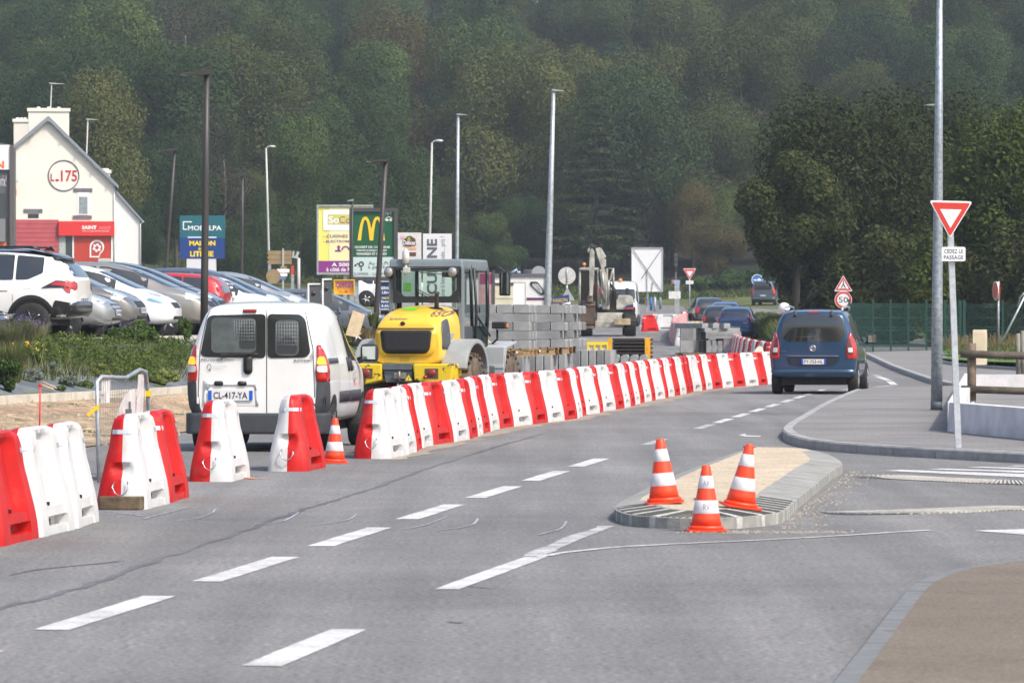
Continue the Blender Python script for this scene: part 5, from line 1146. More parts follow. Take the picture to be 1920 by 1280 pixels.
mb = MB(); mb.prism([(.55, 1.66), (.62, 1.75), (.78, 1.67)], -.02, .02); mb.build('shark_fin', DG, t)
park(t, 158, 84, True)
t, s = car('parked_car', 'low silver hatchback, nose just right of the white SUV bumper', 'car', HATCH, SILV, 4.37, 1.44, 1.80, plate_f='CW-318-EB', grille=M('dark_mesh', (.03, .03, .03), .4), head=[(.45, .60), (.50, .66), (.86, .72), (.93, .66), (.70, .59)]); park(t, 222, 88, L=4.37)
t, s = car('parked_car', 'warm grey hatchback nosed between the low silver car and the white electric car', 'car', MPV, GREYP, 4.36, 1.58, 1.84, plate_f='CR-735-FV', head=[(.42, .62), (.48, .70), (.88, .74), (.94, .66), (.66, .60)]); park(t, 268, 91.5, L=4.36)
t, s = car('parked_car', 'glossy white rounded electric hatchback parked nose to the bank', 'car', MPV, paint('gloss_white_paint', (.80, .81, .82)), 4.08, 1.56, 1.73, rim=ALU, head=[(.40, .66), (.5, .69), (.9, .74), (.93, .69), (.6, .64)]); park(t, 335, 96, L=4.08)
s.patch('lamp_blue_tint', rpoly([(3.55, .80), (3.60, .845), (3.85, .76), (3.90, .71)], .02), 'right', M('blue_lamp', (.12, .35, .5), .15, 0, 1), .015, step=.08)
t, s = car('parked_people_carrier', 'beige silver people carrier with the bare front wheel showing right of the white car', 'car', MPV, BEIG, 4.5, 1.66, 1.83, wr=.32); park(t, 402, 100, L=4.5)
t, s = car('parked_people_carrier', 'black people carrier with high arched roof behind the beige one', 'car', MPV, DG, 4.6, 1.72, 1.86); park(t, 424, 104.5, L=4.6)
t, s = car('parked_car', 'red hatchback facing away behind the tall dark lamp post', 'car', MPV, REDP, 4.1, 1.52, 1.72, tail=[(.72, .62), (.78, .84), (.86, .80), (.92, .62)]); park(t, 428, 110, True)
t, s = car('parked_car', 'white hatchback with dark window frames just above the van roof', 'car', HATCH, paint('gloss_white_paint', (.8, .81, .82)), 4.2, 1.50, 1.76); park(t, 548, 114, L=4.2)
t, s = car('parked_people_carrier', 'blue-grey people carrier with long glazed roof behind the white hatchback', 'car', MPV, NAVYR, 4.6, 1.72, 1.84); park(t, 545, 120, L=4.6)
t, s = car('parked_car', 'silver people carrier with sloping windscreen behind the blue-grey one', 'car', MPV, SILV, 4.5, 1.68, 1.8); park(t, 585, 128, L=4.5)
t, s = car('parked_car', 'dark grey saloon roof at the right end of the first parked row', 'car', HATCH, DGREY, 4.5, 1.50, 1.8); park(t, 612, 138, L=4.5); t.location.z -= .2
t, s = car('parked_people_carrier', 'mid grey people carrier parked in front of the orange OFFRE banner', 'car', MPV, paint('mid_grey_paint', (.13, .145, .165), .4, .3), 4.4, 1.74, 1.84, side_rows=[(.06, .22, 0), (.24, .44, 0), (.455, .74, 2)]); park(t, 738, 136, L=4.5); t.location.z = .78
t, s = car('parked_car', 'white car roof glimpsed below the green billboard', 'car', HATCH, paint('gloss_white_paint', (.8, .81, .82)), 4.2, 1.45, 1.76); park(t, 845, 190, L=4.2)
t.location.z = P(0, 575, 190).z
t, s = car('parked_car', 'dark glossy car cut off at the left edge below the SUV', 'car', HATCH, DG, 4.3, 1.45, 1.78, plate_r=None); park(t, 11, 78.5, L=4.3); t.location.z = 1.0
# queue
t, s = car('hatchback_car', 'blue hatchback with tall red tail lamps, last in the queue behind the kerb pallet', 'car', HATCH, paint('mid_blue_paint', (.04, .11, .28), .4, .3), 3.84, 1.50, 1.66, tail=[(.76, .58), (.70, .86), (.74, .90), (.86, .72), (.92, .56), (.82, .53)], plate_r='AB-204-NK'); place(t, (1378 - 960) / FPX * 190, 190, R(6)); 
s.txt('16V', .43, .80, .14, .06, 'rear', CHROME, bold=.02)
t, s = car('hatchback_car', 'dark small car with round red tail lamp left of the blue hatchback', 'car', HATCH, paint('black_blue_paint', (.02, .024, .035), .3, .3), 3.7, 1.46, 1.68, tail=disc(10, .12, (.84, .57)), plate_r='DA-551-XW'); place(t, (1349 - 960) / FPX * 203, 203, R(4))
t, s = car('hatchback_car', 'bright blue car mostly hidden between the queueing dark cars', 'car', HATCH, paint('light_blue_paint', (.04, .10, .30), .4, .3), 4.0, 1.5, 1.72); place(t, (1361 - 960) / FPX * 216, 216, R(2))
t, s = car('suv_car', 'dark grey sport utility car at the head of the queue', 'car', SUV, paint('anthracite_paint', (.045, .05, .06), .4, .3), 4.4, 1.66, 1.8, plate_r='EH-906-TC', wr=.34); place(t, (1334 - 960) / FPX * 236, 236, R(-4))

# ---------------- tall white van facing the camera (front view)
def panel_van():
    t = thing('panel_van', (0, 0, 0), 0, 'tall white high-roof van with orange beacon facing the camera behind the excavator', 'van'); W = paint('fleet_white', (.72, .75, .78))
    st = [(.0, .55, 1.3, 2.3, .9, .80), (.08, .45, 1.3, 2.46, .98, .84), (.4, .40, 1.3, 2.5, 1.02, .86), (2.5, .38, 1.3, 2.5, 1.03, .86), (3.6, .38, 1.28, 2.42, 1.03, .85), (4.1, .38, 1.25, 2.16, 1.02, .82), (4.7, .38, 1.18, 1.50, 1.0, .82), (5.0, .38, 1.12, 1.26, .97, .8), (5.4, .40, .98, 1.10, .9, .7), (5.52, .46, .78, .86, .8, .6)]
    s = Shell(st, W, t, 3)
    s.patch('windscreen', rpoly([(-.86, 1.32), (-.80, 2.04), (.80, 2.04), (.86, 1.32)], .08), 'front', DGLASS, .008)
    s.patch('grille', rpoly([(-.5, .82), (-.55, .98), (.55, .98), (.5, .82)], .03), 'front', BLACK, .01); s.patch('front_bumper', rpoly([(-.88, .48), (-.9, .72), (.9, .72), (.88, .48)], .05), 'front', M('dark_bumper', (.06, .065, .07), .6), .02, thick=.02)
    for sg in (-1, 1):
        s.patch('headlamp', rpoly([(sg * .62, .86), (sg * .66, 1.10), (sg * .84, 1.14), (sg * .90, .9)], .04), 'front', CLRL, .012); mirror(t, 4.55, sg * 1.02, 1.30, sg, BLACK, 1.5)
        s.patch('side_window', rpoly([(3.6, 1.35), (3.6, 1.95), (4.1, 1.95), (4.6, 1.45), (4.55, 1.35)], .05), 'left' if sg > 0 else 'right', DGLASS, .008)
    mb = MB(); mb.lathe([(.10, 2.42), (.10, 2.56), (.07, 2.62), (0, 2.63)], 14, (3.4, 0, 0)); mb.build('beacon', ORL, t)
    wheel_set(t, (1.1, 4.6), 1.03, .345, .22, rim=M('steel_rim2', (.12, .12, .12), .5, .3)); s.patch('red_badge', disc(10, .07, (.45, 1.22)), 'front', SRED, .014)
    return t
t = panel_van(); t.location = ((1171 - 960) / FPX * 244, 244 + 5.3, gz(244)); t.rotation_euler = (0, 0, R(-90) + R(-3))
# ================================================================ wheel loader (rear)
YEL = M('loader_yellow', (.72, .46, .035), .38, 0, .5, ns=2.2, na=.10); GREYL = M('loader_grey', (.16, .19, .205), .45, 0, .3, ns=3, na=.15); LGREYL = M('fender_grey', (.27, .285, .285), .55, ns=4, na=.12)
def chipped():
    m = M('chipped_yellow', (.72, .50, .015), .5); nt = m.node_tree; b = nt.nodes['Principled BSDF']; tc = nt.nodes.new('ShaderNodeTexCoord'); n = nt.nodes.new('ShaderNodeTexNoise'); n.inputs['Scale'].default_value = 5.5; n.inputs['Detail'].default_value = 5; n.inputs['Roughness'].default_value = .62
    nt.links.new(tc.outputs['Object'], n.inputs[0]); cr = nt.nodes.new('ShaderNodeValToRGB'); e = cr.color_ramp.elements; e[0].position = .545; e[0].color = (.72, .50, .015, 1); e[1].position = .565; e[1].color = (.115, .062, .03, 1); nt.links.new(n.outputs['Fac'], cr.inputs[0]); nt.links.new(cr.outputs[0], b.inputs['Base Color']); return m
def loader():
    t = thing('wheel_loader', (0, 0, 0), 0, 'yellow compact wheel loader with grey cab, between the white van and the kerb stacks', 'wheel loader')
    # local: x forward, y left. rear face at x=0 ; s=141 px/m, centre px 782
    CHP = chipped(); BG = M('grille_black', (.018, .018, .02), .6, ns=30, na=.5)
    # hood: loft by stations (x from rear)
    V = []; secs = [(.00, .66, .475, .86, 1.22, .42), (.02, .64, .495, .84, 1.33, .42), (.05, .64, .50, .84, 1.38, .41), (.20, .62, .51, .84, 1.50, .38), (.45, .60, .52, .86, 1.59, .35), (.75, .60, .53, .90, 1.64, .33), (1.15, .60, .53, .92, 1.66, .33), (1.18, .60, .53, .92, 1.66, .33)]
    for (x, zb, w, zm, zt, wt) in secs:
        half = [(0, zb), (w, zb), (w * 1.0, zm), (w * .99, zm + (zt - zm) * .5), (w * .92, zt - .12), (wt, zt - .015), (0, zt)]
        V.append([(x, y, z) for y, z in half] + [(x, -y, z) for y, z in half[-2:0:-1]])
    n = len(V[0]); Fq = []; vv = [p for r in V for p in r]
    for i in range(len(V) - 1): Fq += [(i * n + k, i * n + (k + 1) % n, (i + 1) * n + (k + 1) % n, (i + 1) * n + k) for k in range(n)]
    for base in (0, (len(V) - 1) * n):
        for k in range(n // 2):
            f = tuple(dict.fromkeys((base + k, base + k + 1, base + (n - k - 1) % n, base + (n - k) % n)))
            if len(f) > 2: Fq.append(f)
    me = bpy.data.meshes.new('hood'); me.from_pydata(vv, [], Fq); bm = bmesh.new(); bm.from_mesh(me); bmesh.ops.recalc_face_normals(bm, faces=bm.faces[:]); bm.to_mesh(me); bm.free(); me = subsurf(me, 3); me.materials.clear(); me.materials.append(YEL); me.polygons.foreach_set('use_smooth', [True] * len(me.polygons))
    hood = link('hood', me, t); s = Shell.__new__(Shell); s.me = me; s.o = hood; s.p = t; s.L = 1.15; bm = bmesh.new(); bm.from_mesh(me); s.bvh = BVHTree.FromBMesh(bm); bm.free()
    s.patch('grille_frame', rpoly([(-.42, 1.245), (.42, 1.245), (.46, 1.19), (.42, .86), (.34, .78), (-.34, .78), (-.42, .86), (-.46, 1.18)], .03), 'rear', YEL, .022, thick=.025)
    s.patch('engine_grille', rpoly([(-.385, 1.215), (.385, 1.215), (.355, .90), (.30, .82), (-.30, .82), (-.355, .90)], .04), 'rear', BG, .034, thick=.012)
    s.patch('grille_rim', rpoly([(-.43, 1.255), (.41, 1.255), (.41, 1.235), (-.43, 1.235)], .005), 'rear', M('worn_dark', (.06, .045, .02), .7), .03)
    s.patch('side_vent', rpoly([(.10, .90), (.12, 1.22), (.20, 1.36), (.42, 1.42), (.44, .90)], .04), 'right', M('vent_grey', (.06, .065, .07), .5), .012, thick=.01); s.patch('side_vent', rpoly([(.10, .90), (.12, 1.22), (.20, 1.36), (.42, 1.42), (.44, .90)], .04), 'left', M('vent_grey', (.06, .065, .07), .5), .012)
    s.patch('green_sticker', [(-.20, 1.55), (-.18, 1.60), (.04, 1.60), (.02, 1.55)], 'rear', M('green_sticker', (.12, .48, .03), .4), .006)
    s.txt('kramer', -.14, 1.41, .27, .04, 'rear', M('dark_badge', (.1, .1, .11), .4), bold=.02, spacing=1.15)
    s.txt('650', .38, 1.50, .17, .11, 'rear', M('purple_badge', (.14, .08, .16), .4), bold=.0)
    mb = MB(); l, _ = s.hit(-.06, 1.335, 'rear'); mb.lathe([(.036, 0), (.036, -.015), (.02, -.02), (0, -.02)], 16, l + Vector((-.004, 0, 0)), 'x'); mb.build('lock', BLACK, t)
    mb = MB(); mb.tube([(.62, -.26, 1.52), (.62, -.26, 1.72), (.60, -.265, 1.80), (.56, -.29, 1.86)], .033, 10); mb.build('exhaust', M('sooty_exhaust', (.035, .03, .028), .6), t); s.patch('exhaust_hole', disc(16, .10, (.60, -.26)), 'top', BLACK, .006)
    s.patch('yellow_decal', rrect(-.10, .70, .05, .76, .01), 'rear', M('ochre_decal', (.45, .28, .02), .5), .005)
    # counterweight / bumper
    for sg, (a0, a1) in ((1, (.14, .74)), (-1, (.32, .72))):
        mb = MB(); mb.prism([(-sg * a0, .60), (-sg * (a0 + .02), .37), (-sg * (a1 - .12), .30), (-sg * (a1 - .03), .34), (-sg * a1, .655), (-sg * (a0 - .0), .655)], -.14, .5, 'x')
        o = mb.build('counterweight', CHP, t, bevel=.025)
        mb = MB(); mb.lathe([(.055, -.16), (.066, -.15), (.066, -.13)], 16, (0, -sg * (.42 if sg > 0 else .56), .50), 'x'); mb.v = [(v[0], v[1], v[2]) for v in mb.v]; mb.build('tail_lamp', M('dirty_red_lens', (.22, .02, .015), .4, 0, .5), o)
        mb = MB(); mb.box((-.142, -sg * (.42 if sg > 0 else .56), .49), (.012, .2, .17), bev=.005); mb.build('lamp_recess', M('recess_brown', (.10, .06, .03), .8), o)
    mb = MB(); mb.lathe([(.026, -.175), (.03, -.165), (.03, -.14)], 12, (0, -.33, .43), 'x'); mb.build('reflector', REDL, t)
    mb = MB(); mb.prism([(.33, .655), (-.14, .655), (-.12, .55), (.31, .55)], -.13, .3, 'x'); mb.prism([(.31, .54), (-.12, .54), (-.10, .34), (.28, .34)], -.10, .3, 'x'); mb.build('centre_panel', M('slate_panel', (.10, .115, .13), .55, ns=4, na=.25), t, bevel=.008)
    mb = MB(); mb.box((-.13, .05, .45), (.08, .17, .10), bev=.01); mb.tube([(-.18, .05, .37), (-.18, .05, .53)], .018, 8); mb.build('tow_hitch', M('worn_steel', (.28, .26, .22), .5, .5, ns=20), t)
    mb = MB(); mb.add([(-.135, -.02, .37), (-.135, -.13, .37), (-.135, -.075, .47)], [(0, 1, 2)]); wt = mb.build('warning_triangle', M('warn_yellow', (.8, .6, .02), .4), t); me = text_mesh('!', None, .055, bold=.02); me.materials.append(SBL); me.transform(Matrix.Translation((-.137, -.075, .402)) @ Matrix.Rotation(R(-90), 4, 'Z') @ Matrix.Rotation(R(90), 4, 'X')); link('lettering', me, wt)
    # cab
    GT = glass_mat('green_tinted_glass', (.62, .80, .70), .10); GS = glass_mat('side_cab_glass', (.55, .66, .66), .14)
    x0, x1, y0, zb, zt = .95, 2.15, .56, 1.16, 2.42
    yr = [-.545, .545]
    mb = MB()
    mb.prism(rpoly([(x0 - .04, zt - .14), (x0, zt), (x1 + .05, zt), (x1 + .12, zt - .12), (x1, zt - .16)], .04), -.56, .56, 'y'); mb.build('cab_roof', GREYL, t, bevel=.03)
    for y in yr:
        mb = MB(); mb.tube([(x0 + .50, y, zb + .3), (x0 + .42, y, zt - .08)], .025, 6); mb.build('cab_pillar', M('cab_black', (.022, .024, .027), .4), t); mb = MB(); mb.tube([(x1 - .02, y, zb), (x1 + .10, y, zb + .5), (x1 + .08, y, zt - .1)], .03, 6); mb.build('cab_pillar', M('cab_black', (.022, .024, .027), .4), t)
    mb = MB(); mb.box((x0, 0, 1.70), (.07, 1.0, .08)); mb.build('cab_crossbar', M('cab_black', (.022, .024, .027), .4), t)
    mb = MB(); mb.prism(rpoly([(.53, 2.25), (-.53, 2.25), (-.53, 1.60), (.53, 1.60)], .02), x0 - .012, x0 + .0, 'x')
    inner = rpoly([(.47, 2.22), (-.47, 2.22), (-.47, 1.84), (-.37, 1.72), (.33, 1.72), (.47, 1.86)], .03)
    # frame ring around rear window
    ring = MB(); outer_ = [(.54, 2.28), (-.54, 2.28), (-.54, 1.60), (.54, 1.60)]; N = len(inner)
    def outp(p): 
        k = 1 / max(abs(p[0]) / .54, abs(p[1] - 1.94) / .34); return (p[0] * k, 1.94 + (p[1] - 1.94) * k)
    ov = [outp(p) for p in inner]; ring.add([(x0 - .03, *p) for p in inner] + [(x0 - .03, *p) for p in ov] + [(x0 + .01, *p) for p in inner] + [(x0 + .01, *p) for p in ov], [(i, (i + 1) % N, N + (i + 1) % N, N + i) for i in range(N)] + [(i, (i + 1) % N, 2 * N + (i + 1) % N, 2 * N + i) for i in range(N)] + [(N + i, N + (i + 1) % N, 3 * N + (i + 1) % N, 3 * N + i) for i in range(N)])
    ring.build('window_surround', M('cab_black', (.02, .02, .02), .4), t)
    mb = MB(); mb.add([(x0 - .02, *p) for p in inner], [tuple(range(N))]); mb.build('rear_window', GT, t)
    sd = rpoly([(x0 + .06, zb + .48), (x0 + .10, zt - .2), (x0 + .4, zt - .14), (x0 + .48, zb + .45)], .03); dr = rpoly([(x0 + .50, zb + .05), (x0 + .45, zt - .14), (x1 + .05, zt - .16), (x1 + .08, zb + .5), (x1, zb + .05)], .05)
    for y in (-.565, .565):
        for q in (sd, dr): mb = MB(); mb.add([(p[0], y, p[1]) for p in q], [tuple(range(len(q)))]); mb.build('side_window', GS, t)
        mb = MB(); mb.tube([(x0 + .5, y * 1.04, zb), (x0 + .55, y * 1.06, zb + .55), (x0 + .45, y * 1.04, zt - .12)], .02, 6); mb.tube([(x0 + .5, y * 1.06, zb + .52), (x1 + .05, y * 1.06, zb + .22)], .016, 6); mb.build('door_bar', BLACK, t)
    for y in (-.52, .52):
        mb = MB(); mb.box((x0 + .02, y, (1.2 + zt - .1) / 2), (.10, .09, zt - .1 - 1.2), bev=.02); mb.build('cab_corner', GREYL, t)
    mb = MB(); mb.box((1.6, 0, zb - .1), (1.3, 1.12, .35)); mb.build('cab_floor', M('loader_dark', (.05, .055, .07), .6), t, bevel=.02)
    mb = MB(); mb.box((1.35, .0, 1.40), (.45, .46, .12), bev=.04); mb.box((1.16, 0, 1.52), (.12, .42, .30), bev=.04); mb.build('driver_seat', BLACK, t); mb = MB(); mb.tube([(1.95, 0, 1.2), (1.80, 0, 1.58)], .03, 6); mb.lathe([(.17, 0), (.19, .012), (.17, .024)], 16, (1.78, 0, 1.60)); mb.build('steering_column', BLACK, t)
    for y in (.53, -.44):
        mb = MB(); mb.lathe([(.0, -.10), (.062, -.09), (.082, -.04), (.075, .02), (.04, .06)], 18, (x0 - .06, y, 2.24), 'x'); o = mb.build('work_lamp', BLACK, t); mb = MB(); mb.lathe([(0, -.112), (.06, -.10), (.068, -.088)], 18, (x0 - .06, y, 2.24), 'x'); mb.build('lens', M('dull_lens', (.30, .30, .28), .3, .3, .5), o)
    mb = MB(); mb.lathe([(.05, 0), (.055, .08), (.05, .16), (.02, .2), (0, .2)], 14, (x0 - .03, .30, 2.36)); mb.tube([(x0 - .03, .30, 2.2), (x0 - .03, .30, 2.38)], .022, 8); mb.box((x0 - .04, .28, 2.27), (.08, .10, .08), bev=.01); mb.build('beacon', M('clear_beacon', (.5, .5, .48), .2, 0, .5), t)
    mb = MB(); mb.box((x0 - .06, -.33, 2.13), (.06, .14, .1), bev=.02); mb.tube([(x0 - .05, .08, 2.17), (x0 - .05, -.30, 2.13)], .008, 5); mb.tube([(x0 - .04, .10, 1.68), (x0 - .04, .13, 1.95)], .007, 5); mb.tube([(x0 - .045, -.02, 1.72), (x0 - .045, .12, 1.80), (x0 - .045, .1, 1.84), (x0 - .045, -.06, 1.74)], .009, 5); mb.build('rear_wiper', BLACK, t)
    # big mirrors & lamps
    for y, sg in ((-.60, -1), (.60, 1)):
        mb = MB(); mb.tube([(x1 + .02, y, 2.30), (x1, y + sg * .12, 2.34), (x1, y + sg * .22, 2.28), (x1, y + sg * .22, 1.98)], .012, 6); mb.build('mirror_arm', BLACK, t)
        mb = MB(); mb.box((x1, y + sg * .24, 2.10), (.06, .17, .34), bev=.03); o = mb.build('door_mirror', BLACK, t); mb = MB(); mb.box((x1 - .034, y + sg * .24, 2.10), (.004, .14, .29)); mb.build('mirror_glass', M('mirror_glass', (.5, .55, .55), .05, 1), o)
        mb = MB(); mb.tube([(2.3, y, .98), (2.3, y + sg * .08, 1.05), (2.3, y + sg * .08, 1.22)], .018, 6); mb.build('lamp_bracket', BLACK, t); mb = MB(); mb.box((2.3, y + sg * .12, 1.30), (.14, .22, .12), bev=.02); o = mb.build('front_lamp', BLACK, t); mb = MB(); mb.box((2.3, y + sg * .235, 1.30), (.08, .012, .07)); mb.build('amber_lens', ORL, o)
    mb = MB(); mb.box((x0 + .1, .66, 1.70), (.05, .12, .05), bev=.01); mb.tube([(x0 + .1, .56, 1.6), (x0 + .1, .66, 1.68)], .01, 5); mb.build('small_lamp', BLACK, t)
    # wheels + fenders
    MUD = M('muddy_rubber', (.16, .115, .075), .95, ns=5, na=.5, c2=(.04, .035, .03)); 
    def tyre(x, y):
        mb = MB(); mb.lathe([(.25, -.16), (.42, -.16), (.46, -.12), (.465, .12), (.42, .16), (.25, .16)], 30, (x, y, .47), 'y')
        for k in range(22):
            a = 2 * math.pi * k / 22
            for sg in (-1, 1):
                c = Vector((x + .475 * math.cos(a + sg * .06), y + sg * .08, .47 + .475 * math.sin(a + sg * .06))); mb.box(c, (.045, .17, .05), ry=-a, rz=0)
        w = mb.build('wheel', MUD, t); mb = MB(); sg = -1 if y < 0 else 1; mb.lathe([(.25, sg * .1), (.23, sg * .155), (.12, sg * .10), (0, sg * .10)], 20, (x, y, .47), 'y'); mb.build('rim', YEL, w)
    for x in (.72, 2.62):
        for y in (-.66, .66): tyre(x, y)
    for y, sg in ((-.66, -1), (.66, 1)):
        arcs = [(.72 + .60 * math.cos(R(a)), .47 + .60 * math.sin(R(a))) for a in range(0, 171, 10)]; inn = [(.72 + .52 * math.cos(R(a)), .47 + .52 * math.sin(R(a))) for a in range(170, -1, -10)]
        mb = MB(); mb.prism(arcs + inn, y - .19, y + .19, 'y'); pl = [(.72 + .60 * math.cos(R(a)), .47 + .60 * math.sin(R(a))) for a in range(20, 141, 10)]; mb.prism(pl + [(.32, 1.16), (1.0, 1.2), (1.3, .9)][::1], y - sg * .18, y - sg * .14, 'y'); mb.build('rear_fender', LGREYL, t, bevel=.015)
        mb = MB(); mb.prism([(2.05, .55), (2.12, .92), (2.2, .95), (2.75, 1.02), (2.75, .98), (2.24, .9), (2.14, .55)], y - .19, y + .19, 'y'); mb.prism([(2.05, .35), (2.08, .92), (2.13, .92), (2.10, .35)], y - .19, y + .19, 'y'); mb.build('front_fender', M('pale_fender', (.34, .365, .38), .5), t, bevel=.01)
        mb = MB(); mb.lathe([(.07, .45), (.075, .7), (.06, .76)], 12, (1.55, y, 0)); mb.box((1.5, y, .45), (.5, .3, .3), bev=.03); mb.build('side_tank', M('tank_dark', (.05, .05, .05), .6), t)
    ch = MB(); ch.box((1.7, 0, .62), (3.0, .7, .4), bev=.04); ch.build('chassis', M('loader_dark', (.05, .055, .07), .6), t)
    # lift arms and bucket in front
    mb = MB()
    for y in (-.3, .3): mb.tube([(2.2, y, 1.25), (3.1, y, .95), (3.6, y, .45)], .07, 8)
    mb.build('lift_arm', YEL, t); mb = MB(); mb.prism([(3.5, .15), (3.6, .75), (3.75, .80), (3.70, .3), (4.4, .18), (4.4, .12)], -.9, .9, 'y'); mb.build('bucket', M('worn_steel2', (.22, .2, .17), .5, .6, ns=5), t)
    return t
t = loader(); t.location = ((762 - 960) / FPX * 68, 68, 0); t.rotation_euler = (0, 0, R(90) - R(15)); t.scale = (1.133, 1.05, 1.133)
for ch in CH_OF(t):
    nm = ch.name.split('.')[0]
    if nm == 'wheel': continue
    if nm in ('window_surround', 'rear_window', 'rear_wiper'): k_, o_ = .715, .686
    elif nm in ('hood', 'grille_frame', 'engine_grille', 'grille_rim', 'side_vent', 'green_sticker', 'lettering', 'lock', 'exhaust', 'exhaust_hole', 'yellow_decal', 'counterweight', 'tail_lamp', 'lamp_recess', 'reflector', 'centre_panel', 'tow_hitch', 'warning_triangle', 'rear_fender', 'front_fender', 'chassis', 'side_tank', 'front_lamp', 'lamp_bracket', 'lift_arm'): k_, o_ = .787, .5015
    elif nm in ('cab_floor',): k_, o_ = 1, .28
    else: k_, o_ = 1, 0
    ch.scale.z = k_; ch.location.z = o_ - .189

# ================================================================ kerbstone pallets
KST = M('grey_kerbstone', (.26, .265, .265), .85, ns=2.5, na=.22, bump=.006, bs=25); KSTD = M('darker_kerbstone', (.17, .175, .18), .85, ns=3, na=.3, bump=.006, bs=25)
PLW = M('pallet_wood', (.38, .24, .12), .75, ns=5, na=.35)
def stone_mesh(L, w, h, mat=KST):
    mb = MB(); mb.prism([(-w / 2, 0), (w / 2, 0), (w / 2, h - .02), (w / 2 - .02, h), (-w / 2, h)], -L / 2, L / 2); o = mb.build('kerbstone', mat, bevel=.006); me = o.data; bpy.data.objects.remove(o); return me
def put(me, name, loc, rz, label, cat, group, rx=0, ry=0):
    o = link(name, me); o.location = loc; o.rotation_euler = (rx, ry, rz); return tag(o, label, cat, group)
def pallet(loc, rz, w, d, label):
    t = thing('wooden_pallet', loc, rz, label, 'pallet'); 
    mb = MB()
    for i in range(7): mb.box((-w / 2 + w * (i + .5) / 7, 0, .115), (w / 7 * .8, d, .02))
    mb.build('deck', PLW, t); mb = MB()
    for x in (-w / 2 + .06, 0, w / 2 - .06):
        for y in (-d / 2 + .06, 0, d / 2 - .06): mb.box((x, y, .06), (.10, .10, .08))
    for y in (-d / 2 + .06, 0, d / 2 - .06): mb.box((0, y, .01), (w, .10, .02)); mb.box((0, y, .095), (w, .1, .018))
    mb.build('block', PLW, t); return t
SM_L = stone_mesh(1.0, .25, .145); SM_S = stone_mesh(.36, .27, .145); SM_SD = stone_mesh(.36, .27, .145, KSTD); SM_V = stone_mesh(.86, .135, .25); SM_V2 = stone_mesh(.86, .135, .25, KSTD)
SM_LW = stone_mesh(1.12, .27, .145)
hd = R(-8)
def stack(x, y, tag_, nlow, label_low, label_top, topz=.982, wide=1.15, layers=5, depth=1.05, vertical=True):
    """vertical kerbs on a pallet, then a second pallet and crossed layers on top"""
    c, s_ = math.cos(hd), math.sin(hd)
    def W(lx, ly, z): return (x + lx * c - ly * s_, y + lx * s_ + ly * c, z)
    if layers: pallet(W(0, 0, 0), hd, wide, depth, f'wooden pallet on the ground under {tag_}')
    if vertical:
        bz = .12 if layers else .16
        n = int(wide / .15)
        for i in range(n):
            for j in range(3): put(SM_V if (i + j) % 3 else SM_V2, 'kerbstone', W(-wide / 2 + .09 + i * .15, -depth / 2 + .14 + j * .27, bz + .43), hd, label_low, 'kerbstone', label_low, rx=R(90))
    if layers:
        pallet(W(0, 0, topz), hd, wide, depth, f'wooden pallet carrying the crossed kerb layers of {tag_}')
        for l in range(layers):
            z = topz + .128 + l * .150; 
            if l % 2 == 0:
                n = 4
                for i in range(n):
                    for j in (0, 1):
                        put(SM_S if (i * 3 + l + j) % 4 else SM_SD, 'kerbstone', W(-wide / 2 + .15 + i * .285, -depth / 2 + .19 + j * .62, z), hd + random.uniform(-.01, .01), label_top, 'kerbstone', label_top)
            else:
                for j in range(3): put(SM_LW, 'kerbstone', W(random.uniform(-.012, .012), -depth / 2 + .15 + j * .34, z), hd + R(90) + random.uniform(-.01, .01), label_top, 'kerbstone', label_top)
stack((935 - 960) / FPX * 76.6 + .03, 76.6, 'the left kerb stack beside the loader', 7, 'upright grey kerbstone in the lower tier of the left stack', 'grey kerbstone in the crossed layers of the stack nearest the loader')
stack((998 - 960) / FPX * 79.5, 79.6, 'the middle kerb stack', 7, 'upright grey kerbstone in the lower tier of the middle stack', 'grey kerbstone in the crossed layers of the middle stack', wide=.95)
stack((1026 - 960) / FPX * 82.5, 82.8, 'the right kerb stack', 7, 'upright grey kerbstone in the lower tier of the right stack', 'grey kerbstone in the crossed layers of the right stack before the excavator', wide=.95)
stack((1120 - 960) / FPX * 86, 86.4, 'the bare upright kerbs right of the stacks', 5, 'upright grey kerbstone on the untopped pallet right of the stacks', '', layers=0, wide=.8)
# two cross-laid kerbs + blocks (right)
for i in range(4):
    for j in range(2):
        for k in range(4):
            put(SM_L, 'kerbstone', ((1182 - 960) / FPX * 92, 92 + j * .28, .12 + k * .15), R(86), 'long grey kerbstone laid flat left of the yellow-posted rack', 'kerbstone', 'long flat kerbs') if i == 0 else None
pallet(((1182 - 960) / FPX * 92, 92.15, 0), 0, 1.0, .9, 'wooden pallet under the long flat kerbs')
for i in range(4):
    q0 = P(1154 + i * 17.5, 0, 92.3); mb = MB(); mb.prism(rpoly([(-.075, 0), (-.07, .12), (-.03, .165), (.06, .165), (.075, .12), (.075, 0)], .03), -.15, .15); o = mb.build('kerb_block', KST); o.location = (q0.x, 92.1, .12 + .60); o.rotation_euler = (0, 0, hd); tag(o, 'short rounded kerb block set on the long flat kerbs', 'kerb block', 'short blocks on the flat kerbs')
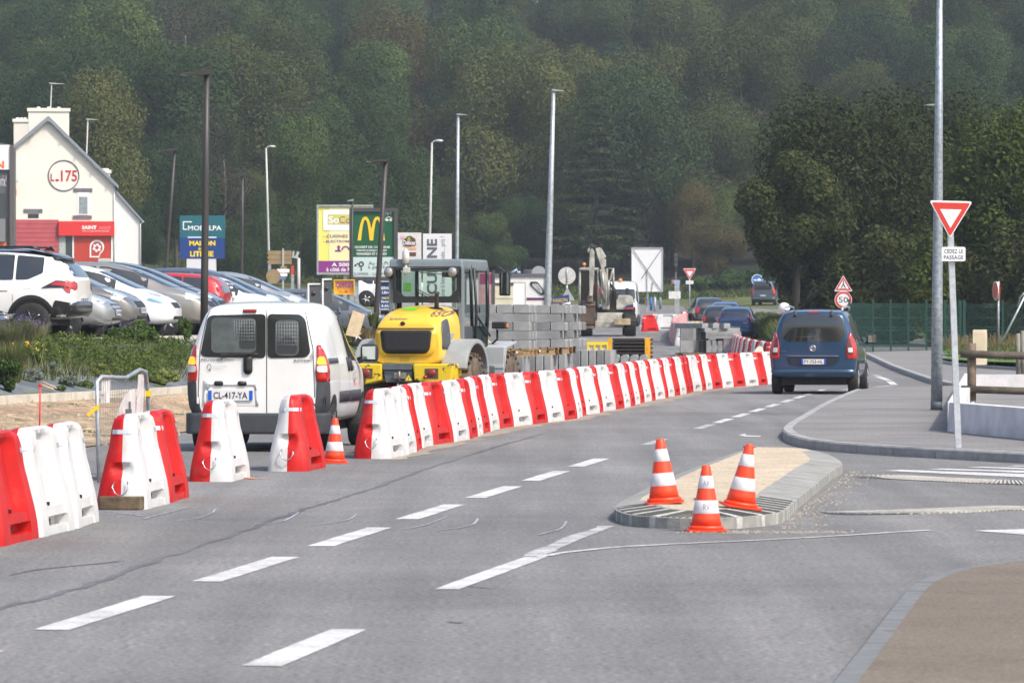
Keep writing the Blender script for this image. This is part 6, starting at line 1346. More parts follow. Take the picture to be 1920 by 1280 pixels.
# loose planks and boards by the loader
p = P(925, 700, 74); mb = MB(); mb.tube([P(905, 672, 72), P(945, 668, 73), P(968, 690, 74), P(962, 700, 74)], .03, 6); tag(mb.build('bent_rail', M('rusty_pale_steel', (.38, .33, .27), .6, .4, ns=10)), 'bent pale steel rail leaning at the foot of the kerb stacks', 'steel rail')
o = MB().prism([(-.16, 0), (.08, -.05), (.20, .42), (-.02, .52)], -.02, .02).build('wooden_board', M('fresh_plank', (.60, .47, .30), .7, ns=6, na=.2)); o.location = P(664, 628, 66); o.scale = (.8, .8, .7); tag(o, 'pale fresh-cut board standing up between the van and the loader', 'board')
# rack with yellow posts (right of the kerbs)
def rack():
    Z = 96; c = P(1181, 0, Z); t = thing('slatted_rack', (c.x, Z, 0), R(-6), 'black slatted steel rack with orange-yellow posts standing among the kerb pallets', 'rack'); H_ = 1.61 + (598 - 633) / FPX * Z
    mb = MB()
    for x in (-.42, .36): mb = MB(); mb.box((x, 0, H_ / 2), (.075, .08, H_)); mb.build('post', M('orange_yellow_paint', (.72, .36, .02), .45, ns=5), t)
    mb = MB(); mb.box((.40, .3, H_ / 2), (.06, .5, H_)); mb.build('post', M('orange_yellow_paint', (.72, .36, .02), .45, ns=5), t)
    mb = MB()
    for k in range(9): mb.box((-.03, -.02, H_ - .03 - k * .075), (.68, .05, .035)); mb.box((-.03, .08, H_ - .06 - k * .075), (.68, .05, .02))
    for k in range(8): mb.box((.435, .3, H_ - .04 - k * .09), (.03, .46, .05))
    mb.build('slats', M('black_slats', (.03, .025, .022), .6), t)
    mb = MB(); mb.box((-.03, .3, H_ / 2), (.66, .4, H_ - .1)); mb.build('core', M('core_dark', (.012, .012, .012), .8), t)
rack()
c = P(1121, 0, 97); t = thing('plastic_barrier', (c.x, 97, 0), R(-4), 'yellow plastic site barrier with white cut-outs beside the slatted rack', 'site barrier'); H_ = 1.61 + (598 - 641) / FPX * 97
mb = MB(); mb.box((0, 0, H_ - .03), (.46, .05, .06)); mb.box((0, 0, H_ - .24), (.46, .05, .04))
for x in (-.21, -.07, .07, .21): mb.box((x, 0, H_ / 2), (.04, .045, H_))
mb.box((0, 0, .3), (.46, .04, .5)); mb.build('frame', M('bright_yellow', (.8, .6, .01), .45), t); mb = MB(); mb.box((0, .02, H_ - .14), (.42, .01, .14)); mb.build('panel', M('dirty_pale', (.6, .6, .55), .6), t)
# kerb pallet on the right, before the queue
def kerb_pallet_right():
    Z = 158; c0 = P(1340, 0, Z); z0 = gz(Z)
    pallet((c0.x - .55, Z + .5, z0), R(-12), 1.5, 1.1, 'wooden pallet under the big kerb bundle before the blue hatchback')
    lab = 'grey kerb element in the bundle before the blue hatchback'
    for i in range(6):   # long slabs pointing away with top
        me = stone_mesh(1.9, .26, .18) if i == 0 else me
        put(me, 'kerbstone', (c0.x - .62 + i * .19 - .15, Z + 1.0 - i * .03, z0 + .98 - .0), R(28), 'flat grey kerb on top of the bundle before the blue hatchback', 'kerbstone', 'flat kerbs atop the bundle') if i % 2 == 0 else None
    V = stone_mesh(.46, .15, .42); VD = stone_mesh(.46, .15, .42, KSTD)
    for i in range(6): put(V, 'kerbstone', (c0.x - .22 + i * .205, Z - .02, z0 + .13), R(-2), lab, 'kerbstone', lab)
    o = MB().box((0, 0, .14), (1.24, .5, .24), bev=.01).build('kerb_slab', KST); o.location = (c0.x + .30, Z, z0 + .60); tag(o, 'long inscribed kerb slab lying across the upright elements of the bundle', 'kerb slab')
    text('01152026 BORDURE', (0, -.255, .15), o, M('stencil_grey', (.16, .16, .16), .9), w=1.0, h=.06)
    for i in range(7):
        for j in range(2): put(VD if (i + j) % 2 else V, 'kerbstone', (c0.x - .98 + i * .095, Z + .1 + i * .16, z0 + .13 + j * .43), R(90 + 8), 'dark stacked kerb element on the left flank of the bundle', 'kerbstone', 'left flank kerbs of the bundle')
    o = MB().box((0, 0, .1), (1.3, 2.3, .14), bev=.01).build('kerb_slab', KST); o.location = (c0.x + .0, Z + 1.3, z0 + .82); o.rotation_euler = (0, 0, R(14)); tag(o, 'broad pale kerb slab topping the bundle before the blue hatchback', 'kerb slab')
kerb_pallet_right()
# orange plastic fence by the loader
OF = M('orange_mesh', (.75, .13, .03), .6); t = thing('mesh_barrier_fence', (P(690, 0, 70).x, 70, .3), R(-6), 'low orange plastic mesh fence between the van mirror and the loader hood', 'fence')
mb = MB()
for k, z in enumerate((0, .12, .24, .36, .48)): mb.box((0, 0, .15 + z), (.42, .012, .02 if k else .1))
for i in range(8): mb.box((-.2 + i * .055, 0, .4), (.008, .01, .5))
mb.build('mesh', OF, t); mb = MB(); mb.box((.0, -.008, .52), (.40, .006, .02)); mb.build('white_tape', SWH, t)

# ================================================================ excavator (faces camera) at 205 m; metres from px: 41.2 px/m, centre 1141, ground 627
EXW = M('excavator_white', (.43, .42, .37), .55, ns=2.2, na=.5); EXD = M('excavator_dark', (.035, .032, .03), .6, ns=4, na=.4); RUST = M('bucket_brown', (.085, .055, .038), .7, ns=3, na=.45)
def excavator():
    S = 41.2; t = thing('wheeled_excavator', ((1141 - 960) / FPX * 205, 205, gz(205)), 0, 'dirty white wheeled excavator with raised boom and brown bucket facing the camera', 'excavator')
    q = lambda x, y, d=0: Vector(((x - 1141) / S, d, (627 - y) / S)); q2 = lambda pts: [((x - 1141) / S, (627 - y) / S) for x, y in pts]
    for (x, w) in ((1101, 20), (1181, 22)):
        for d in (0, 2.7):
            mb = MB(); mb.lathe([(.28, -w / S / 2), (.48, -w / S / 2), (.52, -w / S * .38), (.52, w / S * .38), (.48, w / S / 2), (.28, w / S / 2)], 24, ((x - 1141) / S, d, .52), 'x')
            for k in range(20):
                a = 2 * math.pi * k / 20; mb.box(((x - 1141) / S, d + .52 * math.cos(a), .52 + .52 * math.sin(a)), (w / S * .9, .05, .05), rx=a)
            w_ = mb.build('wheel', RUB, t); mb = MB(); mb.lathe([(0, -.2), (.25, -.2), (.25, .2), (0, .2)], 16, ((x - 1141) / S, d, .52), 'x'); mb.build('rim', M('rim_cream', (.45, .4, .28), .6), w_)
    mb = MB(); mb.prism(q2([(1119, 583), (1167, 583), (1163, 611), (1118, 611)]), -.2, 3.0); mb.box(q(1141, 605, 1.3), (1.9, 3.2, .3)); mb.build('undercarriage', EXW, t, bevel=.03)
    mb = MB(); mb.box(q(1166, 600, -.55), (.75, .35, .30), bev=.03); mb.tube([q(1150, 600, -.2), q(1160, 606, -.5)], .06, 6); mb.build('outrigger', M('muddy_cream', (.36, .29, .18), .8, ns=4, na=.4), t); mb = MB(); mb.box(q(1105, 602, -.3), (.6, .3, .25), bev=.03); mb.build('outrigger', M('muddy_cream', (.36, .29, .18), .8, ns=4, na=.4), t)
    mb = MB(); mb.lathe([(.62, 1.08), (.62, 1.20)], 24, (0, 1.3, 0)); mb.build('turntable', EXD, t)
    mb = MB(); mb.prism(q2([(1092, 583), (1192, 583), (1192, 572), (1092, 572)]), .4, 3.2); mb.build('deck', EXD, t, bevel=.02)
    # cab
    for (x, d) in ((1087, 0), (1122, 0), (1087, 1.5), (1122, 1.5)): mb = MB(); mb.tube([q(x, 574, d), q(x, 545, d - (.05 if d == 0 else 0)), q(x + (1 if x < 1100 else -1), 503, d + .12 if d == 0 else d)], .045, 8); mb.build('cab_pillar', EXW, t)
    mb = MB(); mb.box(q(1104.5, 501, .8), (36 / S, 1.6, .12), bev=.03); cab = mb.build('cab_roof', EXW, t)
    mb = MB(); mb.prism(q2([(1089, 572), (1120, 572), (1120, 506), (1089, 506)]), .055, .062); mb.build('cab_glass', glass_mat('cab_dark_glass', (.32, .38, .38), .12), t)
    mb = MB(); mb.prism(q2([(1089, 572), (1120, 572), (1120, 506), (1089, 506)]), 1.5, 1.55); mb.box(q(1104, 566, .9), (.5, .5, .3)); mb.build('cab_interior', EXD, t)
    # housing right
    mb = MB(); mb.prism(q2([(1156, 577), (1188, 577), (1189, 562), (1186, 553), (1180, 550), (1160, 550), (1156, 560)]), .3, 3.0); hs = mb.build('engine_housing', EXW, t, bevel=.04)
    mb = MB(); mb.prism(q2([(1169, 576), (1188, 573), (1188, 567), (1176, 569)]), .285, .298); mb.build('stripe_blue', M('stripe_navy', (.03, .04, .14), .4), hs); mb = MB(); mb.prism(q2([(1172, 577), (1189, 575), (1189, 572.5), (1176, 574)]), .28, .284); mb.build('stripe_red', SRED, hs)
    mb = MB(); mb.prism(q2([(1162, 573), (1169, 573), (1169, 569), (1162, 569)]), .28, .298); mb.build('headlamp', CLRL, hs); mb = MB(); mb.tube([q(1177, 552, 1), q(1177, 545, 1)], .04, 6); mb.box(q(1177, 543, 1), (.16, .12, .32), bev=.04); mb.build('mirror', BLACK, t)
    # guard frame
    mb = MB(); mb.tube([q(1139, 560, .5), q(1139, 500, .5), q(1150, 500, .5), q(1151, 545, .5)], .05, 8); mb.tube([q(1150, 502, .5), q(1142, 530, .5)], .05, 8); mb.tube([q(1142, 530, .5), q(1149, 545, .5), q(1142, 556, .5)], .04, 8); mb.build('guard_frame', EXW, t)
    # boom: rises from the turntable to the top knuckle then stick down to the bucket
    mb = MB(); mb.prism(q2([(1130, 577), (1143, 577), (1142, 545), (1137, 515), (1134, 500), (1124, 502), (1127, 520), (1128, 545)]), -.1, .35); mb.build('boom_lower', EXW, t, bevel=.03)
    mb = MB(); mb.prism(q2([(1127, 503), (1135, 497), (1135, 486), (1131, 480), (1134, 482), (1135, 478), (1131, 472), (1127, 464), (1121, 462), (1115, 464), (1118, 475), (1123, 490)]), -1.6, -1.1); mb.build('boom_upper', EXW, t, bevel=.03)
    mb = MB(); mb.prism(q2([(1104, 552), (1110, 552), (1112, 520), (1113, 470), (1109, 464), (1105, 466), (1103, 500)]), -2.0, -1.7); mb.prism(q2([(1100, 466), (1104, 462), (1105, 470), (1101, 472)]), -2.0, -1.7); mb.build('stick', EXW, t, bevel=.02)
    mb = MB(); 
    for (a, b, r) in (((1129, 505), (1134, 565), .055), ((1141, 522), (1140, 570), .05), ((1113, 480), (1113, 530), .04), ((1108, 455), (1119, 463), .03), ((1134, 560), (1127, 535), .04)): mb.tube([q(*a, -.3), q(*b, -.2)], r, 8)
    mb.build('hydraulic_ram', M('ram_grey', (.30, .30, .29), .35, .5), t)
    mb = MB(); random.seed(3)
    for k in range(16):
        mb = MB(); x = 1104 + k * 1.7; pts = [q(x + random.uniform(-2, 2), 470 + random.uniform(-6, 6), -1.4), q(x + random.uniform(-3, 3), 458 + random.uniform(-5, 4), -1.3), q(x + random.uniform(0, 6), 466 + random.uniform(-5, 6), -1.0)]; mb.tube(pts, .014, 4); mb.build('hydraulic_hose', EXD, t)
    for k in range(8): mb = MB(); x = 1147 + k * 1.1; mb.tube([q(x - 6, 525 + k, 0), q(x, 540 + random.uniform(-6, 6), .1), q(x + random.uniform(-4, 4), 572, .3)], .022, 5); mb.build('hydraulic_hose', EXD, t)
    mb = MB()
    mb.tube([q(1100, 475, -1.8), q(1098, 485, -1.8), q(1104, 500, -1.8)], .012, 4); mb.build('hydraulic_hose', EXD, t); mb = MB(); mb.box(q(1152, 560, .6), (.5, .3, .8), bev=.05); mb.build('valve_block', EXD, t)
    mb = MB(); mb.prism([(-1.6, 1.55), (-1.2, 1.6), (-.95, 1.2), (-1.0, .75), (-1.3, .45), (-1.75, .35), (-1.72, .42), (-1.45, .6), (-1.3, .95), (-1.4, 1.25), (-1.7, 1.38)], (1089 - 1141) / S, (1115 - 1141) / S, 'x')
    mb.prism([(-1.72, .40), (-1.60, 1.5), (-1.2, 1.55), (-1.0, .8), (-1.3, .5)], (1089 - 1141) / S, (1090.5 - 1141) / S, 'x'); mb.prism([(-1.72, .40), (-1.60, 1.5), (-1.2, 1.55), (-1.0, .8), (-1.3, .5)], (1113.5 - 1141) / S, (1115 - 1141) / S, 'x')
    mb.box(q(1102, 584, -1.62), (24 / S, .06, 42 / S)); mb.build('bucket', RUST, t, bevel=.01)
    mb = MB(); mb.box(q(1105, 557, -1.6), (.26, .3, .3), bev=.04); mb.tube([q(1103, 545, -1.8), q(1101, 562, -1.6)], .04, 6); mb.build('quick_coupler', M('coupler_brown', (.22, .17, .12), .6, ns=6, na=.4), t)
    mb = MB(); mb.lathe([(.08, 0), (.08, .1), (0, .13)], 12, q(1096, 494, .9)); mb.tube([q(1096, 500, .9), q(1096, 493, .9)], .02, 6); mb.build('beacon', ORL, t)
    return t
excavator()
# ================================================================ people
SKIN = M('skin', (.50, .30, .22), .55)
def person(loc, rz, label, coat, pants, seated=False, helmet=None, arms='down'):
    t = thing('person', loc, rz, label, 'person')
    J = {'pel': (0, 0, .95), 'chest': (0, .01, 1.28), 'neck': (0, 0, 1.48), 'head': (0, -.01, 1.60), 'top': (0, 0, 1.72)}
    if seated: legs = lambda s: [(s * .10, 0, .92), (s * .13, -.42, .95), (s * .13, -.48, .52), (s * .13, -.60, .47)]
    else: legs = lambda s: [(s * .10, 0, .90), (s * .12, -.02, .50), (s * .12, .02, .08), (s * .13, -.16, .04)]
    ar = lambda s: [(s * .18, .01, 1.42), (s * .26, -.02, 1.14), (s * .23, -.22, .98), (s * .22, -.32, .97)] if (seated or arms == 'fwd') else [(s * .18, .01, 1.42), (s * .25, 0, 1.14), (s * .26, -.06, .90), (s * .26, -.08, .80)]
    def skin(name, verts, edges, rad, mat, root=0):
        me = bpy.data.meshes.new(name); me.from_pydata(verts, edges, []); o = bpy.data.objects.new(name, me); m = o.modifiers.new('s', 'SKIN'); sv = me.skin_vertices[0].data
        for i, r in enumerate(rad): sv[i].radius = r if isinstance(r, tuple) else (r, r)
        sv[root].use_root = True
        ms = o.modifiers.new('u', 'SUBSURF'); ms.levels = 2; m2 = evalmesh(o)
        m2.materials.clear(); m2.materials.append(mat); m2.polygons.foreach_set('use_smooth', [True] * len(m2.polygons)); return m2
    v = [J['pel'], J['chest'], J['neck'], J['head'], J['top']]; e = [(0, 1), (1, 2), (2, 3), (3, 4)]; r = [(.15, .12), (.17, .12), (.055, .055), (.085, .095), (.06, .07)]
    for s in (-1, 1):
        b = len(v); v += legs(s); e += [(0, b), (b, b + 1), (b + 1, b + 2), (b + 2, b + 3)]; r += [.085, .062, .042, .035]
        b = len(v); v += ar(s); e += [(1, b), (b, b + 1), (b + 1, b + 2), (b + 2, b + 3)]; r += [.055, .042, .03, .028]
    body = link('body', skin('body', v, e, r, SKIN), t)
    cv = [(0, 0, .93), (0, .01, 1.28), (0, 0, 1.44)]; ce = [(0, 1), (1, 2)]; cr = [(.165, .13), (.185, .135), (.10, .09)]
    for s in (-1, 1): b = len(cv); a = ar(s); cv += a[:3]; ce += [(1, b), (b, b + 1), (b + 1, b + 2)]; cr += [.07, .056, .044]
    link('jacket', skin('jacket', cv, ce, cr, coat), t)
    pv = [(0, 0, .93)]; pe = []; pr = [(.15, .125)]
    for s in (-1, 1): b = len(pv); a = legs(s); pv += a[:3]; pe += [(0, b), (b, b + 1), (b + 1, b + 2)]; pr += [.10, .078, .06]
    link('trousers', skin('trousers', pv, pe, pr, pants), t)
    mb = MB(); mb.box((0, -.098, 1.60), (.022, .03, .045), bev=.008); 
    for s in (-1, 1): mb.box((s * .088, .0, 1.60), (.02, .04, .06), bev=.008)
    mb.build('nose_and_ears', SKIN, body); mb = MB()
    for s in (-1, 1): mb.box((s * .032, -.088, 1.625), (.024, .012, .012), bev=.003)
    mb.box((0, -.088, 1.55), (.05, .012, .01)); mb.build('eyes_and_mouth', M('face_dark', (.08, .03, .03), .5), body)
    for s in (-1, 1):
        mb = MB(); h = Vector(ar(s)[3]); d = Vector((0, -.5, -.85)).normalized()
        for k in range(4): mb.tube([h + Vector(((k - 1.5) * .018, 0, 0)), h + Vector(((k - 1.5) * .02, 0, 0)) + d * (.05 + .01 * (k in (1, 2))), h + Vector(((k - 1.5) * .02, .01, 0)) + d * .085], [.010, .009, .007], 6)
        mb.tube([h + Vector((-s * .03, 0, .02)), h + Vector((-s * .05, -.03, -.03))], [.011, .008], 6); mb.build('hand_fingers', SKIN, body)
    if helmet:
        mb = MB(); mb.lathe([(.125, 1.645), (.122, 1.66), (.118, 1.70), (.095, 1.755), (.05, 1.785), (0, 1.79)], 18); mb.prism([(-.09, 1.645), (.09, 1.645), (.09, 1.66), (-.09, 1.66)], -.17, -.10); mb.build('hard_hat', helmet, t)
    else: mb = MB(); mb.lathe([(.098, 1.62), (.102, 1.66), (.09, 1.71), (.05, 1.74), (0, 1.745)], 14); mb.build('hair', M('dark_hair', (.02, .015, .012), .8), t)
    return t
HELM = M('helmet_white', (.80, .80, .80), .3); HIVIS = M('hivis_orange', (.75, .13, .03), .7); NAVY = M('navy_cloth', (.03, .04, .07), .8); REDJ = M('red_jacket', (.60, .02, .02), .7)
x = P(1036, 0, 180); person((x.x, 180, P(0, 558, 180).z - 1.79), R(20), 'worker in white hard hat standing behind the middle kerb stack', HIVIS, NAVY, helmet=HELM)
x = P(1064, 0, 182); person((x.x, 182, P(0, 563, 182).z - 1.79), R(-30), 'worker whose white hard hat just shows above the right kerb stack', NAVY, NAVY, helmet=HELM)
x = P(1119, 0, 206); person((x.x - .1, 206.1, P(0, 524, 206).z - 1.74), R(0), 'driver in red jacket seated in the excavator cab', REDJ, NAVY, seated=True)

# ================================================================ site cabin, billboards, sign boards
def dims(x0, x1, y0, y1, Z): a = P(x0, y1, Z); b = P(x1, y0, Z); return (a.x + b.x) / 2, b.x - a.x, a.z, b.z
Z = 150; cx, w, z0, z1 = dims(872, 1030, 517, 575, Z); g_ = gz(Z)
t = thing('site_cabin', (cx, Z, g_), 0, 'white site cabin with navy and red stripe and a slanted porthole window', 'site cabin')
CW = M('cabin_white', (.66, .66, .63), .5, ns=2, na=.1); h = z1 - g_
mb = MB(); mb.box((0, 1.2, h / 2), (w, 2.4, h)); mb.build('wall', CW, t)
mb = MB(); mb.box((0, 1.2, h + .02), (w + .12, 2.5, .11)); mb.box((w / 2, -.01, h / 2), (.10, .06, h)); mb.box((-w / 2, -.01, h / 2), (.10, .06, h)); mb.build('frame', M('cabin_grey', (.10, .105, .12), .5), t)
zz = lambda y: 1.61 + (598 - y) / FPX * Z - g_; xx = lambda x: P(x, 0, Z).x - cx
mb = MB(); mb.prism([(xx(987), zz(562)), (xx(1026), zz(562)), (xx(1026), zz(558)), (xx(987), zz(558))], -.008, 0); mb.build('navy_stripe', M('stripe_navy', (.03, .04, .14), .4), t); mb = MB(); mb.prism([(xx(987), zz(563.2)), (xx(1026), zz(563.2)), (xx(1026), zz(562.1)), (xx(987), zz(562.1))], -.008, 0); mb.build('red_stripe', SRED, t)
pw = rpoly([(xx(994), zz(528)), (xx(1008), zz(528)), (xx(1020), zz(544)), (xx(1020), zz(553)), (xx(1014), zz(553)), (xx(994), zz(534))], .06); mb = MB(); mb.prism(pw, -.03, 0); f = mb.build('window_frame', BLACK, t); c_ = (sum(p[0] for p in pw) / len(pw), sum(p[1] for p in pw) / len(pw)); mb = MB(); mb.prism([(c_[0] + (p[0] - c_[0]) * .72, c_[1] + (p[1] - c_[1]) * .72) for p in pw], -.034, -.031); mb.build('pane', M('pale_pane', (.35, .36, .38), .1, 0, .5, ns=5, na=.5), f)
mb = MB(); mb.prism([(xx(960), zz(590)), (xx(984), zz(590)), (xx(984), zz(530)), (xx(954), zz(530)), (xx(954), zz(532)), (xx(960), zz(532))], -.02, 0); dr = mb.build('door', M('cabin_white2', (.72, .72, .70), .5), t); mb = MB(); mb.prism([(xx(984), zz(590)), (xx(985.5), zz(590)), (xx(985.5), zz(529)), (xx(953), zz(529)), (xx(953), zz(530.5)), (xx(984), zz(530.5))], -.025, -.02); mb.build('door_frame', M('frame_grey', (.3, .31, .33), .5), dr)
mb = MB(); mb.tube([(xx(958), -.05, h + .08), (xx(958) + .2, 0, h + .2), (xx(970), 0, h + .1), (xx(976), 0, h + .12)], .05, 8); tag_o = mb.build('roof_cable_reel', M('blue_white_coil', (.25, .32, .45), .6), t)
cx2, w2, a0, a1 = dims(927, 962, 534, 580, 146); t = thing('storage_crate', (cx2, 146, gz(146)), 0, 'cream ribbed plywood crate with dark lid before the site cabin', 'crate'); hh_ = a1 - gz(146)
mb = MB(); mb.box((0, .6, hh_ / 2), (w2, 1.2, hh_)); [mb.box((0, -.006, k * .3), (w2, .02, .03)) for k in range(1, int(hh_ / .3))]; mb.build('body', M('cream_ply', (.55, .52, .38), .7, ns=3, na=.15), t); mb = MB(); mb.box((0, .6, hh_ + .03), (w2 + .04, 1.25, .07)); mb.build('lid', M('lid_dark', (.07, .06, .05), .6), t)
p = P(996, 0, 148); mb = MB(); mb.box((0, 0, 0), (.5, .4, .34), bev=.02); o = mb.build('roof_box', M('dark_unit', (.10, .10, .10), .5)); o.location = (p.x, 151, P(0, 513, 148).z); tag(o, 'dark control box standing on the roof of the site cabin', 'box')
mb = MB(); mb.prism(disc(20, .24), -.02, .02); o = mb.build('sign_seen_from_behind', SBACK); o.location = (P(1010, 0, 151).x, 150.8, P(0, 512, 151).z); tag(o, 'small dark round sign back leaning on the cabin roof', 'road sign')

def board(name, label, cat, x0, x1, y0, y1, Z, frame, fcol, thick=.25, post=True, fw=.07, yaw=0, posts=None, group=None, vis_g=True):
    cx, w, z0, z1 = dims(x0, x1, y0, y1, Z); g_ = terrain(cx, Z); t = thing(name, (cx, Z, g_), yaw, label, cat, group)
    mb = MB(); mb.box((0, thick / 2, (z0 + z1) / 2 - g_), (w, thick, z1 - z0)); mb.build('panel', fcol, t)
    if frame:
        mb = MB(); zc = (z0 + z1) / 2 - g_
        for sx in (-1, 1): mb.box((sx * (w / 2 - fw / 2), thick / 2 - .03, zc), (fw, thick + .08, z1 - z0 + .002))
        for z in (z0, z1): mb.box((0, thick / 2 - .03, z - g_ + (fw / 2 if z == z0 else -fw / 2)), (w - 2 * fw, thick + .079, fw))
        mb.build('frame', frame, t)
    if post:
        mb = MB()
        for sx in (posts if posts is not None else (-.35, .35)): mb.box((sx * w, thick / 2, (z0 - g_) / 2), (.14, .14, z0 - g_ + .05))
        mb.build('post', GALV, t)
    zz = lambda y: 1.61 + (598 - y) / FPX * Z - g_; xx = lambda x: P(x, 0, Z).x - cx
    return t, xx, zz
def rectp(t, name, xx, zz, x0, x1, y0, y1, mat, d0=-.012, d1=-.002, parent=None):
    mb = MB(); mb.prism([(xx(x0), zz(y1)), (xx(x1), zz(y1)), (xx(x1), zz(y0)), (xx(x0), zz(y0))], d0, d1); return mb.build(name, mat, parent or t)
WLET = M('white_letters', (.75, .75, .75), .4); YLET = M('yellow_letters', (.8, .58, .02), .4); PURP = M('purple', (.22, .03, .20), .45); PALEY = M('pale_yellow', (.72, .68, .16), .45)
# kitchen shop billboard (yellow)
t, xx, zz = board('billboard', 'yellow and purple kitchen billboard half hidden behind the green one', 'billboard', 594, 700, 384, 515, 178, GALV, PALEY, posts=(.0,))
rectp(t, 'pale_field', xx, zz, 617, 697, 389, 489, M('paler_yellow', (.72, .70, .38), .45)); rectp(t, 'purple_band', xx, zz, 597.5, 697, 489, 511, PURP); rectp(t, 'white_field', xx, zz, 606, 672, 394, 432, WLET, -.02, -.012); rectp(t, 'logo_field', xx, zz, 615, 672, 402, 421, M('lime_field', (.55, .52, .12), .45), -.026, -.02)
text('So', (xx(626), -.03, zz(412)), t, WLET, w=xx(636) - xx(616), h=.28, bold=.03); text("Coo'c", (xx(657), -.03, zz(412)), t, PURP, w=xx(680) - xx(638), h=.28)
for s_, x0, x1, y in (('- CUISINES', 606, 652, 443), ('- ELECTROM\u00c9NAGER', 606, 688, 452)): text(s_, (xx((x0 + x1) / 2), -.016, zz(y)), t, PURP, w=xx(x1) - xx(x0), h=.12, bold=.02)
mb = MB(); mb.prism([(xx(628), zz(472)), (xx(628), zz(469)), (xx(640), zz(469)), (xx(640), zz(472))], -.018, -.012); mb.prism([(xx(633), zz(470)), (xx(637), zz(470)), (xx(637), zz(464)), (xx(639), zz(464)), (xx(635), zz(459)), (xx(631), zz(464)), (xx(633), zz(464))], -.018, -.012); a_ = [(xx(648 + 8 * math.cos(R(a))), zz(469 - 8 * math.sin(R(a)))) for a in range(180, -1, -20)]; b_ = [(xx(648 + 5 * math.cos(R(a))), zz(469 - 5 * math.sin(R(a)))) for a in range(0, 181, 20)]; mb.prism(a_ + b_, -.018, -.012); mb.build('roundabout_arrow', PURP, t)
text('A 500 m', (xx(645), -.018, zz(496)), t, WLET, w=xx(672) - xx(626), h=.15, bold=.03); text('\u00e0 c\u00f4t\u00e9 de McDo', (xx(644), -.018, zz(505)), t, WLET, w=xx(676) - xx(612), h=.16, bold=.02)
# green fast-food totem
DGRN = M('dark_green_sign', (.006, .085, .035), .4); PALEG = M('pale_sign', (.48, .58, .57), .4)
t, xx, zz = board('green_totem_sign', 'green fast-food billboard with big yellow M in a dark frame', 'billboard', 655, 746, 390, 526, 165, M('anthracite_frame', (.06, .058, .06), .45), DGRN, fw=.14)
rectp(t, 'white_panel', xx, zz, 662, 738.5, 482, 521, PALEG, -.02, -.003)
# arches: two parabolic strokes
def arcM(cx_, half, top, bot, th):
    n = 22; outer = []; inner = []
    for i in range(n + 1):
        u = -1 + 2 * i / n; outer.append((cx_ + half * u, top + (bot - top) * abs(u) ** 2.6))
        w_ = half - th; inner.append((cx_ + w_ * u, top + (5.5) + (bot - top - 5.5) * abs(u) ** 2.3))
    return [(xx(a), zz(b)) for a, b in outer] + [(xx(a), zz(b)) for a, b in inner[::-1]]
mb = MB(); mb.prism(arcM(685, 14.6, 406.5, 451, 6.6), -.02, -.004); mb.prism(arcM(707.5, 14.4, 406.5, 451, 6.6), -.024, -.004); mb.build('golden_letter', M('golden_yellow', (.78, .50, .02), .4), t)
for s_, x0, x1, y, h_ in (('OUVERT DE 11h \u00e0 23h30', 665, 731, 463.3, .085), ('DRIVE JUSQU\u2019A 1h00', 669, 725, 470, .085), ('VENDREDI ET SAMEDI', 668, 725, 476, .085), ('7J/7', 722, 735, 400, .12)): text(s_, (xx((x0 + x1) / 2), -.006, zz(y)), t, WLET, w=xx(x1) - xx(x0), h=h_, bold=.02)
mb = MB(); mb.tube([(xx(x), -.012, zz(y)) for x, y in ((722, 413), (724, 409), (728, 407), (732, 408), (735, 410), (735, 412), (722, 413))], .012, 5, cap=False); [mb.lathe([(.04, -.004), (.05, 0), (.04, .004)], 10, (xx(x), -.012, zz(413)), 'y') for x in (725.5, 732.5)]; mb.build('car_symbol', WLET, t)
mb = MB(); mb.tube([(xx(677.5 + 4 * math.cos(R(a))), -.028, zz(495 + 4 * math.sin(R(a)))) for a in range(0, 361, 30)], .022, 6, cap=False); mb.tube([(xx(677.5), -.028, zz(499)), (xx(677.5), -.028, zz(507))], .018, 6); mb.tube([(xx(674), -.028, zz(494)), (xx(670), -.028, zz(494)), (xx(666.5), -.028, zz(498))], .016, 6); mb.prism([(xx(664.5), zz(499)), (xx(668.5), zz(499)), (xx(665.8), zz(495))], -.03, -.024); mb.build('roundabout_symbol', SBL, t)
text('Au Rd-Pt', (xx(710), -.024, zz(493.5)), t, SBL, w=xx(728) - xx(690), h=.13); text('\u00e0 gauche', (xx(709), -.024, zz(501.5)), t, SBL, w=xx(728) - xx(690), h=.15); text('QUIMPER - GOURVILY', (xx(697), -.024, zz(514.5)), t, SBL, w=xx(734) - xx(662), h=.13)
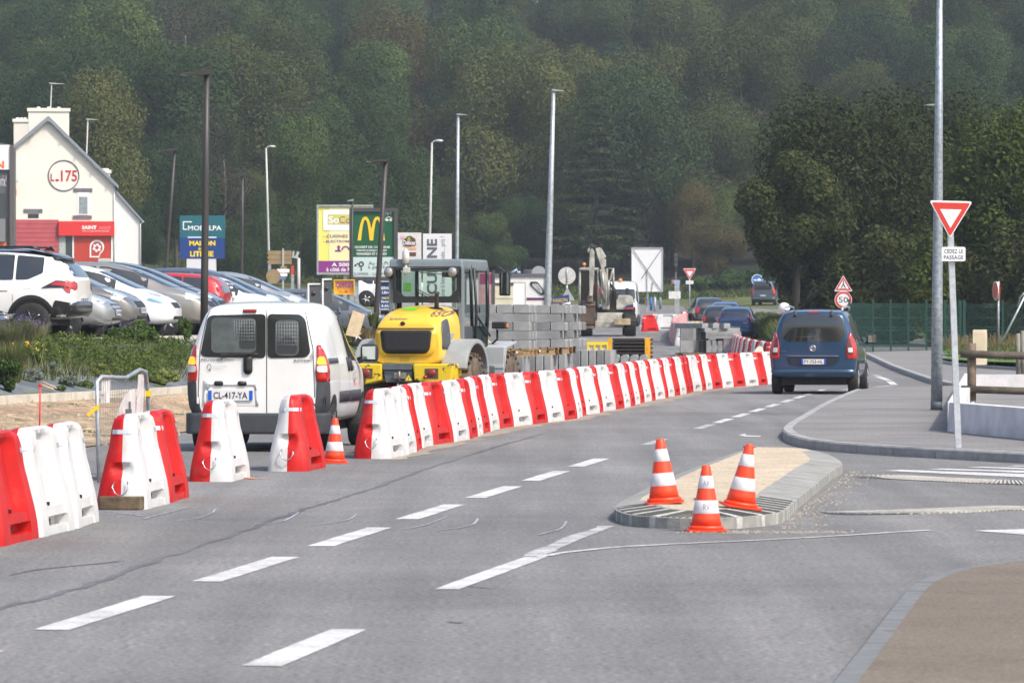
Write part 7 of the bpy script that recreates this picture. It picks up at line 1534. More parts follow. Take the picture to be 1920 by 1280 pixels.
# white vertical flags
t, xx, zz = board('flag_sign', 'white upright flag sign with a brown bakery logo, left of the CUISINE flag', 'flag sign', 746, 790, 436, 585, 152, None, M('pale_wood_white', (.60, .58, .57), .5, ns=3, na=.12), thick=.06, posts=(-.4,))
mb = MB(); mb.prism([(xx(a), zz(b)) for a, b in ((757, 461), (755, 452), (764, 443), (770, 442), (779, 448), (780, 460), (768, 462))], -.02, -.002); mb.build('brown_logo', M('brown_logo', (.12, .045, .03), .5), t); text('D\u00e9lices', (xx(767.5), -.024, zz(455)), t, WLET, w=xx(779) - xx(757), h=.15, bold=.02)
mb = MB(); mb.prism([(xx(a), zz(b)) for a, b in ((763, 449), (767, 444), (769, 447), (770, 451), (765, 450))], -.026, -.021); mb.build('leaf_mark', M('leaf_green', (.2, .45, .03), .5), t); rectp(t, 'orange_strip', xx, zz, 763, 781, 463.5, 468, M('peach', (.65, .33, .16), .5)); rectp(t, 'brown_strip', xx, zz, 763, 780, 473, 480, M('brown_logo', (.12, .045, .03), .5)); rectp(t, 'pink_mark', xx, zz, 751.5, 760, 443, 448, M('pink_mark', (.6, .36, .36), .5)); rectp(t, 'green_strip', xx, zz, 757, 771, 530, 545, M('leaf_green2', (.22, .5, .05), .5))
t, xx, zz = board('flag_sign', 'white upright flag sign reading CUISINE sideways above and through the loader cab', 'flag sign', 793, 847, 438, 600, 154, None, M('flag_white', (.64, .64, .66), .5), thick=.06, posts=(-.46,))
GL = M('grey_letters', (.10, .11, .13), .5)
text('CUISINE', (xx(810), -.006, zz(500)), t, GL, w=zz(449) - zz(553), h=xx(819.5) - xx(800), bold=.035, roll=R(90)); text('O', (xx(810), -.006, zz(561)), t, M('rust_letter', (.38, .10, .04), .5), w=zz(553.5) - zz(569), h=xx(819.5) - xx(800), bold=.035, roll=R(90)); text('la cuisine \u00e0 bon prix, pos\u00e9e... pris !', (xx(831), -.006, zz(510)), t, GL, w=zz(445) - zz(578), h=.22, bold=-.005, roll=R(90))
# orange / blue / pink banners
t, xx, zz = board('banner', 'small orange OFFRE banner left of the green billboard', 'banner', 626, 665, 524, 552, 148, M('yellow_edge', (.75, .45, .02), .5), M('orange_banner', (.78, .42, .03), .5), thick=.05, fw=.03)
text('OFFRES', (xx(646), -.06, zz(534)), t, PURP, w=xx(662) - xx(629), h=.19, bold=.03); text('DU MOIS', (xx(648), -.06, zz(547)), t, SRED, w=xx(662) - xx(636), h=.11, bold=.02)
t, xx, zz = board('banner', 'blue banner with white lettering hanging between the leaning post and the loader cab', 'banner', 711, 738, 527, 580, 140, M('white_edge', (.6, .62, .64), .5), M('banner_blue', (.015, .045, .16), .45), thick=.05, fw=.025)
for s_, y, m_, w_ in (('SERVICE', 540, WLET, 19), ('Libre', 548, WLET, 15), ('mon kit', 558, YLET, 16), ('Parking', 566, WLET, 18), ('& drive', 573, WLET, 17)): text(s_, (xx(724), -.06, zz(y)), t, m_, w=xx(724 + w_ / 2) - xx(724 - w_ / 2), h=.09, bold=.02)
t, xx, zz = board('banner', 'pink advertising panel with a dark post right of the loader cab', 'banner', 897, 926, 511, 575, 142, None, M('pink_panel', (.50, .20, .20), .5, ns=2.4, na=.35, c2=(.58, .42, .38)), thick=.06, posts=())
rectp(t, 'magenta_top', xx, zz, 900, 924, 513, 532, M('magenta_top', (.30, .03, .11), .5)); rectp(t, 'dark_post', xx, zz, 923, 928, 507, 578, M('anthracite_frame', (.06, .058, .06), .45), -.05, .05)
# two-part sign left (teal + blue)
t, xx, zz = board('twin_sign', 'teal kitchen sign over a blue bedding sign on a white plinth', 'shop sign', 337, 421.5, 404, 485, 205, None, M('teal_sign', (.012, .115, .14), .4), thick=.3, post=False)
rectp(t, 'blue_panel', xx, zz, 337, 421.5, 446, 485, M('royal_blue_sign', (.012, .045, .19), .4), -.02, .31); rectp(t, 'white_gap', xx, zz, 352, 406, 444, 446, WLET, -.022, .0); rectp(t, 'white_plinth', xx, zz, 350, 405, 485, 540, M('plinth_white', (.62, .62, .63), .5), -.01, .29)
text('MOBALPA', (xx(384), -.006, zz(427.5)), t, WLET, w=xx(416) - xx(353), h=.22, bold=.02); text('MAISON', (xx(379.5), -.026, zz(456)), t, YLET, w=xx(404) - xx(355), h=.23, bold=.04); text('de la', (xx(379), -.026, zz(466)), t, YLET, w=xx(387) - xx(372), h=.13, bold=.02); text('LITERIE', (xx(378.5), -.026, zz(476)), t, YLET, w=xx(400) - xx(356), h=.25, bold=.04)
mb = MB(); [mb.prism([(xx(a), zz(b)) for a, b in q], -.012, -.002) for q in ([(343, 431), (343, 415), (345, 415), (345, 431)], [(345, 417), (345, 415), (360, 415), (360, 417)], [(345, 431), (345, 429), (352, 429), (350, 431)])]; mb.build('frame_logo', WLET, t)
# wooden direction signs & small signs
t, xx, zz = board('direction_sign', 'brown wooden direction boards on a pale post with small white plates below', 'direction sign', 502, 547, 470, 496, 225, None, M('gap_dark', (.05, .05, .04), .8), thick=.04, posts=(-.42,))
for k in range(3):
    y = 474 + k * 8.6; mb = MB(); mb.prism([(xx(x), zz(q)) for x, q in ((504, y - 4), (547, y - 4), (547, y + 4), (504, y + 4), (500.5, y))], -.06, .06); mb.build('board', M('tan_board', (.28, .20, .10), .6, ns=3, na=.15), t)
mb = MB(); mb.box((xx(531), -.09, (zz(466)) / 2), (.09, .05, zz(466))); mb.build('centre_post', LG, t)
for x0, x1, y0, y1, m in ((520, 543, 504, 511, WLET), (523, 539, 512, 518, WLET), (526, 536, 519, 524, M('blue_plate', (.12, .2, .4), .5)), (526, 538, 499, 504, M('tan_board', (.28, .2, .1), .6))): rectp(t, 'plate', xx, zz, x0, x1, y0, y1, m, -.15, -.12)
t, xx, zz = board('no_entry_post', 'red-edged sign and camera mast on grey posts right of the brown boards', 'road sign', 546, 551, 498, 516, 222, None, SRED, thick=.05, posts=(0,))
mb = MB(); mb.tube([(xx(560), 0, 0), (xx(560), 0, zz(484))], .08, 8); mb.tube([(xx(560), 0, zz(484)), (xx(551), 0, zz(482)), (xx(549), 0, zz(473))], .05, 6); mb.box((xx(557), 0, zz(478)), (.12, .2, .36), ry=.4); mb.box((xx(550), 0, zz(477)), (.08, .2, .34), ry=.1); mb.build('mast', LG, t); mb = MB(); mb.prism(disc(16, .36, (xx(512), zz(518))), .2, .24); mb.build('round_plate', M('tan_board', (.28, .2, .1), .6), t)
# white-framed grey panels
for (x0, x1, y0, y1, lab) in ((577, 601, 531, 590, 'left and lower of two grey ticket totems with white angled trim'), (604, 622, 522, 590, 'right and taller of two grey ticket totems with white angled trim')):
    t, xx, zz = board('totem', lab, 'totem', x0 + 3, x1, y0 + 1, y1, 118, None, M('totem_grey', (.075, .08, .085), .5), thick=.1, post=False)
    mb = MB(); mb.prism([(xx(x0), zz(y1)), (xx(x0 + 3), zz(y1)), (xx(x0 + 3), zz(y0 + 3)), (xx(x1), zz(y0 + 2.4)), (xx(x1), zz(y0)), (xx(x0), zz(y0))], -.03, .1); mb.build('white_trim', WLET, t); mb = MB(); mb.lathe([(.0, -.03), (.055, -.02), (.06, 0)], 12, (xx((x0 + x1) / 2 - 1), 0, zz(y0 + 19)), 'y'); mb.build('button', BLACK, t)
# toppled blue sign behind the stacks
Zb = 176; cx, w, z0, z1 = dims(1034, 1068, 556, 569, Zb); t = thing('tilted_sign', (cx, Zb, z0), 0, 'tilted blue sign with yellow letters AISON behind the kerb stacks', 'shop sign'); mb = MB(); mb.prism([(-w / 2, -.0), (w / 2, .05), (w / 2 - .03, (z1 - z0) + .08), (-w / 2, (z1 - z0) * .85)], -.1, .1); mb.box((0, 0, (gz(Zb) - z0) / 2), (.1, .1, z0 - gz(Zb))); mb.build('panel', M('royal_blue_sign', (.012, .045, .19), .4), t); text('MAISON', (-.02, -.105, (z1 - z0) * .48), t, M('ochre_letters', (.5, .34, .05), .5), w=w * .8, h=.15, bold=.03, roll=R(4))
# white X panel (back of billboard)
t, xx, zz = board('large_white_panel', 'large blank white billboard back with thin crossed braces above the white van', 'billboard', 1184, 1243, 464, 547, 300, M('pale_rim', (.5, .5, .5), .5), M('blank_white', (.66, .67, .68), .6), thick=.1, fw=.03, posts=(-.0,))
mb = MB()
for a, b in (((1187, 468), (1240, 546)), ((1240, 468), (1203, 522)), ((1213, 506), (1213, 575)), ((1224, 528), (1220, 560))): mb.tube([(xx(a[0]), -.06, zz(a[1])), (xx(b[0]), -.06, zz(b[1]))], .022, 5)
mb.build('brace', M('brace_dark', (.08, .08, .075), .6), t)
# small signs at the roundabout
t, xx, zz = board('small_plate_sign', 'small blue and red plate on a dark mast beside the far give-way sign', 'road sign', 1259, 1275, 525, 532, 290, None, M('light_blue_plate', (.25, .33, .5), .5), thick=.05, posts=(.0, .3)); rectp(t, 'red_end', xx, zz, 1259, 1263, 526, 531, SRED); mb = MB(); mb.tube([(xx(1267), .1, 0), (xx(1267), .1, zz(510))], .07, 6); mb.tube([(xx(1267), .1, zz(510)), (xx(1268), .1, zz(474))], [.07, .05], 6); [mb.box((xx(1267.5), .1, zz(478 + k * 9)), (.22, .15, .22)) for k in range(3)]; mb.build('mast', M('mast_dark', (.05, .045, .045), .6), t)
t, xx, zz = board('white_cabinet', 'white box-shaped cabinet on the roundabout grass below the small plate sign', 'cabinet', 1254, 1276, 546, 560, 288, None, M('cabinet_white', (.6, .6, .58), .6, ns=4, na=.2), thick=.5, post=False)
for i, (x, y0, y1, c, lab) in enumerate([(1221, 557, 572, (.02, .12, .42), 'blue post stub beside the white van mirror'), (1228, 557, 574, (.35, .37, .38), 'grey post stub right of the blue one at the far works end'), (1238, 557, 570, (.10, .18, .25), 'slim blue-grey post at the far works end')]):
    Zq = 262; p = P(x, y1, Zq); mb = MB(); mb.tube([(0, 0, -.3), (0, 0, P(x, y0, Zq).z - p.z)], .07, 8); o = mb.build('post', M(f'stub{i}', c, .6)); o.location = p; tag(o, lab, 'post')
# concrete block beside kerb pallet & small striped board
Zq = 172; t, xx, zz = board('concrete_block', 'pale block with a yellow and black plate before the dark small car', 'block', 1287, 1316, 602, 628, Zq, None, M('pale_block', (.5, .48, .45), .8, ns=3, na=.15), thick=.6, post=False); rectp(t, 'yellow_plate', xx, zz, 1305, 1311, 603, 615, M('warn_yellow', (.8, .6, .02), .4)); rectp(t, 'grey_bracket', xx, zz, 1312, 1318, 602, 616, GALV)
# round white object at left of blue carrier roof: rounded form standing in for a van roof
mb = MB(); mb.lathe([(0, -.17), (.12, -.15), (.19, -.06), (.2, .03), (.15, .12), (.06, .17), (0, .175)], 14); o = mb.build('van_roof_form', M('white_van_roof', (.72, .72, .7), .6, ns=4, na=.15, bump=.02)); Zq = 150; o.location = (P(1470, 0, Zq).x, Zq, P(0, 577, Zq).z); o['label'] = 'rounded white van-roof form showing left of the dark blue carrier roof'; o['category'] = 'van roof'
mb = MB(); mb.tube([(0, 0, 0), (0, 0, P(0, 577, Zq).z - gz(Zq) - .1)], .05, 8); q = mb.build('support_post', GALV, o); q.location = (0, 0, -(P(0, 577, Zq).z - gz(Zq)))
# lens-shaped board leaning on the far barriers
Zq = 132; p = P(1420, 0, Zq); mb = MB(); mb.prism(disc(20, .3), -.02, .02); o = mb.build('leaning_disc', M('cream_disc', (.55, .52, .42), .6, ns=5, na=.2)); o.location = (p.x, Zq, gz(Zq) + .36); o.scale = (.55, 1, 1.3); o.rotation_euler = (R(-10), R(15), 0); tag(o, 'cream round sign seen obliquely leaning on the curved barrier row', 'road sign')

# ================================================================ house, left building
CREAM = M('cream_render', (.72, .69, .61), .85, ns=.4, na=.06); ROOFM = M('slate_roof', (.055, .058, .068), .6, ns=3, na=.3); TRIMG = M('grey_verge', (.20, .23, .26), .6)
Zh = 300
def house():
    o0 = P(120, 500, Zh); g_ = terrain(o0.x, Zh) - .3; t = thing('gabled_house', (o0.x, Zh, g_), R(7), 'cream gabled house with round Le 175 emblem and a red hairdresser shopfront', 'house')
    xx = lambda x: P(x, 0, Zh).x - o0.x; zz = lambda y: 1.61 + (598 - y) / FPX * Zh - g_; D = 9
    gable = [(xx(27), 0), (xx(215), 0), (xx(215), zz(345)), (xx(91), zz(222)), (xx(27), zz(276))]
    mb = MB(); mb.prism(gable, 0, D); mb.build('wall', CREAM, t)
    mb = MB()
    for a, b in (((91, 218), (222, 347)), ((91, 218), (24, 275))):
        ax, az_, bx, bz = xx(a[0]), zz(a[1]), xx(b[0]), zz(b[1]); mb.prism([(ax, az_), (bx, bz), (bx, bz - .22), (ax, az_ - .22)] if bx > ax else [(ax, az_), (bx, bz), (bx, bz - .22), (ax, az_ - .22)], -.25, D + .2)
    mb.build('roof', ROOFM, t)
    mb = MB()
    for a, b in (((91, 219), (222, 348)), ((91, 219), (24, 276))):
        ax, az_, bx, bz = xx(a[0]), zz(a[1]), xx(b[0]), zz(b[1]); mb.prism([(ax, az_ + .02), (bx, bz + .02), (bx, bz - .22), (ax, az_ - .26)], -.33, -.26)
    for x, y in ((61, 253), (120, 255), (148, 284), (178, 313), (207, 340), (92, 228)): mb.box((xx(x), -.28, zz(y)), (.10, .25, .12))
    mb.build('verge_board', TRIMG, t)
    for (x0, x1, y0, d0, d1) in ((54, 130, 206, .25, 1.3), (29, 58, 218, 7, 8.2), (192, 212, 316, 6, 7)):
        mb = MB(); mb.box((xx((x0 + x1) / 2), (d0 + d1) / 2, zz(y0) - 1.2), (xx(x1) - xx(x0), d1 - d0, 2.6)); mb.box((xx((x0 + x1) / 2), (d0 + d1) / 2, zz(y0)), (xx(x1) - xx(x0) + .16, d1 - d0 + .16, .22)); [mb.box((xx(x0 + (x1 - x0) * k), (d0 + d1) / 2, zz(y0) + .15), (.2, .2, .14)) for k in (.25, .5, .75)]; mb.build('chimney', CREAM, t)
    # lean-to
    mb = MB(); mb.prism([(xx(215), 0), (xx(262), 0), (xx(262), zz(413)), (xx(215), zz(357))], .1, D); mb.build('side_wing', M('white_render2', (.66, .66, .65), .85), t); mb = MB(); mb.prism([(xx(214), zz(352)), (xx(268), zz(413)), (xx(268), zz(418)), (xx(214), zz(358))], -.1, D + .1); mb.build('side_roof', TRIMG, t); mb = MB(); mb.tube([(xx(263), .02, 0), (xx(263), .02, zz(420)), (xx(269), .02, zz(414))], .05, 6); mb.tube([(xx(214), -.06, 0), (xx(214), -.06, zz(348))], .05, 6); mb.build('downpipe', M('pipe_white', (.6, .6, .6), .5), t)
    # emblem
    cx_, cz = xx(119.5), zz(329.5); mb = MB(); n = 40; ro, ri = xx(149) - cx_, xx(147) - cx_; mb.prism([(cx_ + ro * math.cos(2 * math.pi * k / n), cz + ro * math.sin(2 * math.pi * k / n)) for k in range(n + 1)] + [(cx_ + ri * math.cos(2 * math.pi * k / n), cz + ri * math.sin(2 * math.pi * k / n)) for k in range(n, -1, -1)], -.04, -.0); em = mb.build('ring_emblem', M('ring_grey', (.09, .10, .12), .5), t)
    RL = M('red_letters', (.42, .02, .03), .5); text('L', (xx(98.5), -.02, zz(333)), em, RL, w=xx(102) - xx(95), h=zz(326) - zz(340), bold=.03); text('e', (xx(107.5), -.02, zz(338)), em, RL, w=xx(111) - xx(104), h=zz(335.5) - zz(340), bold=.03); text('175', (xx(129.5), -.02, zz(330)), em, RL, w=xx(144.5) - xx(114.5), h=zz(319.5) - zz(340.5), bold=.02)
    # windows
    def win(x0, x1, y0, y1, lint, sill, fr=True):
        mb = MB(); mb.prism([(xx(x0), zz(y1)), (xx(x1), zz(y1)), (xx(x1), zz(y0)), (xx(x0), zz(y0))], -.03, .0); w_ = mb.build('window', WLET if fr else M('dark_pane', (.04, .05, .06), .15), t)
        if fr: mb = MB(); mb.prism([(xx(x0 + 3), zz(y1 - 2)), (xx(x1 - 3), zz(y1 - 2)), (xx(x1 - 3), zz(y0 + 9)), (xx(x0 + 3), zz(y0 + 9))], -.04, -.031); mb.build('pane', M('curtain_pane', (.25, .29, .31), .2, ns=6, na=.3), w_)
        STN = M('granite_trim', (.13, .13, .14), .8, ns=4, na=.3)
        if lint: mb = MB(); mb.prism([(xx(lint[0]), zz(lint[3])), (xx(lint[1]), zz(lint[3])), (xx(lint[1]), zz(lint[2])), (xx(lint[0]), zz(lint[2]))], -.05, .0); mb.build('lintel', STN, t)
        if sill: mb = MB(); mb.prism([(xx(sill[0]), zz(sill[3])), (xx(sill[1]), zz(sill[3])), (xx(sill[1]), zz(sill[2])), (xx(sill[0]), zz(sill[2]))], -.09, .0); mb.build('sill', STN, t)
    win(145, 167, 360, 403, (138, 173, 353, 360), (137, 172, 404, 410)); win(53, 73, 401, 409, (45, 80, 392, 399), None, False)
    # shopfront
    R1 = M('faded_red_cladding', (.42, .075, .085), .6, ns=1.2, na=.12); R2 = M('shop_red', (.60, .025, .02), .4); R3 = M('shop_red_glass', (.42, .045, .025), .35)
    mb = MB(); mb.prism([(xx(27), 0), (xx(110), 0), (xx(110), zz(412)), (xx(27), zz(412))], -.10, 0); mb.build('red_cladding', R1, t); mb = MB(); [mb.box(((xx(27) + xx(110)) / 2, -.102, zz(420 + 8.5 * k)), (xx(110) - xx(27), .01, .03)) for k in range(9)]; mb.build('cladding_joint', M('joint_red', (.2, .03, .04), .8), t)
    mb = MB(); mb.prism([(xx(110), zz(442)), (xx(214), zz(442)), (xx(214), zz(415)), (xx(110), zz(415))], -.35, 0); fs = mb.build('fascia', R2, t); text('SAINT', (xx(167), -.355, zz(426.5)), fs, WLET, w=xx(181) - xx(153.5), h=zz(423) - zz(430), bold=.04); text('ALGUE', (xx(196), -.355, zz(427)), fs, M('pale_letters', (.62, .30, .28), .5), w=xx(206) - xx(185), h=zz(424) - zz(430)); text('Coiffeurs Visagistes & Bio-Responsable', (xx(179), -.355, zz(433.5)), fs, WLET, w=xx(205) - xx(153.5), h=.11)
    mb = MB(); mb.prism([(xx(111), zz(500)), (xx(136), zz(500)), (xx(136), zz(438)), (xx(111), zz(438))], -.05, 0); dd = mb.build('shop_window', M('shop_glass', (.05, .06, .065), .15), t); [rectp_(t, xx, zz, a, b, 438, 500) for a, b in ()]; mb = MB(); mb.prism([(xx(111), zz(500)), (xx(123), zz(500)), (xx(123), zz(438)), (xx(111), zz(438))], -.06, -.052); mb.build('curtain', M('curtain', (.38, .42, .40), .8, ns=8, na=.3), dd)
    mb = MB(); mb.prism([(xx(139), zz(500)), (xx(208), zz(500)), (xx(208), zz(442)), (xx(139), zz(442))], -.05, 0); rg = mb.build('red_window', R3, t); mb = MB(); [mb.box((xx(x), -.06, (zz(442) + zz(500)) / 2), (.05, .02, zz(442) - zz(500))) for x in (160.5, 166, 199.5)]; mb.build('mullion', R2, rg)
    mb = MB(); [mb.box((xx(x), -.07, (zz(438) + zz(500)) / 2), (.10, .06, zz(438) - zz(500))) for x in (137, 209.5)]; mb.build('white_mullion', WLET, t)
    # drop-shaped flower emblem
    cx_, cz, r_ = xx(181.5), zz(463), xx(195) - xx(181.5)
    def drop(r): 
        q = [(cx_ + r * math.cos(R(a)), cz + r * math.sin(R(a))) for a in range(-60, 181, 15)]; return q + [(cx_ - r, cz - r * 1.45), (cx_ + r * .3, cz - r * 1.45)]
    mb = MB(); a = drop(r_); b = [(cx_ + (p[0] - cx_) * .80, cz - .04 + (p[1] - cz) * .82) for p in a]; mb.prism(a + [a[0]] + [b[0]] + b[::-1], -.075, -.06); 
    for k in range(6):
        an = R(60 * k + 20); c = (cx_ + r_ * .42 * math.cos(an), cz - .05 + r_ * .42 * math.sin(an)); mb.prism(disc(9, r_ * .20, c), -.078 - .001 * k, -.06)
    mb.build('flower_emblem', WLET, rg)
    mb = MB(); mb.prism([(xx(215), 0), (xx(224), 0), (xx(224), zz(417)), (xx(215), zz(417))], -.1, .09); mb.build('white_pilaster', M('white_render2', (.66, .66, .65), .85), t)
    mb = MB(); mb.box((xx(195), -.5, zz(489)), (.85, .5, .3), bev=.03); mb.build('air_unit', M('beige_unit', (.45, .43, .38), .6), t)
    mb = MB(); mb.box((xx(30), -.3, zz(343)), (.4, .12, .12), ry=-.6); mb.build('wall_lamp', LG, t); mb = MB(); mb.box((xx(29), -.25, zz(361)), (.2, .1, .42)); mb.build('orange_sign', M('orange_sign', (.75, .15, .02), .5), t)
def rectp_(*a): pass
house()
Zs = 270; t = thing('dark_shop_building', (P(-60, 0, Zs).x, Zs, terrain(P(-60, 0, Zs).x, Zs) - .3), R(5), 'dark grey flat-roofed shop building cut off by the left edge with a white sign', 'shop building'); lo = t.location
xx = lambda x: P(x, 0, Zs).x - lo.x; zz = lambda y: 1.61 + (598 - y) / FPX * Zs - lo.z
ANTH = M('anthracite_cladding', (.085, .09, .10), .55, ns=1, na=.1)
mb = MB(); mb.prism([(xx(-150), 0), (xx(24), 0), (xx(24), zz(272)), (xx(-150), zz(240))], 0, 8); mb.build('wall', ANTH, t); mb = MB(); mb.box((xx(22), -.1, zz(370)), (.25, .35, zz(275) - zz(465))); mb.build('brown_pillar', M('dark_wood_pillar', (.09, .075, .06), .7), t); mb = MB(); mb.box((xx(-40), -.15, zz(295)), (xx(18) - xx(-98), .1, zz(272) - zz(318))); sg_ = mb.build('sign_panel', WLET, t); text('N', (xx(0), -.21, zz(309)), sg_, M('orange_sign', (.75, .15, .02), .5), w=.5, h=.45, bold=.05); text('petit prix!', (xx(-4), -.06, zz(342)), t, WLET, w=1.0, h=.9, bold=-.01)
mb = MB(); mb.prism([(xx(-30), zz(410)), (xx(10), zz(410)), (xx(10), zz(362)), (xx(-30), zz(362))], -.05, 0); mb.build('window', M('shop_glass', (.05, .06, .065), .15), t); mb = MB(); mb.box((xx(-5), -.4, zz(432)), (xx(10) - xx(-20), .8, zz(412) - zz(455))); mb.build('grey_box_wing', M('mid_grey_cladding', (.17, .175, .18), .6), t); mb = MB(); mb.box((xx(6), -.5, zz(459)), (.35, .1, .3)); mb.build('orange_sign', M('orange_sign', (.75, .15, .02), .5), t)

# ================================================================ green mesh fence at right
def green_fence():
    GRN = M('fence_green', (.006, .05, .036), .45, .1); 
    posts = [(1592, 158), (1637, 160), (1670, 161), (1703, 162), (1737, 163), (1772, 164), (1800, 165), (1808, 165), (1880, 165), (1955, 165)]
    t = thing('mesh_fence', (P(1592, 0, 158).x, 158, gz(158)), 0, 'dark green welded-mesh fence along the foot of the right-hand trees', 'fence'); lo = t.location
    for x, Z in posts:
        a = P(x, 0, Z); mb = MB(); mb.box((a.x - lo.x, Z - lo.y, .98), (.11 if x in (1800, 1808) else .07, .07, 2.05)); mb.build('post', GRN, t)
    for (x0, Z0), (x1, Z1) in zip(posts[:-1], posts[1:]):
        a, b = P(x0, 0, Z0), P(x1, 0, Z1); a = Vector((a.x - lo.x, Z0 - lo.y, 0)); b = Vector((b.x - lo.x, Z1 - lo.y, 0)); mb = MB(); d = b - a; n = max(2, int(d.length / .055)); dr = .0
        for i in range(n + 1):
            p = a + d * i / n; mb.box((p.x, p.y, .95), (.012, .012, 1.8))
        for z in (.12, .5, .9, 1.0, 1.35, 1.75, 1.84): mb.tube([a + Vector((0, 0, z)), b + Vector((0, 0, z))], .014, 4)
        mb.build('mesh_panel', GRN, t)
green_fence()
# ================================================================ vegetation
def rand_quads(C, size, asp=.6, up=.3, nrm=None, r=rng, nw=2.4):
    """oriented leaf quads at points C (n,3)"""
    n = len(C); N = r.normal(size=(n, 3)); N[:, 2] += up
    if nrm is not None: N += nrm * nw
    N /= np.linalg.norm(N, axis=1)[:, None]; T = np.cross(N, r.normal(size=(n, 3))); T /= np.linalg.norm(T, axis=1)[:, None] + 1e-9; B = np.cross(N, T)
    s = (size * r.uniform(.6, 1.35, n))[:, None]; T = T * s; B = B * s * asp
    V = np.stack([C - T, C - B * .9 + N * s * .12, C + T, C + B * .9 + N * s * .12], 1).reshape(-1, 3); F_ = np.arange(4 * n).reshape(n, 4); return V, F_
def crown_mesh(name, rx, ry, rz, nb, nl, leaf, mat, seed, br=(.22, .42), fill=.25, low=-.6, shape='round', clump=0):
    r = np.random.default_rng(seed); C = []; Nn = []; W = []
    cen = []
    for k in range(nb):
        for _ in range(50):
            p = r.uniform(-1, 1, 3)
            if np.linalg.norm(p) < .95 - br[1] * .55 and p[2] > low: break
        if shape == 'cone': p[:2] *= (1 - (p[2] + 1) / 2 * .92); 
        cen.append(p)
    cen = np.array(cen); rad = r.uniform(br[0], br[1], nb) * (1 if shape != 'cone' else .75)
    w = rad ** 2; w /= w.sum(); idx = r.choice(nb, nl, p=w); d = r.normal(size=(nl, 3)); d /= np.linalg.norm(d, axis=1)[:, None]
    rr = np.where(r.random(nl) < fill, r.random(nl) ** .5, 1 + r.normal(0, .09, nl))
    pts = cen[idx] + d * (rad[idx] * rr)[:, None]; 
    if clump: pts += .05 * np.round(r.normal(size=(nl, 3)) * 1.2)
    pts *= np.array([rx, ry, rz]); nr = d
    V, F_ = rand_quads(pts, leaf, nrm=nr, r=r); return np_mesh(name, V, F_, mat)
def trunk_mesh(name, h, r0, mat, limbs=5, spread=2.5, seed=0, start=.4):
    rr = random.Random(seed); mb = MB(); mb.tube([(0, 0, -.5), (rr.uniform(-.1, .1), 0, h * .35), (rr.uniform(-.3, .3), 0, h * .7), (rr.uniform(-.3, .3), 0, h)], [r0 * 1.15, r0 * .85, r0 * .5, r0 * .15], 8)
    for k in range(limbs):
        a = rr.uniform(0, 6.28); z = h * rr.uniform(start, .8); L = spread * rr.uniform(.6, 1.1); mb.tube([(0, 0, z), (L * .5 * math.cos(a), L * .5 * math.sin(a), z + L * .3), (L * math.cos(a), L * math.sin(a), z + L * .8)], [r0 * .38, r0 * .22, r0 * .06], 6)
    o = mb.build(name, mat); me = o.data; bpy.data.objects.remove(o); return me
BARK = M('bark', (.09, .075, .06), .9, ns=3, na=.4, bump=.02); BIRCH = M('pale_bark', (.13, .12, .10), .8, ns=3, na=.3)
LM = {'mix': leaf_mat('leaf_mixed', (.022, .046, .014), (.048, .086, .024), (.095, .135, .036)),
      'deep': leaf_mat('leaf_deep', (.015, .036, .015), (.033, .066, .024), (.066, .105, .034)),
      'olive': leaf_mat('leaf_olive', (.032, .046, .014), (.068, .086, .024), (.115, .125, .036)),
      'autumn': leaf_mat('leaf_autumn', (.046, .044, .016), (.088, .078, .026), (.135, .112, .038)),
      'bare': leaf_mat('leaf_sparse_brown', (.042, .044, .028), (.072, .072, .043), (.11, .105, .065)),
      'oak': leaf_mat('leaf_evergreen_oak', (.020, .030, .009), (.044, .057, .016), (.090, .102, .030), sc=.9),
      'yell': leaf_mat('leaf_yellow_green', (.032, .054, .010), (.085, .115, .016), (.24, .25, .025), sc=1.0),
      'brgt': leaf_mat('leaf_bright', (.020, .05, .012), (.04, .088, .02), (.07, .125, .03), sc=1.0),
      'cedar': leaf_mat('leaf_cedar', (.026, .048, .018), (.054, .080, .028), (.105, .125, .040), sc=1.0),
      'rust': leaf_mat('leaf_rust', (.05, .028, .016), (.11, .05, .026), (.17, .085, .04), sc=.8)}
variants = {}
for i, (k, rx, rz, nb, nl, lf) in enumerate([('mix', 5.4, 6.4, 15, 34000, .12), ('deep', 5.2, 6.7, 13, 34000, .118), ('olive', 5.6, 6.0, 15, 34000, .118), ('mix', 4.6, 6.2, 12, 27000, .115), ('deep', 6.0, 5.8, 17, 36000, .12), ('autumn', 5.4, 5.8, 15, 30000, .115), ('bare', 4.4, 6.2, 14, 13000, .10)]):
    variants.setdefault(k, []).append((crown_mesh('crown', rx, rx, rz, nb, nl, lf, LM[k], 100 + i, fill=.10, br=(.26, .48)), trunk_mesh('trunk', 9, .28, BARK if k != 'bare' else BIRCH, 6, 3.5, i), rx, rz))
kinds = {'mix': 'mid green broadleaf tree in the woods on the hill', 'deep': 'deep green tree in the woods on the hill', 'olive': 'olive green tree in the woods on the hill', 'autumn': 'brownish autumn-tinged tree in the woods on the hill', 'bare': 'thin greyish-brown tree in the woods on the hill'}
ntree = 0
def forest_tree(X, Y, kind, s=1.0, label=None, squash=1, zoff=0):
    global ntree
    cm, tm, rx, rz = random.choice(variants[kind]); z = terrain(X, Y) + zoff; t = thing('forest_tree', (X, Y, z), random.uniform(0, 6.28), label or kinds[kind], 'tree', None if label else kinds[kind].replace('tree', 'trees'))
    t.scale = (s, s, s * squash); c = link('crown', cm, t); c.location = (0, 0, rz * .95 + 2.2); link('trunk', tm, t); ntree += 1; return t
random.seed(21)
Zr = 392; far_pts = []
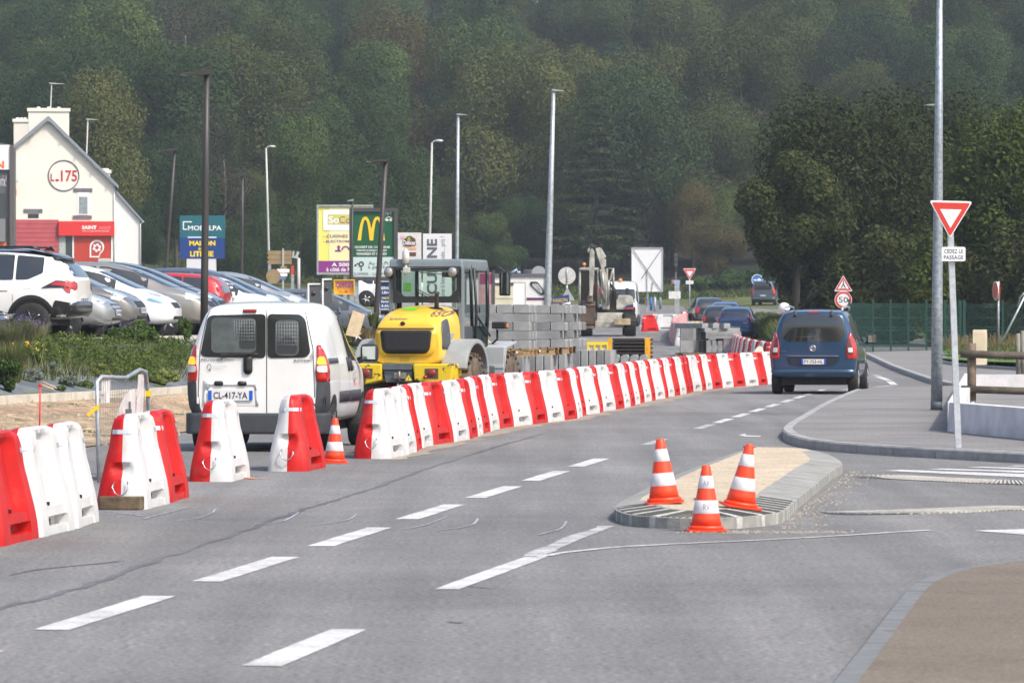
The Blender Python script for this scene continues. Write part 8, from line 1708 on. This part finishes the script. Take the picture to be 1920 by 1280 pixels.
while Zr < 800:
    half = .128 * Zr + 6; step = 9.0 + (Zr - 392) * .012; X = -half + random.uniform(0, step)
    while X < half:
        px = 960 + X / Zr * FPX; k = random.choices(['mix', 'deep', 'olive', 'autumn', 'bare'], [5, 4, 2, .7 if px < 1200 else .2, .5 if px < 900 else .3])[0]
        xx_, yy_ = X + random.uniform(-2.5, 2.5), Zr + random.uniform(-6, 6)
        if Zr < 620: forest_tree(xx_, yy_, k, random.uniform(.85, 1.25), squash=random.uniform(.9, 1.2))
        else: far_pts.append((xx_, yy_, k))
        X += step
    Zr += 16 + (Zr - 392) * .045
for i in range(26):
    X = -52 + i * 4.1 + random.uniform(-1, 1)
    if X < 52: forest_tree(X, 384 + random.uniform(-4, 6), random.choice(['mix', 'deep', 'mix', 'olive']), random.uniform(.42, .62), label=None)
# far woodland mass: one object
V = []; Fq = []; nv = 0
for (X, Y, k) in far_pts:
    r = np.random.default_rng(int(abs(X * 100 + Y))); n = 3000; d = r.normal(size=(n, 3)); d /= np.linalg.norm(d, axis=1)[:, None]; cc = r.uniform(-.6, .6, (14, 3)); p = cc[r.integers(0, 14, n)] + d * .45; s_ = r.uniform(5, 7); p = p * np.array([s_, s_, s_ * 1.1]) + np.array([X, Y, terrain(X, Y) + s_ + 1.5]); a, b = rand_quads(p, .26, r=r); V.append(a); Fq.append(b + nv); nv += len(a)
tag(link('far_woodland', np_mesh('far_woodland', np.concatenate(V), np.concatenate(Fq), LM['mix'])), 'hazy mass of distant woodland along the top of the hill', 'woodland', kind='stuff')
print('forest trees', ntree, 'far', len(far_pts))
# mid-ground trees placed one by one (photo x, top y, depth)
def mid_tree(px, ytop, Z, kind, wpx, label, yb=None, zoff=0):
    X = (px - 960) / FPX * Z; g_ = terrain(X, Z); top = 1.61 + (598 - ytop) / FPX * Z; cm, tm, rx, rz = random.choice(variants[kind]); h = top - g_; sx = wpx / FPX * Z / 2 / rx; sz = h / (2 * rz * .95 + 2.2)
    t = thing('tree', (X, Z, g_), random.uniform(0, 6.28), label, 'tree'); t.scale = (sx, sx, sz); c = link('crown', cm, t); c.location = (0, 0, rz * .95 + 2.0); link('trunk', tm, t)
for a in [(200, 118, 335, 'olive', 230, 'olive-green oak with yellowish tips rising right of the cream house roof'), (60, 150, 345, 'deep', 190, 'dark blue-green tree behind the chimneys of the cream house'), (330, 230, 345, 'deep', 170, 'dark tree behind the second dark lamp post'), (420, 170, 350, 'bare', 170, 'greyish half-bare tree behind the tallest lamp post'), (560, 195, 350, 'mix', 180, 'mid green tree behind the yellow billboard'),
          (650, 290, 332, 'mix', 130, 'light green tree top just above the yellow billboard'), (500, 350, 330, 'mix', 120, 'low green tree behind the brown direction boards'), (740, 230, 350, 'deep', 170, 'dark tree between the green billboard and the slim lamp post'), (890, 300, 397, 'deep', 170, 'dark tree left of the tall tapered lamp post'), (830, 330, 387, 'olive', 110, 'low olive tree behind the white flag signs'), (980, 360, 392, 'deep', 120, 'dark low tree behind the site cabin'), (270, 360, 325, 'deep', 110, 'dark bushy tree between the house wing and the teal sign'), (430, 400, 322, 'mix', 120, 'green bushy tree right of the teal and blue signs'), (600, 400, 322, 'deep', 120, 'dark shrubby tree left of the yellow billboard'), (715, 400, 322, 'deep', 110, 'dark shrubby tree hidden behind the green billboard'), (860, 430, 370, 'deep', 130, 'dark shrubby tree right of the flag signs'), (950, 455, 370, 'mix', 110, 'green shrubby tree above the site cabin roof')]: mid_tree(*a)
for a in [(1215, 215, 387, 'bare', 130, 'pale thin birch-like tree right of the cedar'), (1260, 260, 397, 'mix', 120, 'soft green tree behind the pale birch'), (1300, 330, 382, 'autumn', 110, 'reddish-brown tree behind the far give-way sign'), (1370, 290, 392, 'autumn', 110, 'rusty-brown tree beside the big dark evergreen'), (1340, 400, 374, 'autumn', 160, 'low rusty shrub tree above the bright hedge'), (1030, 380, 387, 'deep', 110, 'dark tree left of the cedar')]: mid_tree(*a)
# layered cedar
def cedar():
    Zc = 378; X = (1118 - 960) / FPX * Zc; g_ = terrain(X, Zc); top = 1.61 + (598 - 198) / FPX * Zc; h = top - g_; t = thing('cedar_tree', (X, Zc, g_), 0, 'tall tiered cedar with drooping branches behind the excavator', 'tree'); r = np.random.default_rng(5); C = []
    for k in range(17):
        f = k / 16; z = h * (.16 + .83 * f); R_ = 4.3 * (1 - f) ** .75 + .25
        for b in range(9):
            a = r.uniform(0, 6.28); L = R_ * r.uniform(.7, 1.1); n = int(520 * (L / 3 + .15)); u = r.random(n) ** .7; x = np.cos(a) * L * u + r.normal(0, .14 + .16 * u, n); y = np.sin(a) * L * u + r.normal(0, .14 + .16 * u, n); zz_ = z - .10 * L * u ** 2 + .25 * u + np.abs(r.normal(0, .07, n)) - r.random(n) * .18 * u; C.append(np.stack([x, y, zz_], 1))
    C = np.concatenate(C); V, F_ = rand_quads(C, .13, asp=.5, up=.9, r=r); link('crown', np_mesh('crown', V, F_, LM['cedar']), t); link('trunk', trunk_mesh('trunk', h * .97, .3, BARK, 3, 2, 3), t)
cedar()
# big evergreen oak group and yellow-green trees on the right
def big_tree(px, ytop, ybot, wpx, Z, kind, leaf, nl, nb, seed, label, tw=.2, low=-.75):
    X = (px - 960) / FPX * Z; g_ = terrain(X, Z); top = 1.61 + (598 - ytop) / FPX * Z; bot = 1.61 + (598 - ybot) / FPX * Z; rx = wpx / FPX * Z / 2; rz = (top - bot) / 2; t = thing('broadleaf_tree', (X, Z, g_), 0, label, 'tree')
    cm = crown_mesh('crown', rx * 1.0, rx * .8, rz * 1.0, nb, nl, leaf, LM[kind], seed, br=(.18, .34), fill=.2, low=-.9, clump=0); c = link('crown', cm, t); c.location = (0, 0, (top + bot) / 2 - g_); link('trunk', trunk_mesh('trunk', max((top - g_) * .7, 2), tw, M('dark_bark', (.03, .026, .02), .95, ns=4, na=.4), 7, rx * .7, seed, .25), t)
big_tree(1590, 135, 620, 390, 186, 'oak', .09, 70000, 80, 11, 'huge dark evergreen tree filling the space left of the near steel column')
big_tree(1492, 290, 530, 230, 181, 'oak', .09, 36000, 40, 12, 'dark rounded evergreen bulging left above the dark blue carrier')
big_tree(1750, 150, 600, 300, 196, 'oak', .105, 30000, 80, 13, 'dark evergreen behind the near steel column and give-way sign')
big_tree(1555, 430, 640, 150, 184, 'oak', .105, 16000, 50, 19, 'dark lower foliage of the big evergreen behind the speed sign')
big_tree(1660, 420, 665, 240, 177, 'oak', .10, 26000, 70, 17, 'low dark evergreen mass behind the left part of the green fence')
big_tree(1880, 175, 640, 290, 172, 'yell', .10, 34000, 90, 14, 'yellow-green leafy tree at the right edge of the photo')
big_tree(1745, 420, 660, 150, 170, 'yell', .09, 12000, 50, 15, 'yellow-tipped shrubby tree left of the give-way post above the fence')
big_tree(1840, 440, 665, 200, 171, 'oak', .10, 20000, 60, 16, 'dark shrubby tree behind the edge-on round signs')
big_tree(1920, 330, 650, 160, 168, 'oak', .10, 14000, 50, 18, 'dark tree behind the yellow-green one at the right edge')
for i, (px, y0, y1, w, lab, kind) in enumerate([(1375, 506, 562, 110, 'bright green rounded hedge left of the far people carrier', 'brgt'), (1445, 503, 565, 110, 'bright green hedge behind the far people carrier', 'brgt'), (1320, 520, 562, 60, 'small green bush at the left end of the bright hedge', 'brgt'), (1408, 520, 562, 70, 'green bush under the blue arrow sign', 'brgt'), (1505, 480, 600, 90, 'dark green bush below the big evergreen, right of the hedge', 'oak')]):
    Z = 366 if i < 4 else 215; X = (px - 960) / FPX * Z; g_ = terrain(X, Z); top = 1.61 + (598 - y0) / FPX * Z; rx = w / FPX * Z / 2; h = top - g_ + .2; t = thing('bush', (X, Z, g_ - .1), 0, lab, 'bush'); c = link('crown', crown_mesh('crown', rx, rx * .7, h / 2, 26, 6000, .13, LM[kind], 40 + i, br=(.2, .4), low=-.9), t); c.location = (0, 0, h / 2); link('stem', trunk_mesh('stem', h * .6, .08, BARK, 3, .6, i), t)
# grassy lump between the queue and the blue carrier
def tuft_mesh(name, n, rad, h, mat, seed, w=.012, lean=.5):
    r = np.random.default_rng(seed); a = r.uniform(0, 6.28, n); d = rad * np.sqrt(r.random(n)); B0 = np.stack([d * np.cos(a), d * np.sin(a), np.zeros(n)], 1); hh = h * r.uniform(.5, 1.1, n); l = lean * r.uniform(.2, 1.1, n) * hh; an = a + r.normal(0, .7, n); dx = np.stack([np.cos(an) * l, np.sin(an) * l], 1); s_ = np.stack([-np.sin(an), np.cos(an)], 1) * w
    z = np.zeros((n, 1)); V = np.stack([np.c_[B0[:, :2] - s_, z], np.c_[B0[:, :2] + s_, z], np.c_[B0[:, :2] + dx * .4 + s_ * .8, hh[:, None] * .6], np.c_[B0[:, :2] + dx * .4 - s_ * .8, hh[:, None] * .6]], 1); V2 = np.stack([np.c_[B0[:, :2] + dx * .4 - s_ * .8, hh[:, None] * .6], np.c_[B0[:, :2] + dx * .4 + s_ * .8, hh[:, None] * .6], np.c_[B0[:, :2] + dx + s_ * .1, hh[:, None]], np.c_[B0[:, :2] + dx - s_ * .1, hh[:, None]]], 1)
    V = np.concatenate([V, V2]).reshape(-1, 3); return np_mesh(name, V, np.arange(len(V)).reshape(-1, 4), mat)
GR1 = leaf_mat('grass_blades', (.05, .075, .02), (.09, .12, .035), (.17, .17, .07), sc=1.2); GR2 = leaf_mat('pale_grass', (.10, .11, .055), (.17, .18, .09), (.28, .27, .15), sc=1.5); LAV = leaf_mat('silver_leaves', (.10, .13, .10), (.17, .20, .16), (.26, .28, .23), sc=2); JUN = leaf_mat('juniper', (.07, .105, .028), (.14, .18, .045), (.22, .25, .08), sc=1.5); WEED = leaf_mat('weed_leaves', (.035, .07, .018), (.07, .12, .03), (.12, .17, .05), sc=2); PURF = M('lavender_flower', (.10, .07, .28), .7); YEF = M('yellow_flower', (.75, .50, .02), .6); DRY = leaf_mat('dry_grass', (.13, .10, .05), (.22, .17, .08), (.32, .25, .13), sc=2)
# verge grass: right of the queue, foot of fence, roundabout (stuff)
def grass_area(name, fn, n, h, w, mat, lab, seed, h2=None):
    r = np.random.default_rng(seed); Vs = []
    P3 = [fn(r) for _ in range(n)]; C = np.array(P3); hh = h * r.uniform(.4, 1.2, n); an = r.uniform(0, 6.28, n); s_ = np.stack([np.cos(an), np.sin(an)], 1) * w; ld = r.normal(0, .35, (n, 2)) * hh[:, None]
    V = np.stack([np.c_[C[:, :2] - s_, C[:, 2]], np.c_[C[:, :2] + s_, C[:, 2]], np.c_[C[:, :2] + ld + s_ * .2, C[:, 2] + hh], np.c_[C[:, :2] + ld - s_ * .2, C[:, 2] + hh]], 1).reshape(-1, 3); tag(link(name, np_mesh(name, V, np.arange(len(V)).reshape(-1, 4), mat)), lab, 'grass', kind='stuff')
def f1(r): Z = r.uniform(132, 168); X = fkx(Z) + 3.1 + r.random() * 9; return (X, Z, gz(Z) + .12)
grass_area('verge_grass', f1, 14000, .32, .03, GR1, 'rough verge grass at the foot of the green fence', 1)
def f1b(r): Z = r.uniform(156, 163); X = fkx(Z) + 3 + r.random() * 11; return (X, Z - .8, gz(Z) + .12)
grass_area('dry_verge_grass', f1b, 2600, .6, .02, DRY, 'taller dry weeds against the green fence', 2)
def f2(r): Z = r.uniform(357, 380); X = r.uniform(-30, 34); return (X, Z, terrain(X, Z))
grass_area('roundabout_grass', f2, 22000, .28, .10, GR1, 'short grass on the roundabout mound', 3)
def f3(r): Z = r.uniform(116, 160); u = r.random(); X0 = float(np.interp(Z, [116, 135, 160], [15.8, 13.5, 15.1])); X = X0 + u * 14; return (X, Z, gz(Z) + .2)
grass_area('lawn_grass', f3, 16000, .09, .02, leaf_mat('lawn_blades', (.05, .10, .02), (.085, .16, .035), (.13, .21, .05), sc=1), 'short bright lawn grass behind the rail fence', 4)
lump = MB()
def lumpz(X, Y): return 1.25 * math.exp(-(((X - 11.0 - (Y - 180) * .02) / .75) ** 4)) * ss(164, 172, Y) * (1 - ss(206, 214, Y)) * .5
xs = np.linspace(9.9, 12.4, 14); ys = np.linspace(160, 216, 26); V = [(x, y, gz(y) + lumpz(x, y) - .02) for y in ys for x in xs]; Fq = [(j * 14 + i, j * 14 + i + 1, (j + 1) * 14 + i + 1, (j + 1) * 14 + i) for j in range(25) for i in range(13)]
tag(link('grass_mound', np_mesh('grass_mound', V, Fq, GRASS, True)), kind='structure')
def f4(r): Z = 164 + 50 * r.random(); X = 11.0 + (Z - 180) * .02 + r.uniform(-.75, .75); return (X, Z, gz(Z) + lumpz(X, Z) - .03)
grass_area('mound_grass', f4, 16000, .45, .04, GR1, 'rough grass on the mound between the queue and the dark blue carrier', 5)
# bank planting
def bank_pt(px, py):
    """walk the ray down to the bank surface"""
    for Z in np.arange(60, 110, .25):
        p = P(px, py, Z)
        if terrain(p.x, Z) >= p.z: return Vector((p.x, Z, terrain(p.x, Z)))
    return P(px, py, 100)
JUNM = []
r = np.random.default_rng(9); C = []
for k in range(950):
    px, py = r.uniform(70, 352), r.uniform(655, 735)
    if py > 712 + (px - 80) * .0 + 14 * math.sin(px * .03): continue
    if px < 110 and py > 690: continue
    if r.random() < .25 * (px > 285) : continue
    b = bank_pt(px, py); a = r.uniform(0, 6.28)
    n = 26; u = r.random(n); L = r.uniform(.25, .55); C.append(np.stack([b.x + np.cos(a) * L * u + r.normal(0, .05, n), b.y + np.sin(a) * L * u * .7 + r.normal(0, .05, n), b.z + .08 + .22 * u * r.random() + np.abs(r.normal(0, .05, n))], 1))
C = np.concatenate(C); V, F_ = rand_quads(C, .042, asp=.35, up=.8, r=r); tag(link('juniper_cover', np_mesh('juniper_cover', V, F_, JUN)), 'spreading green juniper ground cover over the bank', 'ground cover', kind='stuff')
def shrub(px, py, w, h, mat, leaf, n, lab, seed, name='shrub', cat='shrub', flower=None, shape=(.2, .38), tall=None):
    b = bank_pt(px, py); s_ = b.y / FPX; t = thing(name, (b.x, b.y, b.z - .02), 0, lab, cat); W_, H_ = w * s_ / 2, h * s_
    c = link('foliage', crown_mesh('foliage', W_, W_ * .8, H_ / 2, 18, n, leaf, mat, seed, br=shape, low=-.95, fill=.35), t); c.location = (0, 0, H_ / 2)
    mb = MB()
    for k in range(6): a = k * 1.05; mb.tube([(0, 0, -.05), (W_ * .4 * math.cos(a), W_ * .4 * math.sin(a), H_ * .75)], [.01, .004], 4)
    mb.build('stem', BARK, t)
    if flower:
        r = np.random.default_rng(seed); nf = 28; C = np.stack([r.normal(0, W_ * .45, nf), r.normal(0, W_ * .4, nf), H_ * r.uniform(.75, 1.25, nf)], 1); C = np.repeat(C, 4, 0) + r.normal(0, .012, (nf * 4, 3)); V, F_ = rand_quads(C, .016, r=r); link('flowers', np_mesh('flowers', V, F_, flower), t)
def tuft(px, py, w, h, mat, n, lab, seed, lean=.5, flower=None, bw=.006):
    b = bank_pt(px, py); s_ = b.y / FPX; t = thing('grass_clump', (b.x, b.y, b.z - .02), 0, lab, 'grass clump'); link('blades', tuft_mesh('blades', n, w * s_ * .22, h * s_, mat, seed, bw, lean), t)
    if flower:
        r = np.random.default_rng(seed); nf = 40; C = np.stack([r.normal(0, w * s_ * .3, nf), r.normal(0, w * s_ * .3, nf), h * s_ * r.uniform(.8, 1.15, nf)], 1); C = np.repeat(C, 4, 0) + r.normal(0, .014, (nf * 4, 3)); V, F_ = rand_quads(C, .015, r=r); link('flower_heads', np_mesh('flower_heads', V, F_, flower), t)
tuft(12, 668, 90, 62, GR2, 900, 'tall feathery grass at the left edge below the white SUV wheel', 1, .6); tuft(20, 715, 80, 75, GR1, 800, 'green grass clump at the left edge of the bank', 2, .5); tuft(45, 655, 60, 60, GR2, 500, 'wispy grass with purple flowers before the SUV wheel', 3, .55, PURF); tuft(75, 648, 40, 45, GR2, 260, 'thin purple-flowered grass under the white SUV tail', 4, .5, M('dull_purple', (.16, .12, .2), .7))
shrub(12, 738, 62, 70, WEED, .028, 2600, 'leafy green shrub at the lower left corner of the bank', 21); shrub(60, 718, 55, 34, LAV, .022, 2200, 'silvery lavender clump left of the red stake', 22); shrub(100, 706, 48, 30, LAV, .022, 1500, 'small silvery bush above the lavender clump', 23); shrub(125, 728, 48, 26, LAV, .022, 1400, 'silvery plant right of the red stake', 24); shrub(55, 690, 60, 40, JUN, .03, 2200, 'yellow-flowering bush below the SUV wheel', 25, flower=YEF)
shrub(40, 700, 12, 12, WEED, .02, 300, 'small clump with one big yellow bloom near the left edge', 26, flower=YEF)
shrub(232, 655, 90, 46, WEED, .028, 3000, 'purple-flowered bushy plant below the white electric car', 27, flower=PURF); shrub(275, 668, 55, 60, WEED, .036, 2400, 'broad-leaved green bush right of the white electric car nose', 28); shrub(262, 640, 40, 40, WEED, .036, 1200, 'upright leafy sprig in front of the grey car bumper', 29); shrub(325, 668, 60, 36, WEED, .03, 2400, 'green plant above the timber retaining wall', 30); shrub(345, 640, 40, 50, WEED, .03, 1500, 'leafy plant before the bare front wheel of the beige car', 31)
shrub(170, 668, 60, 22, JUN, .03, 1600, 'low juniper tuft on the bank crest below the silver car', 32); shrub(160, 730, 36, 20, WEED, .026, 900, 'green seedling clump on the weed cloth', 33); shrub(112, 735, 26, 14, WEED, .026, 500, 'small round-leaved weed on the cloth right of the sticks', 34); shrub(305, 722, 80, 32, JUN, .03, 2600, 'juniper clump before the timber wall beside the van', 35); shrub(190, 712, 70, 30, JUN, .03, 2200, 'juniper clump above the bent mesh panel', 36)
for k, (px, py, w, h) in enumerate([(652, 640, 40, 30), (690, 645, 40, 32), (715, 625, 40, 30), (668, 610, 40, 24), (700, 610, 30, 26)]): tuft(px, py, w, h, DRY if k % 2 else GR1, 420, ['green weeds beside the pale board', 'dry weeds behind the orange mesh fence', 'dry grass at the foot of the leaning lamp post', 'low grass behind the pale board', 'dry tuft below the blue banner'][k], 50 + k, .4, bw=.010)
def f6(r):
    b = bank_pt(r.uniform(-10, 350), r.uniform(652, 716)); return (b.x + r.normal(0, .1), b.y + r.normal(0, .15), b.z)
grass_area('bank_grass', f6, 1500, .28, .008, GR2, 'thin pale grass and weeds growing through the bank planting', 61)
grass_area('bank_weeds', f6, 1500, .20, .014, GR1, 'green weeds among the bank junipers', 62)
# sticks on the cloth
b = bank_pt(88, 735); mb = MB(); mb.tube([(-.15, 0, .12), (.12, -.1, .03)], .016, 6); mb.tube([(-.1, .05, .16), (.16, -.05, .05)], .013, 6); o = mb.build('split_sticks', M('pale_stick', (.5, .38, .24), .8)); o.location = b; tag(o, 'pale split sticks lying on the weed cloth right of the red stake', 'sticks')
# stones in the dirt
V = []; Fq = []; random.seed(4)
for k in range(1300):
    Z = random.uniform(57, 82); X = random.uniform(Xk(Z) + .1, Xa(Z) + .4); z = terrain(X, Z) + .0; s_ = random.uniform(.008, .03) * (2.2 if random.random() < .05 else 1); n0 = len(V); h_ = s_ * random.uniform(.7, 1.3)
    for i in range(5): a = i * 1.256 + random.random() * .5; V.append((X + s_ * math.cos(a), Z + s_ * math.sin(a), z))
    V.append((X + random.uniform(-.3, .3) * s_, Z, z + h_ + .02)); Fq += [(n0 + i, n0 + (i + 1) % 5, n0 + 5) for i in range(5)]
tag(link('rubble', np_mesh('rubble', V, Fq, M('stone_bits', (.36, .29, .21), .9, ns=2, na=.4))), 'loose stones scattered over the dirt strip', 'rubble', kind='stuff')

# ================================================================ haze
hz = MB(); hz.box((0, 690, 50), (560, 1420, 108)); o = hz.build('haze', bpy.data.materials.new('haze_air')); m = o.data.materials[0]; m.use_nodes = True; nt = m.node_tree; nt.nodes.remove(nt.nodes['Principled BSDF'])
pv = nt.nodes.new('ShaderNodeVolumePrincipled'); pv.inputs['Color'].default_value = (.86, .92, 1, 1); pv.inputs['Density'].default_value = .00026; pv.inputs['Anisotropy'].default_value = .3; nt.links.new(pv.outputs[0], nt.nodes['Material Output'].inputs['Volume']); tag(o, 'thin bluish morning haze over the valley', 'haze', kind='stuff')
bpy.data.scenes.remove(TMP)
